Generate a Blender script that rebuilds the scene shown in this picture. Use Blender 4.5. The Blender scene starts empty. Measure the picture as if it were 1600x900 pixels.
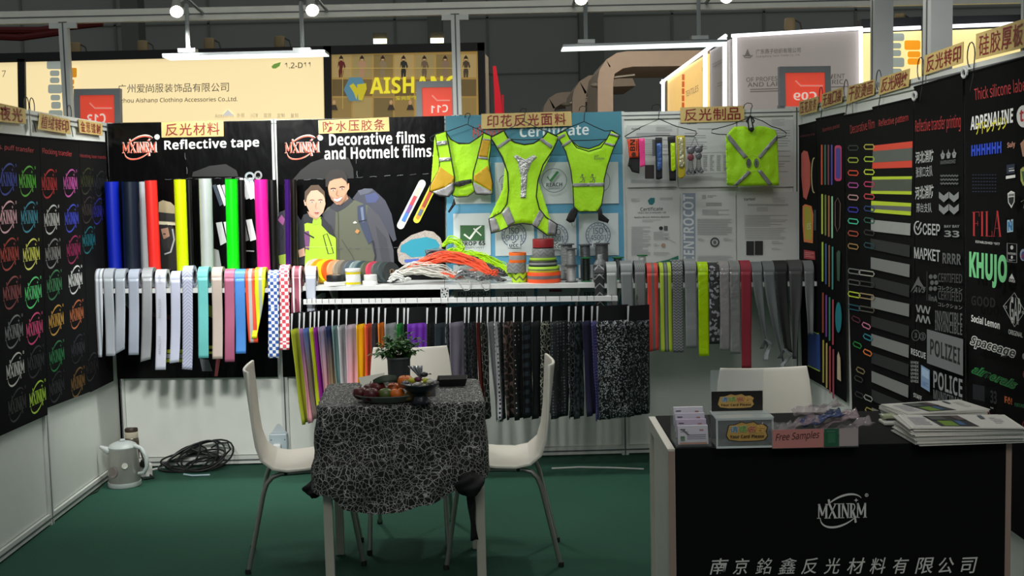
import bpy, bmesh, math, random
from mathutils import Vector, Matrix, noise
random.seed(11)
SC = bpy.context.scene
COL = SC.collection
# ---------------------------------------------------------------- camera
FOC, VPX, VPY, ROLL, CH = 1850.0, 766.0, 291.0, .0235, 1.59
dy = Vector(((VPX-800)/FOC, (VPY-450)/FOC, 1.0)).normalized()
ax = Vector((math.cos(ROLL), -math.sin(ROLL), 0)); ax = (ax - dy*ax.dot(dy)).normalized()
az = ax.cross(dy)
RW = Matrix((ax, dy, az))                      # camera-space (right, down, forward) -> world
cam_d = bpy.data.cameras.new('camera'); cam = bpy.data.objects.new('camera', cam_d); COL.objects.link(cam)
cam_d.sensor_width = 36; cam_d.lens = FOC/1600*36; cam_d.clip_end = 200
cx, cy, cz = RW @ Vector((1, 0, 0)), RW @ Vector((0, -1, 0)), RW @ Vector((0, 0, -1))
cam.matrix_world = Matrix(((cx.x, cy.x, cz.x, 0), (cx.y, cy.y, cz.y, 0), (cx.z, cy.z, cz.z, CH), (0, 0, 0, 1)))
SC.camera = cam
# ---------------------------------------------------------------- exposure, world, hall and fill light
SC.view_settings.view_transform = 'Standard'; SC.view_settings.look = 'None'
SC.view_settings.exposure = 0.0; SC.view_settings.gamma = 1; SC.view_settings.use_curve_mapping = False
WORLD_STRENGTH = .25
LEFT_STRIP, RIGHT_STRIP = 22.0, 4.0             # watts of the two LED strip lamps
YWALL, XRW = 6.83, 1.79
SPOT_W = [60, 60, 40, 20]                      # the four spotlights, left to right
w = bpy.data.worlds.new('hall'); SC.world = w; w.use_nodes = True
w.node_tree.nodes['Background'].inputs[0].default_value = (.52, .60, .62, 1)
w.node_tree.nodes['Background'].inputs[1].default_value = WORLD_STRENGTH
def lamp(name, kind, loc, target, energy, color=(1, 1, 1), **kw):
    l = bpy.data.lights.new(name, kind); l.energy = energy; l.color = color
    for k, v in kw.items(): setattr(l, k, v)
    o = bpy.data.objects.new(name, l); COL.objects.link(o); o.location = loc
    o.rotation_euler = (Vector(target)-Vector(loc)).to_track_quat('-Z', 'Y').to_euler()
    return o
KEY_W = [190, 172, 30, 34, 4, 140]
for i, (x, y, tg) in enumerate(((-1.75, 3.4, (-1.45, YWALL, .8)), (-1.0, 3.4, (-.95, YWALL, .9)), (-1.3, 4.6, (-1.2, YWALL, .9)), (-.3, 4.6, (-.3, YWALL, 1.1)), (.7, 4.6, (.6, YWALL, 1.1)), (-.1, 3.7, (XRW, 4.9, 1.45)))):   # spotlights on the stand's front beam
    lamp('front_spotlight', 'SPOT', (x, y, 2.75), tg, KEY_W[i], (1, .985, .95), spot_size=math.radians((50, 50, 62, 62, 62, 52)[i]), spot_blend=.7, shadow_soft_size=.13)
lamp('hall_fill_light', 'AREA', (-1.0, 3.6, 7.5), (-.6, 5.4, 0), 75, (1, .97, .9), shape='RECTANGLE', size=5, size_y=3)

lamp('hall_fill_light', 'AREA', (.6, -1.5, 5.5), (.9, 3.4, .4), 95, (1, .97, .93), shape='RECTANGLE', size=3, size_y=2)  # added fill lamp, unseen behind the camera, to brighten the counter front
# ---------------------------------------------------------------- pixel -> place (photo is 1600x900)
def ray(px, py): return RW @ Vector(((px-800)/FOC, (py-450)/FOC, 1.0))
O = Vector((0, 0, CH))
def PY(px, py, Y): d = ray(px, py); return O + d*(Y/d.y)
def PX(px, py, X): d = ray(px, py); return O + d*(X/d.x)
def PZ(px, py, Z): d = ray(px, py); return O + d*((Z-CH)/d.z)
def plY(Y): return lambda px, py, off=0: PY(px, py, Y-off)
def plX(X): return lambda px, py, off=0: PX(px, py, X-off if X > 0 else X+off)
YW, XL, XR = 6.83, -2.17, 1.79

# ---------------------------------------------------------------- materials
def lin(h):
    if not isinstance(h, str): return tuple(h)
    h = h.lstrip('#'); v = [int(h[i:i+2], 16)/255 for i in (0, 2, 4)]
    return tuple(x/12.92 if x <= .04045 else ((x+.055)/1.055)**2.4 for x in v)
MATS = {}
def nd(t, kind, **kw):
    n = t.nodes.new(kind)
    for k, v in kw.items():
        if k.startswith('i_'): n.inputs[k[2:].replace('_', ' ')].default_value = v
        else: setattr(n, k, v)
    return n
def M(col, rough=.6, metal=0, bump=0, bs=40, var=.08, vs=12, emit=0, trans=0, spec=.5, alpha=1, key=None, stretch=None):
    k = key or ('m', str(col), rough, metal, bump, bs, var, emit, trans, spec, alpha, str(stretch))
    if k in MATS: return MATS[k]
    m = bpy.data.materials.new('material_%03d' % len(MATS)); m.use_nodes = True; MATS[k] = m
    t = m.node_tree; b = t.nodes['Principled BSDF']; c = lin(col)
    b.inputs['Roughness'].default_value = rough; b.inputs['Metallic'].default_value = metal
    b.inputs['Specular IOR Level'].default_value = spec
    b.inputs['Transmission Weight'].default_value = trans; b.inputs['Alpha'].default_value = alpha
    b.inputs['Base Color'].default_value = (*c, 1)
    tc = nd(t, 'ShaderNodeTexCoord'); src = tc.outputs['Object']
    if stretch:
        mp = nd(t, 'ShaderNodeMapping'); mp.inputs['Scale'].default_value = stretch
        t.links.new(src, mp.inputs[0]); src = mp.outputs[0]
    if var:
        n = nd(t, 'ShaderNodeTexNoise'); n.inputs['Scale'].default_value = vs; t.links.new(src, n.inputs['Vector'])
        mx = nd(t, 'ShaderNodeMix', data_type='RGBA'); mx.inputs[6].default_value = (*[x*(1-var) for x in c], 1)
        mx.inputs[7].default_value = (*[min(1, x*(1+var)) for x in c], 1)
        t.links.new(n.outputs['Fac'], mx.inputs[0]); t.links.new(mx.outputs[2], b.inputs['Base Color'])
    if bump:
        n = nd(t, 'ShaderNodeTexNoise'); n.inputs['Scale'].default_value = bs; n.inputs['Detail'].default_value = 3
        t.links.new(src, n.inputs['Vector'])
        bp = nd(t, 'ShaderNodeBump'); bp.inputs['Strength'].default_value = bump; bp.inputs['Distance'].default_value = .02
        t.links.new(n.outputs['Fac'], bp.inputs['Height']); t.links.new(bp.outputs[0], b.inputs['Normal'])
    if emit:
        b.inputs['Emission Color'].default_value = (*c, 1); b.inputs['Emission Strength'].default_value = emit
    return m
def pattern(key, base, ink, kind, scale=60, cut=.05, rough=.6, metal=0, stretch=(1, 1, 1), warp=0, soft=.02, zig=.006):
    """two-colour procedural print: voronoi edges / cells, checks, waves, chevrons, dots"""
    if key in MATS: return MATS[key]
    m = M(base, rough, metal, var=0, key=key); t = m.node_tree; b = t.nodes['Principled BSDF']
    tc = nd(t, 'ShaderNodeTexCoord'); mp = nd(t, 'ShaderNodeMapping'); mp.inputs['Scale'].default_value = stretch
    t.links.new(tc.outputs['Object'], mp.inputs[0]); src = mp.outputs[0]
    if warp:
        n = nd(t, 'ShaderNodeTexNoise'); n.inputs['Scale'].default_value = scale*.35; t.links.new(src, n.inputs['Vector'])
        sc = nd(t, 'ShaderNodeVectorMath', operation='SCALE'); sc.inputs[3].default_value = warp
        ad = nd(t, 'ShaderNodeVectorMath', operation='ADD'); t.links.new(n.outputs['Color'], sc.inputs[0])
        t.links.new(src, ad.inputs[0]); t.links.new(sc.outputs[0], ad.inputs[1]); src = ad.outputs[0]
    if kind in ('edge', 'cell', 'dot'):
        v = nd(t, 'ShaderNodeTexVoronoi', feature='DISTANCE_TO_EDGE' if kind == 'edge' else 'F1')
        v.inputs['Scale'].default_value = scale; t.links.new(src, v.inputs['Vector'])
        if kind == 'dot': v.inputs['Randomness'].default_value = .25
        out = v.outputs['Distance']
        if kind == 'cell':
            sp = nd(t, 'ShaderNodeSeparateColor'); t.links.new(v.outputs['Color'], sp.inputs[0]); out = sp.outputs[0]
    elif kind == 'check':
        v = nd(t, 'ShaderNodeTexChecker'); v.inputs['Scale'].default_value = scale; t.links.new(src, v.inputs['Vector']); out = v.outputs['Fac']
    elif kind == 'chevron':                     # zigzag in x/z
        s = nd(t, 'ShaderNodeSeparateXYZ'); t.links.new(src, s.inputs[0])
        pp = nd(t, 'ShaderNodeMath', operation='PINGPONG'); pp.inputs[1].default_value = zig; t.links.new(s.outputs[0], pp.inputs[0])
        ad = nd(t, 'ShaderNodeMath', operation='ADD'); t.links.new(pp.outputs[0], ad.inputs[0]); t.links.new(s.outputs[2], ad.inputs[1])
        p2 = nd(t, 'ShaderNodeMath', operation='PINGPONG'); p2.inputs[1].default_value = 1/scale; t.links.new(ad.outputs[0], p2.inputs[0])
        ml = nd(t, 'ShaderNodeMath', operation='MULTIPLY'); ml.inputs[1].default_value = scale; t.links.new(p2.outputs[0], ml.inputs[0]); out = ml.outputs[0]
    else:                                       # noise blotches
        v = nd(t, 'ShaderNodeTexNoise'); v.inputs['Scale'].default_value = scale; v.inputs['Detail'].default_value = 4
        t.links.new(src, v.inputs['Vector']); out = v.outputs['Fac']
    r = nd(t, 'ShaderNodeMapRange'); r.inputs['From Min'].default_value = cut-soft; r.inputs['From Max'].default_value = cut+soft
    t.links.new(out, r.inputs[0])
    mx = nd(t, 'ShaderNodeMix', data_type='RGBA'); mx.inputs[6].default_value = (*lin(ink), 1); mx.inputs[7].default_value = (*lin(base), 1)
    t.links.new(r.outputs[0], mx.inputs[0]); t.links.new(mx.outputs[2], b.inputs['Base Color'])
    return m
def gradient(key, top, bot, z0, z1, rough=.7):
    """cloth dyed from one colour to another down its length (object space z)"""
    m = M(top, rough, var=0, key=key); t = m.node_tree; b = t.nodes['Principled BSDF']
    tc = nd(t, 'ShaderNodeTexCoord'); s = nd(t, 'ShaderNodeSeparateXYZ'); t.links.new(tc.outputs['Object'], s.inputs[0])
    r = nd(t, 'ShaderNodeMapRange'); r.inputs['From Min'].default_value = -z1; r.inputs['From Max'].default_value = -z0
    t.links.new(s.outputs[2], r.inputs[0])
    mx = nd(t, 'ShaderNodeMix', data_type='RGBA'); mx.inputs[6].default_value = (*lin(bot), 1); mx.inputs[7].default_value = (*lin(top), 1)
    t.links.new(r.outputs[0], mx.inputs[0]); t.links.new(mx.outputs[2], b.inputs['Base Color'])
    return m

# ---------------------------------------------------------------- mesh building
ORG = {}                                        # world origin of each object built here
class MB:
    def __init__(s): s.v, s.f, s.m = [], [], []
    def add(s, vs, fs, mi=0):
        o = len(s.v); s.v += [Vector(p) for p in vs]; s.f += [[i+o for i in f] for f in fs]; s.m += [mi]*len(fs); return s
    def box(s, a, b, mi=0, rot=None, piv=None):
        x0, y0, z0 = a; x1, y1, z1 = b
        vs = [Vector(p) for p in ((x0,y0,z0),(x1,y0,z0),(x1,y1,z0),(x0,y1,z0),(x0,y0,z1),(x1,y0,z1),(x1,y1,z1),(x0,y1,z1))]
        if rot: c = Vector(piv) if piv else sum(vs, Vector())/8; vs = [c + rot @ (p-c) for p in vs]
        return s.add(vs, [(0,3,2,1),(4,5,6,7),(0,1,5,4),(1,2,6,5),(2,3,7,6),(3,0,4,7)], mi)
    def tube(s, pts, r, n=8, closed=False, mi=0, cap=True):
        pts = [Vector(p) for p in pts]; k = len(pts); rs = r if isinstance(r, (list, tuple)) else [r]*k
        vs = []; up = None
        for i, p in enumerate(pts):
            d = ((pts[(i+1) % k] if closed or i < k-1 else p) - (pts[i-1] if closed or i > 0 else p))
            if d.length < 1e-9: d = Vector((0, 0, 1))
            d.normalize()
            if up is None: up = Vector((0, 0, 1)) if abs(d.z) < .9 else Vector((1, 0, 0))
            a = (up - d*up.dot(d))
            if a.length < 1e-5: a = d.orthogonal()
            a.normalize(); b = d.cross(a); up = a
            vs += [p + (a*math.cos(q)+b*math.sin(q))*rs[i] for q in [2*math.pi*j/n for j in range(n)]]
        fs = []
        for i in range(k if closed else k-1):
            i2 = (i+1) % k
            fs += [(i*n+j, i*n+(j+1) % n, i2*n+(j+1) % n, i2*n+j) for j in range(n)]
        if cap and not closed: fs += [tuple(range(n))[::-1], tuple(range((k-1)*n, k*n))]
        return s.add(vs, fs, mi)
    def lathe(s, prof, n=24, mat=None, mi=0, closed=False):
        """revolve (r, z) about local z; closed: profile is a loop"""
        mat = mat or Matrix(); vs = []; k = len(prof)
        for r, z in prof: vs += [mat @ Vector((r*math.cos(2*math.pi*j/n), r*math.sin(2*math.pi*j/n), z)) for j in range(n)]
        fs = []
        for i in range(k if closed else k-1):
            i2 = (i+1) % k
            fs += [(i*n+j, i*n+(j+1) % n, i2*n+(j+1) % n, i2*n+j) for j in range(n)]
        if not closed:
            if prof[0][0] > 1e-6: fs.append(tuple(range(n))[::-1])
            if prof[-1][0] > 1e-6: fs.append(tuple(range((k-1)*n, k*n)))
        return s.add(vs, fs, mi)
    def poly(s, pts, mi=0): return s.add(pts, [tuple(range(len(pts)))], mi)
    def prism(s, pts, vec, mi=0):
        k = len(pts); vec = Vector(vec); pts = [Vector(p) for p in pts]
        return s.add(pts+[p+vec for p in pts], [tuple(range(k)), tuple(range(k, 2*k))[::-1]] + [(i, i+k, (i+1) % k+k, (i+1) % k) for i in range(k)], mi)
    def grid(s, fn, nu, nv, mi=0, cu=False):
        nuu = nu if cu else nu+1
        vs = [fn(i/nu, j/nv) for j in range(nv+1) for i in range(nuu)]
        fs = [(j*nuu+i, j*nuu+(i+1) % nuu, (j+1)*nuu+(i+1) % nuu, (j+1)*nuu+i) for j in range(nv) for i in range(nu)]
        return s.add(vs, fs, mi)
    def sphere(s, c, r, n=14, m=9, sc=(1, 1, 1), mi=0, rot=None):
        c = Vector(c); rot = rot or Matrix.Identity(3)
        return s.grid(lambda u, v: c + rot @ Vector((r*sc[0]*math.sin(math.pi*v)*math.cos(2*math.pi*u), r*sc[1]*math.sin(math.pi*v)*math.sin(2*math.pi*u), r*sc[2]*math.cos(math.pi*v))), n, m, mi, cu=True)
    def build(s, name, mats, parent=None, smooth=True, solid=0, bevel=0, ang=38):
        mats = mats if isinstance(mats, (list, tuple)) else [mats]
        if parent is not None: org = ORG[parent.name]
        else:
            lo = [min(p[i] for p in s.v) for i in range(3)]; hi = [max(p[i] for p in s.v) for i in range(3)]
            org = Vector(((lo[0]+hi[0])/2, (lo[1]+hi[1])/2, lo[2]))
        me = bpy.data.meshes.new(name); me.from_pydata([p-org for p in s.v], [], s.f)
        for mt in mats: me.materials.append(mt)
        me.polygons.foreach_set('material_index', s.m)
        bm = bmesh.new(); bm.from_mesh(me); bmesh.ops.remove_doubles(bm, verts=bm.verts, dist=1e-6) if len(s.v) < 20000 else None
        bmesh.ops.recalc_face_normals(bm, faces=bm.faces); bm.to_mesh(me); bm.free()
        if smooth: me.shade_smooth(); me.set_sharp_from_angle(angle=math.radians(ang))
        o = bpy.data.objects.new(name, me); COL.objects.link(o)
        if parent is not None: o.parent = parent
        else: o.location = org
        ORG[o.name] = org
        if solid: q = o.modifiers.new('solid', 'SOLIDIFY'); q.thickness = solid; q.offset = 0
        if bevel: q = o.modifiers.new('bevel', 'BEVEL'); q.width = bevel; q.segments = 2; q.limit_method = 'ANGLE'
        return o
def tag(o, label, cat, group=None):
    o['label'] = label; o['category'] = cat
    if group: o['group'] = group
    return o
def thing(name, label, cat, loc, group=None):
    o = bpy.data.objects.new(name, None); COL.objects.link(o); o.location = loc; o.empty_display_size = .05
    ORG[o.name] = Vector(loc); return tag(o, label, cat, group)
def struct(o): o['kind'] = 'structure'; return o
def B(a, b): return MB().box(a, b)

# lettering: glyph outlines turned into mesh faces
TXT = {}
def sans(body, heavy):
    """latin letters in the plain or the heavy sans cut of the built-in font set"""
    U, L, D = (0x1D5D4, 0x1D5EE, 0x1D7EC) if heavy else (0x1D5A0, 0x1D5BA, 0x1D7E2)
    return ''.join(chr(U+ord(c)-65) if 'A' <= c <= 'Z' else chr(L+ord(c)-97) if 'a' <= c <= 'z' else chr(D+ord(c)-48) if '0' <= c <= '9' else c for c in body)
def glyphs(body, bold=0.0, shear=0):
    k = (body, bold, shear)
    if body.isascii(): heavy = bold >= .015; body = sans(body, heavy); bold = max(0, bold-.025) if heavy else bold
    if k not in TXT:
        c = bpy.data.curves.new('t', 'FONT'); c.body = body; c.resolution_u = 3; c.offset = bold; c.shear = shear
        o = bpy.data.objects.new('t', c); me = o.to_mesh()
        vs = [v.co.copy() for v in me.vertices]; fs = [tuple(p.vertices) for p in me.polygons]
        o.to_mesh_clear(); bpy.data.objects.remove(o); bpy.data.curves.remove(c)
        xs = [v.x for v in vs]; ys = [v.y for v in vs]; x0, x1, y0, y1 = min(xs), max(xs), min(ys), max(ys)
        TXT[k] = ([((v.x-x0)/(x1-x0), (v.y-y0)/(y1-y0)) for v in vs], fs)
    return TXT[k]
class Art:
    """flat printing on a wall plane, drawn in photo coordinates; cv turns zoomed-crop units into photo pixels"""
    def __init__(s, plane, cv=None, off=.0025): s.pl, s.cv, s.k, s.mb, s.mats = plane, cv or (lambda u, v: (u, v)), off, MB(), []
    emit = 0; ops = None
    def mi(s, col, rough=.55):
        m = col if isinstance(col, bpy.types.Material) else M(col, rough, var=.03, emit=s.emit)
        if m not in s.mats: s.mats.append(m)
        return s.mats.index(m)
    def p(s, u, v): return s.pl(*s.cv(u, v), s.k)
    def up(s, d=.0004):
        s.k += d; s.ops = s.ops or []; v0, f0 = (s.ops[-1][1], s.ops[-1][3]) if s.ops else (0, 0)
        if len(s.mb.v) > v0: s.ops.append((v0, len(s.mb.v), f0, len(s.mb.f)))
        return s
    def poly(s, pts, col): s.mb.poly([s.p(*q) for q in pts], s.mi(col)); return s.up()
    def rect(s, x0, y0, x1, y1, col): return s.poly([(x0, y0), (x1, y0), (x1, y1), (x0, y1)], col)
    def ell(s, x, y, rx, ry, col, n=28, rot=0):
        c, q = math.cos(rot), math.sin(rot)
        return s.poly([(x+rx*math.cos(a)*c-ry*math.sin(a)*q, y+rx*math.cos(a)*q+ry*math.sin(a)*c) for a in [2*math.pi*i/n for i in range(n)]], col)
    def line(s, pts, w, col, closed=False):
        pts = [Vector((*q, 0)) for q in pts]; k = len(pts); L = []; Rr = []
        for i, q in enumerate(pts):
            d = (pts[(i+1) % k] if closed or i < k-1 else q) - (pts[i-1] if closed or i > 0 else q); d.normalize()
            nn = Vector((-d.y, d.x, 0)); ww = w if not isinstance(w, (list, tuple)) else w[i]
            L.append(s.p(q.x+nn.x*ww/2, q.y+nn.y*ww/2)); Rr.append(s.p(q.x-nn.x*ww/2, q.y-nn.y*ww/2))
        m = s.mi(col)
        for i in range(k if closed else k-1):
            j = (i+1) % k; s.mb.poly([L[i], L[j], Rr[j], Rr[i]], m)
        return s.up()
    def ring(s, x, y, rx, ry, w, col, a0=0, a1=360, n=32):
        cl = (a1-a0) >= 360
        return s.line([(x+rx*math.cos(math.radians(a)), y+ry*math.sin(math.radians(a))) for a in [a0+(a1-a0)*i/n for i in range(n if cl else n+1)]], w, col, cl)
    def text(s, body, bl, br, tl, col, bold=0, shear=0):
        vs, fs = glyphs(body, bold, shear); a, b, c = s.p(*bl), s.p(*br), s.p(*tl)
        s.mb.add([a+(b-a)*u+(c-a)*v for u, v in vs], fs, s.mi(col)); return s.up()
    def bars(s, x0, y0, x1, y1, n, col, fill=.45, seed=0, sl=0):
        rr = random.Random(seed); h = (y1-y0)/n
        for i in range(n):
            xe = x1 - (x1-x0)*rr.choice((0, 0, .05, .12, .4)); yy = y0+i*h
            s.mb.poly([s.p(x0, yy), s.p(xe, yy+sl*(xe-x0)), s.p(xe, yy+h*fill+sl*(xe-x0)), s.p(x0, yy+h*fill)], s.mi(col))
        return s.up()
    def build(s, name, parent, split=False):
        if not split: return s.mb.build(name, s.mats, parent, smooth=False)
        F = []; root = list(range(len(s.ops)))       # prints that overlap or touch belong together; each separate print is a part
        def find(i):
            while root[i] != i: i = root[i]
            return i
        g = .002 if split is True else split
        for (v0, v1, f0, f1) in s.ops: F.append(([min(p[k] for p in s.mb.v[v0:v1])-g for k in range(3)], [max(p[k] for p in s.mb.v[v0:v1])+g for k in range(3)]))
        for i in range(len(F)):
            for j in range(i):
                if all(F[i][0][k] <= F[j][1][k] and F[j][0][k] <= F[i][1][k] for k in range(3)): root[find(i)] = find(j)
        for r in sorted({find(i) for i in range(len(F))}):
            mb = MB()
            for i, (v0, v1, f0, f1) in enumerate(s.ops):
                if find(i) == r:
                    o = len(mb.v); mb.v += s.mb.v[v0:v1]; mb.f += [[q-v0+o for q in f] for f in s.mb.f[f0:f1]]; mb.m += s.mb.m[f0:f1]
            us = sorted(set(mb.m)); mb.m = [us.index(q) for q in mb.m]; mb.build(name, [s.mats[q] for q in us], parent, smooth=False)
def crop(x, y, k): return lambda u, v: (x+u/k, y+v/k)

# the maker's logo: condensed serif letters inside an orbit, unit width, centred
def logo_geo():
    vs, fs = [], []
    def quad(a, b, c, d): o = len(vs); vs.extend((a, b, c, d)); fs.append((o, o+1, o+2, o+3))
    def stroke(pts, wd):
        for (x0, y0), (x1, y1) in zip(pts, pts[1:]):
            dx, dy_ = x1-x0, y1-y0; L = math.hypot(dx, dy_); nx, ny = -dy_/L*wd/2, dx/L*wd/2
            quad((x0+nx, y0+ny), (x1+nx, y1+ny), (x1-nx, y1-ny), (x0-nx, y0-ny))
    h = .15; T, t = .040, .021
    def stem(x, y0=-h, y1=h, wd=T): stroke([(x, y0), (x, y1)], wd)
    def serif(x, y, wd=.075): stroke([(x-wd/2, y), (x+wd/2, y)], .014)
    def Mx(x):
        stem(x, wd=t); stem(x+.15); stroke([(x, h), (x+.075, -.09)], T); stroke([(x+.075, -.09), (x+.15, h)], t)
        for q in (x, x+.15): serif(q, -h+.006)
    Mx(-.46)
    stroke([(-.26, .24), (-.25, h), (-.12, -h)], .042); stroke([(-.12, h), (-.26, -h)], t); serif(-.12, h-.006); serif(-.26, -h+.006); serif(-.12, -h+.006)
    stem(-.05); serif(-.05, h-.006); serif(-.05, -h+.006)
    stem(.015, wd=t); stem(.13, wd=t); stroke([(.015, h), (.13, -h)], T); serif(.015, -h+.006); serif(.13, h-.006); serif(.015, h-.006)
    stem(.19); stroke([(.19, h-.01), (.25, h-.02), (.265, .07), (.24, 0), (.19, 0)], t); stroke([(.22, 0), (.275, -.19), (.28, -.25)], .04); serif(.19, -h+.006)
    Mx(.32)
    def arc(a0, a1, w0):
        n = 22; P = []
        for i in range(n+1):
            a = math.radians(a0+(a1-a0)*i/n); x, y = .47*math.cos(a), .275*math.sin(a); r = .53
            P.append((x*math.cos(r)-y*math.sin(r), x*math.sin(r)+y*math.cos(r), w0*(.25+math.sin(math.pi*i/n))))
        for i in range(n):
            (x0, y0, wa), (x1, y1, wb) = P[i], P[i+1]; dx, dy_ = x1-x0, y1-y0; L = math.hypot(dx, dy_); nx, ny = -dy_/L, dx/L
            quad((x0+nx*wa/2, y0+ny*wa/2), (x1+nx*wb/2, y1+ny*wb/2), (x1-nx*wb/2, y1-ny*wb/2), (x0-nx*wa/2, y0-ny*wa/2))
    arc(4, 120, .034); arc(160, 296, .034)
    for a in range(4):                          # star
        c, s_ = math.cos(a*math.pi/2), math.sin(a*math.pi/2)
        quad((.29, .21), (.29+.012*c-.012*s_, .21+.012*s_+.012*c), (.29+.045*c, .21+.045*s_), (.29+.012*c+.012*s_, .21+.012*s_-.012*c))
    n = 16                                      # registered mark: ring and R
    for i in range(n):
        a, b = 2*math.pi*i/n, 2*math.pi*(i+1)/n
        quad((.5+.036*math.cos(a), .31+.036*math.sin(a)), (.5+.036*math.cos(b), .31+.036*math.sin(b)), (.5+.026*math.cos(b), .31+.026*math.sin(b)), (.5+.026*math.cos(a), .31+.026*math.sin(a)))
    stroke([(.49, .29), (.49, .33), (.508, .326), (.508, .312), (.49, .31)], .007); stroke([(.497, .31), (.511, .29)], .007)
    return vs, fs
LG = logo_geo()
LOGO_ME = {}
def logo(parent, center, wdir, width, mat, off=Vector((0, 0, 0))):
    """one printed logo as its own small mesh, centred on a wall point"""
    key = tuple(round(x, 3) for x in (*wdir, width))
    if key not in LOGO_ME:
        me = bpy.data.meshes.new('logo'); me.from_pydata([Vector(wdir)*x*width + Vector((0, 0, 1))*y*width for x, y in LG[0]], [], LG[1])
        me.materials.append(M('#ffffff')); LOGO_ME[key] = me
    o = bpy.data.objects.new('logo', LOGO_ME[key]); COL.objects.link(o); o.parent = parent
    o.location = center + off - ORG[parent.name]; ORG[o.name] = center+off
    o.material_slots[0].link = 'OBJECT'; o.material_slots[0].material = mat
    return o
WHITE = M('#e9ebe6', .45); ALU = M('#a9adab', .38, .85, var=.05); ALUD = M('#70757a', .4, .7)
PANEL = M('#dfe3dc', .5, var=.03); BLACK = M('#0b0b0c', .55); WIRE = M('#2b2d30', .35, .8); CHROME = M('#a9a8a2', .3, .75)
VINYL = M('#050506', .2, spec=.22, bump=.35, bs=7, var=0, stretch=(1, 1, .4)); CLOTHBLK = M('#050506', .85, bump=.10, bs=8, spec=.12)
# ================================================================ THE SETTING
m = MB().box((XL-.05, 1.6, -.02), (XR+.06, YW+.06, 0)); 
floor = struct(m.build('floor', M('#0a4231', .92, bump=.25, bs=160, var=.14, vs=3), smooth=False))
struct(MB().box((-30, -3, -.06), (30, 40, -.025)).build('floor_hall', M('#4b4c4a', .7), smooth=False))
def zwall(x): return 2.0
mb = MB(); posts = [XL, -1.225, -.19, .755, XR-.02]
for a, b in zip(posts, posts[1:]): mb.box((a, YW+.015, .06), (b, YW+.035, 1.955))
for x in posts: mb.box((x-.02, YW, 0), (x+.02, YW+.05, 2.0), 1); mb.box((x-.004, YW-.001, 0), (x+.004, YW, 2.0), 2)
mb.box((XL, YW+.002, 1.955), (XR, YW+.045, 1.995), 1); mb.box((XL, YW-.0005, 1.972), (XR, YW+.002, 1.978), 2)
mb.box((XL, YW+.002, .01), (XR, YW+.045, .055), 1); mb.box((XL, YW-.0005, .028), (XR, YW+.002, .036), 2)
struct(mb.build('wall_back', [PANEL, M('#cdd1cb', .45, .05), M('#55585a', .5)], smooth=False))
def sidewall(name, X, s, ys, y_end):
    mb = MB(); lo, hi = sorted((X+s*.015, X+s*.035))
    for a, b in zip(ys, ys[1:]): mb.box((lo, b, .06), (hi, a, 1.955))
    for y in ys:
        mb.box((min(X, X+s*.05), y-.02, 0), (max(X, X+s*.05), y+.02, 2.0), 1)
        mb.box((min(X, X-s*.001), y-.004, 0), (max(X, X-s*.001), y+.004, 2.0), 2)
    lo, hi = sorted((X+s*.002, X+s*.045))
    for z in (.01, 1.955):
        mb.box((lo, ys[-1], z), (hi, ys[0], z+.045), 1); mb.box((min(X, X+s*.003)-.0005, ys[-1], z+.018), (max(X, X+s*.003)+.0005, ys[0], z+.026), 2)
    return struct(mb.build(name, [PANEL, M('#cdd1cb', .45, .05), M('#55585a', .5)], smooth=False))
sidewall('wall_left', XL, -1, [YW+.02, 5.69, 4.7, 3.7], 3.7)
sidewall('wall_right', XR, 1, [YW+.02, 5.84, 4.86, 3.9, 2.9], 2.9)
# overhead frame of the stand
t = thing('overhead_truss', 'grey aluminium frame beam running above the back wall on two posts', 'frame', (-.2, YW+.02, 2.0))
bl, br = PY(-60, 24, YW), PY(960, 5, YW)
mb = MB(); mb.box((bl.x, YW-.0, 2.565), (br.x+3.2, YW+.045, 2.635)); mb.box((bl.x, YW-.002, 2.595), (br.x+3.2, YW, 2.602), 1)
mb.build('beam', [M('#cfcfc4', .45, .1), M('#55585a', .5)], t, smooth=False)
for px in (101, 713):
    x = PY(px, 100, YW).x; mb = MB(); mb.box((x-.024, YW+.0, 1.0 if px < 200 else 2.0), (x+.024, YW+.046, 2.57)); mb.box((x-.004, YW-.001, 2.0), (x+.004, YW, 2.57), 1)
    for q in (-1, 1): mb.box((x+q*.05-.026, YW-.002, 2.535), (x+q*.05+.026, YW+.02, 2.565))
    mb.build('post', [M('#c2c5c0', .45, .1), M('#55585a', .5)], t, smooth=False)
for px, yy, lb in ((1364, 5.55, 'thinner grey aluminium post rising behind the far end of the right wall'), (1452, 4.86, 'wide grey aluminium post rising above the right wall signs'), (1596, 3.97, 'grey perforated post at the top right corner of the photo')):
    wdt = .03 if px != 1452 else .045; mb = MB(); mb.box((XR+.002, yy-wdt, 2.0), (XR+.09, yy+wdt, 2.9)); mb.box((XR+.0, yy-.006, 2.0), (XR+.002, yy+.006, 2.9), 1)
    tag(mb.build('aluminium_post', [M('#b5b8b6', .45, .1), M('#45484a', .5)], smooth=False), lb, 'post')
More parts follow.
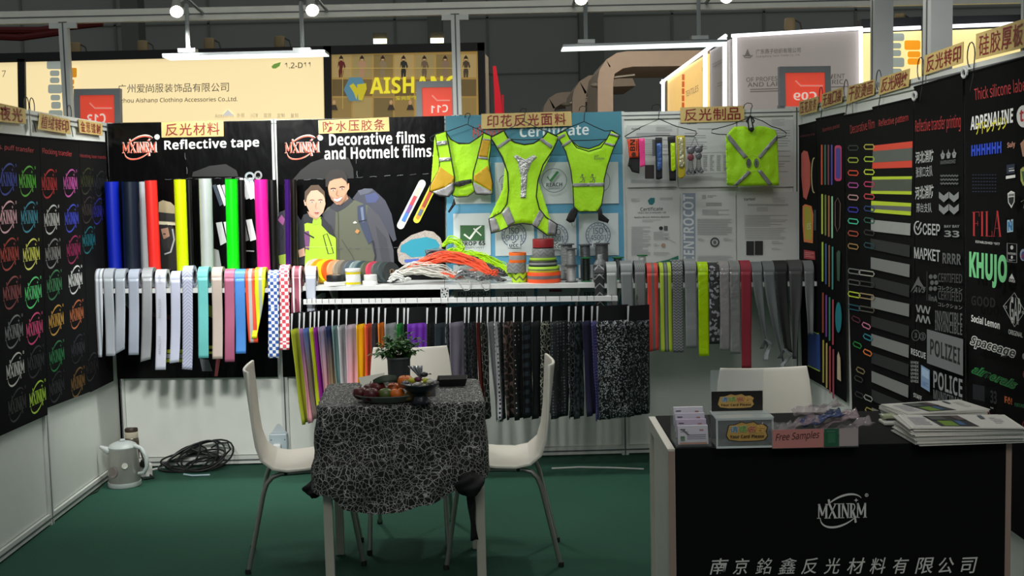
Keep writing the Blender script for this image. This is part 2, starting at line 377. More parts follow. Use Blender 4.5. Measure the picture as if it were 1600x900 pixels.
# ---------------------------------------------------------------- lamps over the stand
def strip(xa, ya, xb, yb, arms, e, lb):
    Yf = 6.36; a, b = PY(xa, ya, Yf), PY(xb, yb, Yf); t = thing('strip_lamp', lb, 'lamp', (a+b)/2)
    mb = MB(); c = [a+Vector((0, -.045, 0)), a+Vector((0, .045, .018))]
    d = b-a
    def bar(o, s, mi): 
        vs = [a+o, a+o+d, a+o+d+Vector((0, s.y, 0)), a+o+Vector((0, s.y, 0))]; mb.prism(vs, (0, 0, s.z), mi)
    bar(Vector((0, -.085, .0)), Vector((0, .17, .012)), 0); mb.build('housing', M('#8e9496', .4, .6), t, smooth=False)
    mb = MB(); bar(Vector((.0, -.078, -.007)), Vector((0, .156, .006)), 0); mb.build('diffuser', M((.86, .95, .88), .4, var=0, emit=1.15 if e > 10 else 1.6), t, smooth=False)
    lamp('strip_light', 'AREA', (a+b)/2+Vector((0, 0, -.012)), (a+b)/2+Vector((0, .25, -1)), e, (.97, 1, .97), shape='RECTANGLE', size=d.length, size_y=.1)
    for px, y0, y1 in arms:
        p0, p1 = PY(px, y0, YW-.01), PY(px, y1, Yf)
        mb = MB(); mb.tube([p0, Vector((p1.x, p1.y+.02, p0.z-.02)), p1+Vector((0, .02, .01))], .012, 6)
        mb.box(p1+Vector((-.045, -.02, 0)), p1+Vector((.045, .05, .02))); mb.build('arm', M('#9ea3a2', .4, .6), t)
strip(260, 90, 511, 84, ((293, 22, 82), (472, 18, 81)), LEFT_STRIP, 'LED strip lamp at upper left, hung in front of the cream lit sign')
strip(878, 76, 1131, 68, ((916, 5, 68), (1093, -4, 62)), RIGHT_STRIP, 'LED strip lamp at upper right, shining against the dark hall wall')
SPOTN = ['leftmost spotlight on the overhead beam, grey can with lit front', 'second spotlight from the left on the overhead beam, round and glaring', 'spotlight on the beam above the left end of the right strip lamp', 'spotlight at the top edge above the right end of the right strip lamp']
for i, (px, py, tx) in enumerate(((276, 18, (-1.75, YW, 1.0)), (488, 16, (-.55, YW-.3, .9)), (908, -2, (.4, 5.2, .3)), (1135, -5, (.9, 4.6, .4)))):
    p = PY(px, py, 6.25); t = thing('spotlight', SPOTN[i], 'lamp', p); d = (Vector(tx)-p).normalized()
    fd = (d*.45 + (O-p).normalized()).normalized()
    q = fd.to_track_quat('Z', 'Y').to_matrix().to_4x4(); mt = Matrix.Translation(p) @ q
    MB().lathe([(.0, -.12), (.022, -.118), (.026, -.06), (.034, -.01), (.036, .0), (.033, .002), (.028, -.008)], 20, mt).build('housing', M('#a8a79a', .35, .6), t)
    MB().lathe([(.0, -.004), (.028, -.004)], 20, mt).build('lens', M((1, 1, .9), .3, var=0, emit=60), t)
    MB().tube([p-fd*.1, p-fd*.1+Vector((0, .2, .06)), (p.x, YW-.0, 2.6)], .009, 6).build('arm', M('#8d9190', .4, .6), t)
    lamp('spotlight_beam', 'SPOT', p+fd*.03+d*.02, tx, SPOT_W[i], (1, .985, .92), spot_size=math.radians(88 if i < 2 else 80), spot_blend=.7, shadow_soft_size=.04)
# ================================================================ THE HALL BEHIND
mb = MB(); mb.box((-26, 26, 0), (26, 26.3, 12))
for i in range(27): mb.box((-26+i*2, 25.97, 0), (-25.95+i*2, 26, 12), 1)
for j in range(6): mb.box((-26, 25.97, 4+j*1.2), (26, 26, 4.03+j*1.2), 1)
struct(mb.build('wall_hall', [M('#a9a9a2', .9, var=.12, vs=.4), M('#8c8c84', .9)], smooth=False))
for x, w_ in ((-7.4, .35), (-1.2, .3), (1.9, .5)): 
    o = B((x, 24.5, 0), (x+w_, 25, 12)).build('column', M('#77786f', .8), smooth=False); o['kind'] = 'structure'
for i, (u0, v0, u1, v1) in enumerate(((-40, 47, 160, 36), (-30, 56, 95, 50))):
    Yh = 17; a, b = PY(u0, v0, Yh), PY(u1, v1, Yh)
    tag(MB().tube([a, a.lerp(b, .5)+Vector((0, 0, -.05)), b], .05, 8).build('hanging_pipe', M('#6a1d18', .6)), ('upper' if i == 0 else 'lower')+' dark red pipe hanging in the hall at the far upper left', 'pipe')
YS = 9.2
def sign_at(name, pts, mat, lb, cat='sign', Y=YS, th=.06, group=None):
    o = MB().prism([PY(*q, Y) for q in pts], (0, th, 0)).build(name, mat, smooth=False); return tag(o, lb, cat, group)
CREAM = M('#f2dca8', .6, var=.05, vs=1.5, emit=.86)
fr = thing('sign_surround', 'black frame around the cream lit signs and fashion mural behind', 'frame', PY(300, 190, YS-.02))
mb = MB()
for q in ([(-30, 84), (757, 66), (757, 79), (-30, 98)], [(27, 92), (38, 92), (40, 215), (29, 215)], [(505, 72), (517, 72), (518, 187), (507, 187)], [(746, 67), (757, 67), (758, 185), (748, 185)]):
    mb.prism([PY(*p, YS-.03) for p in q], (0, .1, 0))
mb.build('frame', M('#0c0c0d', .6), fr, smooth=False)
s = sign_at('lightbox_sign', [(-30, 98), (27, 97), (29, 215), (-30, 215)], CREAM, 'cream lit sign cut by the left edge of the photo, ending in 17')
a = Art(plY(YS)); a.emit = .8; a.text('17', (-4, 121), (9, 120), (-4, 111), '#5c5a4a'); a.build('lettering', s)
s = sign_at('lightbox_sign', [(38, 96), (97, 95), (98, 215), (40, 215)], CREAM, 'narrow cream lit sign with a column of grey blocks, beside left post')
a = Art(plY(YS)); a.emit = .8
def rr(a, x0, y0, x1, y1, col, r=3):
    P = []
    for cx_, cy_, a0 in ((x1-r, y0+r, -90), (x1-r, y1-r, 0), (x0+r, y1-r, 90), (x0+r, y0+r, 180)): P += [(cx_+r*math.cos(math.radians(a0+t_)), cy_+r*math.sin(math.radians(a0+t_))) for t_ in (0, 30, 60, 90)]
    a.poly(P, col)
for q in ((73, 95, 97, 108), (78, 110, 93, 119), (78, 121, 93, 130), (75, 132, 97, 146), (79, 148, 94, 157), (80, 159, 95, 170), (76, 172, 98, 186)): rr(a, *q, '#8b938a')
a.build('printed_blocks', s)
s = sign_at('lightbox_sign', [(109, 93), (504, 86), (506, 187), (111, 192)], CREAM, 'long cream lit sign with a Chinese company name, numbered 1.2-D11')
a = Art(plY(YS)); a.emit = .45; G = '#57544b'
for i, ch in enumerate('广州爱尚服装饰品有限公司'): a.text(ch, (184+i*14.6, 145.5-i*.2), (197+i*14.6, 145-i*.2), (184+i*14.6, 132-i*.2), G)
a.text('Guangzhou Aishang Clothing Accessories Co.,Ltd.', (160, 163), (371, 160), (160, 154), G, .01)
a.text('1.2-D11', (445, 107), (485, 106), (445, 98), G, .01)
a.poly([(424, 104), (428, 100), (435, 98), (439, 97), (437, 103), (431, 107), (426, 107)], '#7fae4e')
a.text('Accessories', (336, 184), (365, 183), (336, 178), '#8d8a7c'); a.poly([(347, 181), (356, 171), (366, 181)], '#f3f1ea')
for i, ch in enumerate(('外贸', '小订单', '现货', '定制', '复刻')): a.text(ch, (370+i*21, 184), (382+i*21, 183.6), (370+i*21, 177), '#a19c87')
for q in ((111, 106, 120, 121), (111, 124, 116, 132), (111, 134, 116, 138)): rr(a, *q, '#f0a024', 2)
a.build('lettering', s, .012)
# fashion mural with the shop name
s = sign_at('fashion_mural', [(517, 82), (746, 77), (748, 184), (518, 187)], M('#a98a4c', .6, var=.25, vs=3, emit=.5), 'yellow lit mural of small fashion portraits behind the stand')
a = Art(plY(YS)); a.emit = .42
for i in range(7):
    x = 518+i*32.5; a.rect(x+1, 85, x+31, 121, ('#b79c63', '#a5905c', '#8c7645')[i % 3]); a.rect(x+1, 124, x+31, 150, ('#6e5a34', '#80673a', '#94804f')[i % 3]); a.rect(x+1, 153, x+31, 184, ('#9a7f47', '#b49a5f', '#7f6a3d')[i % 3])
    c = ('#5d1d1a', '#b58a6b', '#8d7a5c', '#2a2824', '#6d5a44', '#8a705a', '#4a3b2c')[i]; xx = x+15
    a.poly([(xx-1.2, 93), (xx+1.2, 93), (xx+2, 95.5), (xx+5, 97), (xx+7, 104), (xx+5, 109), (xx+4.2, 105), (xx+3.4, 101), (xx+2.6, 106), (xx+4, 111), (xx+3.2, 121), (xx+.6, 121), (xx, 113), (xx-.8, 121), (xx-3.4, 121), (xx-4, 111), (xx-2.6, 106), (xx-3.4, 101), (xx-5.5, 107), (xx-4.5, 97), (xx-2, 95.5)], c)
    a.ell(xx, 91, 2.6, 3.6, '#c99f74', 12); a.poly([(xx-3, 90), (xx, 86), (xx+3, 90), (xx+4, 97), (xx+2.5, 92), (xx-2.5, 92), (xx-4, 97)], '#2b1d12')
for x in (522, 611, 641):
    a.ell(x, 160, 2.6, 3.6, '#c99f74', 12); a.poly([(x-6, 172), (x-3, 164), (x+3, 164), (x+6, 172)], '#3c3128')
a.rect(535, 107, 536, 170, '#c8b060'); a.rect(535, 106, 735, 107, '#c8b060')
a.poly([(537, 140), (546, 121), (565, 121), (573, 138), (566, 157), (546, 158)], '#5d8fa6')
a.poly([(546, 134), (552, 130), (560, 140), (557, 156), (553, 145)], '#dccb28'); a.poly([(558, 132), (572, 130), (573, 139), (566, 157), (560, 156)], '#dccb28')
a.text('AISHANG', (578, 147), (714, 144), (578, 121), M('#e4d52c', .5, var=0, emit=.75), .03)
a.text('爱尚服饰', (618, 157), (652, 156), (618, 150), '#d9c93a', .02)
a.build('printed_pictures', s)
def backlamp(px, py, lit, lb, k=1.0, Y=YS+.1):
    t = thing('sign_lamp', lb, 'lamp', PY(px, py+9, Y)); p = PY(px, py, Y)
    if not lit:
        MB().lathe([(.0, -.06), (.035*k, -.06), (.044*k, -.03), (.04*k, .03), (.032*k, .036), (0, .036)], 14, Matrix.Translation(p)).build('shade', M('#8c7a58', .8), t)
        MB().tube([p+Vector((.04, 0, .02)), p+Vector((.075, 0, .0)), p+Vector((.09, 0, -.06))], .006, 6).build('bracket', M('#39352c', .6), t)
    else:
        MB().box(p+Vector((-.055, -.02, 0)), p+Vector((.055, .05, .045))).build('housing', M('#4b4634', .6), t, smooth=False)
        MB().box(p+Vector((-.05, -.03, -.035)), p+Vector((.05, .0, -.002))).build('lens', M((1, .93, .55), .4, var=0, emit=6), t, smooth=False)
for px, py, lit, lb in ((118, 74, 0, 'unlit tan sign lamp right of the left post, first above the cream sign'), (223, 71, 0, 'unlit tan sign lamp above the middle of the Chinese company name'), (327, 67, 0, 'unlit tan sign lamp with cord, behind the left strip lamp arm'), (437, 64, 0, 'unlit tan sign lamp above the leaf and D11 number'), (594, 61, 1, 'lit sign lamp above the left part of the yellow mural'), (683, 60, 1, 'lit double sign lamp above the right part of the yellow mural')): backlamp(px, py, lit, lb)
def number_board(x0, y0, x1, y1, txt, lb, ti):
    Yb = 7.6; t = thing('number_board', lb, 'sign', PY((x0+x1)/2, y1, Yb)); mb = MB(); f = 9
    for q in ([(x0, y0), (x1, y0-1), (x1, y0+9), (x0, y0+10)], [(x0, y0+10), (x0+f, y0+10), (x0+f+1, y1), (x0+1, y1)], [(x1-f, y0+9), (x1, y0+9), (x1+1, y1), (x1-f+1, y1)]): mb.prism([PY(*p, Yb) for p in q], (0, .05, 0))
    mb.build('frame', M('#8d9294', .45, .1), t, smooth=False)
    MB().prism([PY(*p, Yb+.01) for p in ((x0+f, y0+10), (x1-f, y0+9), (x1-f+1, y1), (x0+f+1, y1))], (0, .02, 0)).build('red_panel', M('#dc4a36', .5, emit=.55), t, smooth=False)  # emission put into the red panel to brighten it
    mb = MB()
    for px in (x0+4, x1-4): q = PY(px, y1-2, Yb); mb.box((q.x-.02, q.y+.005, -.02), (q.x+.02, q.y+.045, q.z))
    mb.build('post', M('#8d9294', .45, .1), t, smooth=False)
    a = Art(plY(Yb)); a.emit = .5; a.text(txt, *ti, '#e8cfc4', .02); a.line([(x0+25, y0+22), (x0+33, y0+30), (x1-12, y0+30)], 2.5, '#e58b7c'); a.build('lettering', t)
number_board(115, 139, 187, 192, 'C13', 'red board reading C13 from behind, above the left corner', ((165, 193), (136, 195), (165, 177)))
number_board(650, 127, 715, 183, 'C11', 'red board reading C11 from behind, over the fashion mural', ((700, 175), (674, 177), (700, 163)))
number_board(1218, 104, 1298, 166, 'C09', 'red board reading C09 from behind, right above the grey lit booth', ((1276, 155), (1240, 157), (1276, 143)))
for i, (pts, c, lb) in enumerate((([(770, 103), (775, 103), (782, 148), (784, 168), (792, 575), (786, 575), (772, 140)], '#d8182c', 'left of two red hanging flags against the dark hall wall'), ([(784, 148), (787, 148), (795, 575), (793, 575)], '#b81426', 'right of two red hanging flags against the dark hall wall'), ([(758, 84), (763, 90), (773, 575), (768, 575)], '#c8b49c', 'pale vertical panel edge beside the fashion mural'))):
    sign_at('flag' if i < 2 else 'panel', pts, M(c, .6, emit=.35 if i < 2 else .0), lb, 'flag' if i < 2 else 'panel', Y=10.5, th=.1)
# tan rounded arches further back
for i, (x, y0, Yb, lb) in enumerate(((962, 80, 11.9, 'nearest tan rounded arch of the booth behind the lit grey booth'), (918, 116, 14.2, 'middle tan rounded arch behind the right strip lamp'), (868, 144, 17.0, 'farthest and smallest tan rounded arch in the hall'))):
    k = 11.9/Yb; P = []; W, Hh, r = 170*k, 210*k, 45*k
    P = [(x-28*k, 291+1850*1.59/Yb)]+[(x-28*k+r-r*math.cos(math.radians(q)), y0+r-r*math.sin(math.radians(q))) for q in (0, 20, 45, 70, 90)]+[(x+W, y0-2)]
    W = (W, 80*k, 70*k)[i]; P[-1] = (x+W, y0-2); I = [(u+24*k, v+4*k) if j < 3 else (u+10*k, v+24*k) for j, (u, v) in enumerate(P)]
    mb = MB()
    for j in range(len(P)-1): mb.prism([PY(*P[j], Yb), PY(*P[j+1], Yb), PY(*I[j+1], Yb), PY(*I[j], Yb)], (0, 1.3, 0))
    tag(mb.build('booth_arch', M('#d6bda6', .7), smooth=False), lb, 'arch')
for px, py, lb in ((992, 125, 'nearer silver arm lamp reaching out of the tan arches'), (955, 155, 'farther silver arm lamp low beside the tan arches')):
    Yb = 11.95 if py < 140 else 14.3; q = PY(px-60-(10 if py > 140 else 0), py+8, Yb); t = thing('arm_lamp', lb, 'lamp', q)
    MB().tube([q, PY(px-35, py-4, Yb), PY(px, py-8, Yb)], .012, 6).build('arm', M('#b9b3a4', .4, .5), t); MB().sphere(q, .035, sc=(1.8, 1, .7)).build('lamp_head', M('#8e8574', .5), t)
lamp('arch_light', 'POINT', (.9, 10.2, 3.6), (0, 0, 0), 45, (1, .93, .85), shadow_soft_size=.3)
# lit grey booth with LED edges on the right
YG, YG2 = 8.4, 11.4
LED = M((.93, .93, 1), .4, var=0, emit=2.5)
t = thing('lit_booth', 'grey neighbouring booth edged with white LED tubes, behind the right part of the back wall', 'booth', PY(1245, 168, YG))
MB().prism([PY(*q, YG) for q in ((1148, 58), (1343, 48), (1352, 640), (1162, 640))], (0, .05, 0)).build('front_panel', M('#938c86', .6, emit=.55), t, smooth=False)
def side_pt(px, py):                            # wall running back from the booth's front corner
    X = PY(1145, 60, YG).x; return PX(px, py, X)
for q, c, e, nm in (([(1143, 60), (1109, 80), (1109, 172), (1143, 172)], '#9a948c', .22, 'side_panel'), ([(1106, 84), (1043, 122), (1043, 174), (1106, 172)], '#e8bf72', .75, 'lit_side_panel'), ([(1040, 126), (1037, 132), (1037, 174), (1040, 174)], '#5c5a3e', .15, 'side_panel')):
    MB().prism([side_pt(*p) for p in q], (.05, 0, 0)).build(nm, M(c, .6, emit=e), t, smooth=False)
mb = MB(); mb.tube([PY(1143, 56, YG-.03), PY(1347, 44, YG-.03)], .012, 6); mb.tube([PY(1345, 42, YG-.03), PY(1346, 175, YG-.03)], .014, 6); mb.tube([PY(1148, 58, YG-.03), PY(1149, 175, YG-.03)], .015, 6)
mb.tube([side_pt(1140, 56)-Vector((.03, 0, 0)), side_pt(1038, 129)-Vector((.03, 0, 0))], .015, 6)
for px, y0 in ((1139, 60), (1108, 79), (1041, 124)): mb.tube([side_pt(px, y0)-Vector((.03, 0, 0)), side_pt(px, 175)-Vector((.03, 0, 0))], .016, 6)
mb.build('led_tube', LED, t)
a = Art(plY(YG)); a.emit = .3; G = '#6a645d'
a.text('广东燕子纺织有限公司', (1181, 85), (1251, 82), (1181, 77), G, .01); a.text('Guangdong Yanzi Textile Co., Ltd.', (1181, 91), (1250, 88), (1181, 86.5), G)
a.line([(1161, 86), (1164, 90), (1172, 90), (1176, 86)], 1.6, G); a.poly([(1168, 76), (1171, 84), (1174, 88), (1162, 88), (1165, 84)], G)
a.text('OF PROFESSIONAL DEVELOPMENT', (1166, 128), (1320, 122), (1166, 121), G, .01); a.text('AND LARGE-SCALE FABRIC', (1168, 136), (1318, 131), (1168, 129), G, .01)
a.bars(1172, 139, 1330, 146, 2, '#6f6963', .4, 1, -.03); a.build('lettering', t)
a = Art(lambda px, py, off=0: side_pt(px, py)-Vector((off, 0, 0))); a.emit = .5
for i in range(5): a.rect(1066, 116+i*11, 1070, 125+i*11, '#d0642c')
a.text('TEXTILES', (1072, 152), (1092, 142), (1072, 143), G); a.text('D09', (1098, 111), (1105, 108), (1098, 106), G); a.bars(1114, 100, 1130, 108, 2, G, .4, 2, -.5); a.bars(1122, 130, 1134, 138, 2, G, .4, 3, -.3); a.build('side_lettering', t)
for px, py, lb in ((1234, 36, 'unlit tan sign lamp above the LED edge of the grey booth'), (1406, 29, 'unlit tan sign lamp above the grey and orange blocks')): backlamp(px, py, 0, lb, .95, YG+.3)
for i, (x0, x1, lb) in enumerate(((1350, 1440, 'cream lit sign with grey and orange blocks, between the right posts'), (1466, 1620, 'cream lit sign behind the top right paper signs'))):
    s = sign_at('lightbox_sign', [(x0, 52-i*4), (x1, 48-i*6), (x1, 632), (x0, 632)], M('#f6e09a', .6, var=.04, emit=.9), lb, Y=YG+.2)
    if i == 0:
        a = Art(plY(YG+.2)); a.emit = .8
        for q in ((1387, 52, 1413, 64), (1392, 67, 1408, 76), (1393, 78, 1408, 88), (1388, 90, 1413, 105), (1391, 107, 1409, 118)): rr(a, *q, '#8b938a')
        for q in ((1413, 63, 1438, 78), (1418, 80, 1438, 90), (1418, 91, 1438, 101)): rr(a, *q, '#f0981c')
        a.build('printed_blocks', s)
    MB().tube([PY(x0-3, 47-i*5, YG+.15), PY(x1-(2 if i == 0 else 30), 43-i*6, YG+.15)], .013, 6).build('led_tube', LED, s)
    MB().prism([PY(x0-4, 30-i*4, YG+.25), PY(x1, 26-i*4, YG+.25), PY(x1, 42-i*4, YG+.25), PY(x0-4, 46-i*4, YG+.25)], (0, .1, 0)).build('top_edge', M('#1c2026', .7), s, smooth=False)
# ================================================================ BANNERS ON THE BACK WALL
YB = YW-.006
def banner(pts, mat, lb, name='banner', Y=YB, cat='banner'):
    return tag(MB().prism([PY(*q, Y) for q in pts], (0, .003, 0)).build(name, mat, smooth=False), lb, cat)
b1 = banner([(168, 193), (423.5, 188), (434, 589), (181, 592)], VINYL, 'black vinyl banner headed Reflective tape, left of the back wall')
b2 = banner([(431.5, 188), (694, 181), (698, 585), (442, 589)], VINYL, 'black vinyl banner headed Decorative films with a hiking couple')
b3 = banner([(696, 181), (971, 174), (977, 486), (700, 488)], M('#5c9fc2', .4, bump=.06, bs=6), 'blue banner headed Certificate with rows of white approval cards')
PINKED = M('#e9d9cf', .5); ORED = M('#c5533a', .5)
def outlined_logo(b, cx_, cy_, wpx):
    p = PY(cx_, cy_, YB); W = wpx/FOC*YB
    logo(b, p, (1, 0, 0), W, ORED, Vector((0, -.0022, 0))); logo(b, p, (1, 0, .0), W*1.04, PINKED, Vector((.004, -.0018, .003)))
outlined_logo(b1, 217, 231, 52); outlined_logo(b2, 471, 231, 52)
a = Art(plY(YB)); a.text('Reflective tape', (257, 238.5), (405, 233.5), (256.5, 219), '#f2f2f0', .022); a.ell(245.5, 214, 4.3, 4.3, '#b9bab8'); a.build('lettering', b1)
a = Art(plY(YB)); a.text('Decorative films', (514.5, 227.5), (664, 223.5), (514, 208.5), '#f2f2f0', .022); a.text('and Hotmelt films.', (507, 249.5), (678, 245), (506.5, 230), '#f2f2f0', .022); a.ell(500.5, 215.5, 4.3, 4.3, '#a9abaa'); a.build('lettering', b2)
# light caught by creases in the vinyl, painted as thin grey lines
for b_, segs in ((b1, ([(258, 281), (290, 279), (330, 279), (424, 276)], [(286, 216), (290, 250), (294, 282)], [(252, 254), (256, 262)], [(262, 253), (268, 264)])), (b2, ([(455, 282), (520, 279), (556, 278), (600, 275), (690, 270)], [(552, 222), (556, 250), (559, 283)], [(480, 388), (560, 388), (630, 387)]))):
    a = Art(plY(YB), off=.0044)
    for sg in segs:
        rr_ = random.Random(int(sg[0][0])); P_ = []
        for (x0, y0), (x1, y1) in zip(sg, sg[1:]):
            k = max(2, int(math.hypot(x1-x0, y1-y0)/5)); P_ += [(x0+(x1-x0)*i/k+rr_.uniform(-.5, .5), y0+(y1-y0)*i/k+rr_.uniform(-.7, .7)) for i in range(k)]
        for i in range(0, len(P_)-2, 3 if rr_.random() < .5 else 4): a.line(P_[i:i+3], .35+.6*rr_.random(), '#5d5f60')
    a.build('crease_highlight', b_, True)
# pictures printed on the tape banner
a = Art(plY(YB), crop(150, 180, 3.6))
a.poly([(545, 320), (640, 285), (730, 275), (790, 310), (800, 345), (540, 345)], '#0b0c0d')
for i in range(4): a.poly([(655+i*25, 395), (673+i*25, 390), (695+i*25+20, 500), (678+i*25+18, 512)], ('#3a4454', '#cfcfd0', '#b7a9b6', '#d5d5d6')[i])
for i in range(4): a.poly([(780+i*26, 355), (800+i*26, 352), (845+i*24, 465), (820+i*24, 475)], ('#1c1c1d', '#b9b9ba', '#e2e2e3', '#f0f0f0')[i])
a.ring(865, 345, 22, 20, 12, '#8f9a9e'); a.ring(912, 338, 18, 20, 10, '#8a8a8a')
for i in range(5): a.poly([(675+i*42, 605-i*4), (708+i*42, 600-i*4), (735+i*42, 715-i*4), (700+i*42, 733-i*6)], ('#d6d8da', '#e8e9ea', '#7d7f80', '#8c8e8f', '#f0f0f0')[i])
a.poly([(660, 750), (690, 760), (705, 850), (665, 850)], '#b9bcbb'); a.poly([(840, 760), (890, 762), (890, 768), (840, 766)], '#a8a8a8')
a.build('tape_picture', b1, True)
a = Art(plY(YB), crop(150, 180, 3.6))
a.poly([(350, 640), (430, 620), (470, 700), (470, 870), (360, 870)], '#14140f'); a.poly([(352, 490), (375, 478), (420, 490), (452, 520), (450, 600), (352, 610)], '#a59777')
a.poly([(352, 545), (452, 555), (452, 600), (352, 595)], '#1b1a18'); a.poly([(350, 597), (455, 605), (455, 620), (350, 615)], '#d8d2b4')
a.poly([(355, 620), (400, 615), (440, 640), (430, 760), (400, 780), (365, 720)], '#1d1d1e'); a.poly([(365, 640), (405, 632), (415, 680), (380, 700)], '#b98f74')
a.ell(385, 668, 8, 4, '#2b2522'); a.line([(430, 640), (440, 700), (420, 770), (385, 782)], 9, '#b9bcbd'); a.poly([(368, 700), (405, 690), (415, 745), (385, 765)], '#2a2a2b')
a.cv = lambda u, v: (u, v)
a.rect(255, 546, 292, 552, '#c7cf2e'); a.rect(255, 553, 292, 560, '#b9bcb6'); a.rect(255, 561, 292, 566, '#c7cf2e'); a.poly([(324, 475), (335, 480), (338, 500), (322, 492)], '#c7c94a'); a.rect(322, 540, 340, 545, '#c0c43e'); a.rect(322, 549, 340, 553, '#c0c43e')
a.poly([(206, 483), (268, 492), (268, 500), (206, 490)], '#5a2227'); a.poly([(312, 560), (326, 562), (332, 580), (316, 580)], '#6c7075'); a.poly([(338, 560), (345, 560), (340, 588), (335, 588)], '#6d2a2e')
for i in range(5): a.poly([(255+i*9, 430+i*7), (266+i*9, 420+i*6), (262+i*9, 440+i*7)], '#83878a')
a.build('firefighter_picture', b1, True)
# hiking couple and products printed on the films banner
a = Art(plY(YB), crop(420, 180, 3.6)); SK, SK2, DK = '#cf9c7c', '#dcae93', '#2a2d36'
a.poly([(135, 362), (180, 310), (240, 265), (320, 238), (400, 226), (450, 240), (475, 300), (478, 355)], '#0a0b0c')
a.poly([(45, 600), (60, 545), (100, 530), (160, 560), (200, 620), (205, 840), (45, 845)], '#31303f'); a.poly([(50, 590), (72, 560), (90, 585), (80, 620)], '#b65fa2'); a.line([(55, 610), (85, 650), (70, 700)], 4, '#15151a'); a.poly([(55, 790), (95, 780), (95, 840), (60, 838)], '#b6d24a')
a.poly([(470, 470), (500, 430), (535, 412), (580, 412), (620, 445), (655, 480), (690, 555), (718, 700), (700, 712), (650, 620), (560, 520)], '#3f4250'); a.poly([(540, 450), (600, 435), (622, 460), (600, 492), (550, 492)], '#46507c'); a.poly([(500, 425), (540, 412), (590, 418), (560, 440), (515, 450)], '#585c6c')
a.poly([(300, 560), (330, 520), (375, 500), (440, 468), (490, 480), (560, 510), (620, 570), (670, 660), (700, 760), (705, 842), (380, 845), (370, 690), (330, 630)], '#5f6352')
a.poly([(555, 510), (620, 565), (672, 660), (702, 760), (705, 842), (610, 842), (575, 720), (545, 600)], '#4b4c55'); a.poly([(600, 620), (660, 690), (690, 842), (640, 842)], '#3f4048'); a.poly([(300, 560), (345, 520), (375, 540), (372, 660), (330, 620)], '#44464c')
a.poly([(340, 520), (372, 488), (400, 505), (450, 455), (475, 480), (430, 520), (385, 545)], '#33363f'); a.poly([(372, 480), (440, 445), (448, 470), (400, 508)], '#b98767')
a.line([(390, 545), (392, 700), (396, 842)], 5, '#474a3f'); a.poly([(472, 605), (485, 595), (498, 606), (480, 610)], '#d5dccf'); a.line([(410, 700), (470, 790), (490, 842)], 4, '#4a4d42')
a.poly([(498, 512), (540, 498), (548, 590), (585, 705), (560, 726), (522, 640), (500, 585)], '#39435c'); a.poly([(515, 520), (530, 515), (538, 600), (525, 602)], '#6f7c9c'); a.line([(505, 600), (550, 590)], 8, '#1d2230'); a.poly([(484, 655), (496, 640), (512, 650), (498, 668)], '#c98d52'); a.line([(585, 705), (600, 790), (590, 842)], 9, '#252733')
a.poly([(330, 385), (345, 352), (400, 345), (437, 368), (443, 420), (432, 468), (408, 503), (380, 503), (352, 475), (336, 432)], SK); a.poly([(440, 385), (452, 382), (452, 415), (441, 428)], SK); a.poly([(335, 440), (355, 478), (382, 504), (408, 502), (433, 466), (438, 430), (415, 470), (370, 472)], '#a87c60')
a.poly([(320, 405), (318, 345), (345, 312), (385, 302), (425, 316), (441, 345), (443, 395), (434, 372), (410, 352), (365, 360), (342, 372), (333, 400)], '#1f1916')
for x, y in ((362, 421), (412, 412)): a.line([(x-15, y-6), (x, y-11), (x+15, y-8)], 5, '#2a1d16'); a.ell(x, y+1, 8, 3.4, '#f0e6df', 14); a.ell(x, y+1, 3.4, 3.4, '#2a1d16', 10)
a.line([(386, 420), (378, 448), (392, 452)], 3.5, '#a97a5c'); a.poly([(362, 468), (385, 472), (412, 458), (404, 478), (384, 486), (368, 480)], '#f4efe9'); a.line([(360, 467), (385, 471), (414, 456)], 2.5, '#8f4d44')
a.poly([(160, 640), (195, 560), (240, 545), (300, 570), (350, 625), (330, 700), (200, 680), (205, 842), (165, 842)], '#20232b')
a.poly([(200, 612), (250, 590), (300, 585), (348, 640), (378, 695), (380, 842), (202, 848), (207, 720)], '#b4dd33'); a.poly([(296, 580), (352, 622), (378, 690), (340, 668), (296, 620)], '#272a33'); a.poly([(193, 562), (235, 545), (250, 575), (245, 610), (200, 602)], '#262a33'); a.poly([(250, 575), (292, 572), (292, 610), (246, 620)], '#a9cf35')
a.poly([(198, 655), (225, 650), (232, 690), (226, 760), (205, 750)], '#7c4a80'); a.line([(198, 660), (255, 690)], 8, '#1a1b20'); a.line([(306, 676), (328, 666), (345, 712), (364, 776), (334, 780), (318, 720)], 5, '#16181a', True); a.line([(206, 742), (374, 740)], 2.5, '#d6f07c'); a.poly([(165, 760), (200, 745), (205, 790), (172, 800)], SK2)
a.poly([(215, 540), (285, 560), (270, 590), (230, 570)], '#c29a80'); a.poly([(206, 462), (235, 425), (280, 420), (312, 450), (319, 500), (306, 545), (280, 575), (262, 576), (235, 558), (215, 515)], SK2); a.poly([(196, 478), (207, 475), (212, 510), (202, 508)], SK2)
a.poly([(200, 485), (203, 430), (238, 394), (280, 392), (314, 430), (319, 482), (306, 448), (272, 420), (238, 424), (216, 455), (209, 490)], '#54402f')
for x, y in ((244, 488), (290, 486)): a.line([(x-13, y-8), (x, y-12), (x+12, y-9)], 3.5, '#6a4c38'); a.ell(x, y, 7.5, 3.6, '#f2ece6', 14); a.ell(x, y, 3.4, 3.4, '#3c4650', 10)
a.line([(267, 490), (260, 520), (272, 523)], 3, '#c08d72'); a.poly([(250, 540), (266, 545), (285, 540), (276, 552), (262, 554)], '#b9625e'); a.line([(254, 543), (284, 542)], 2, '#f4efe9')
a.build('hiker_picture', b2)
a = Art(plY(YB), crop(420, 180, 3.6))
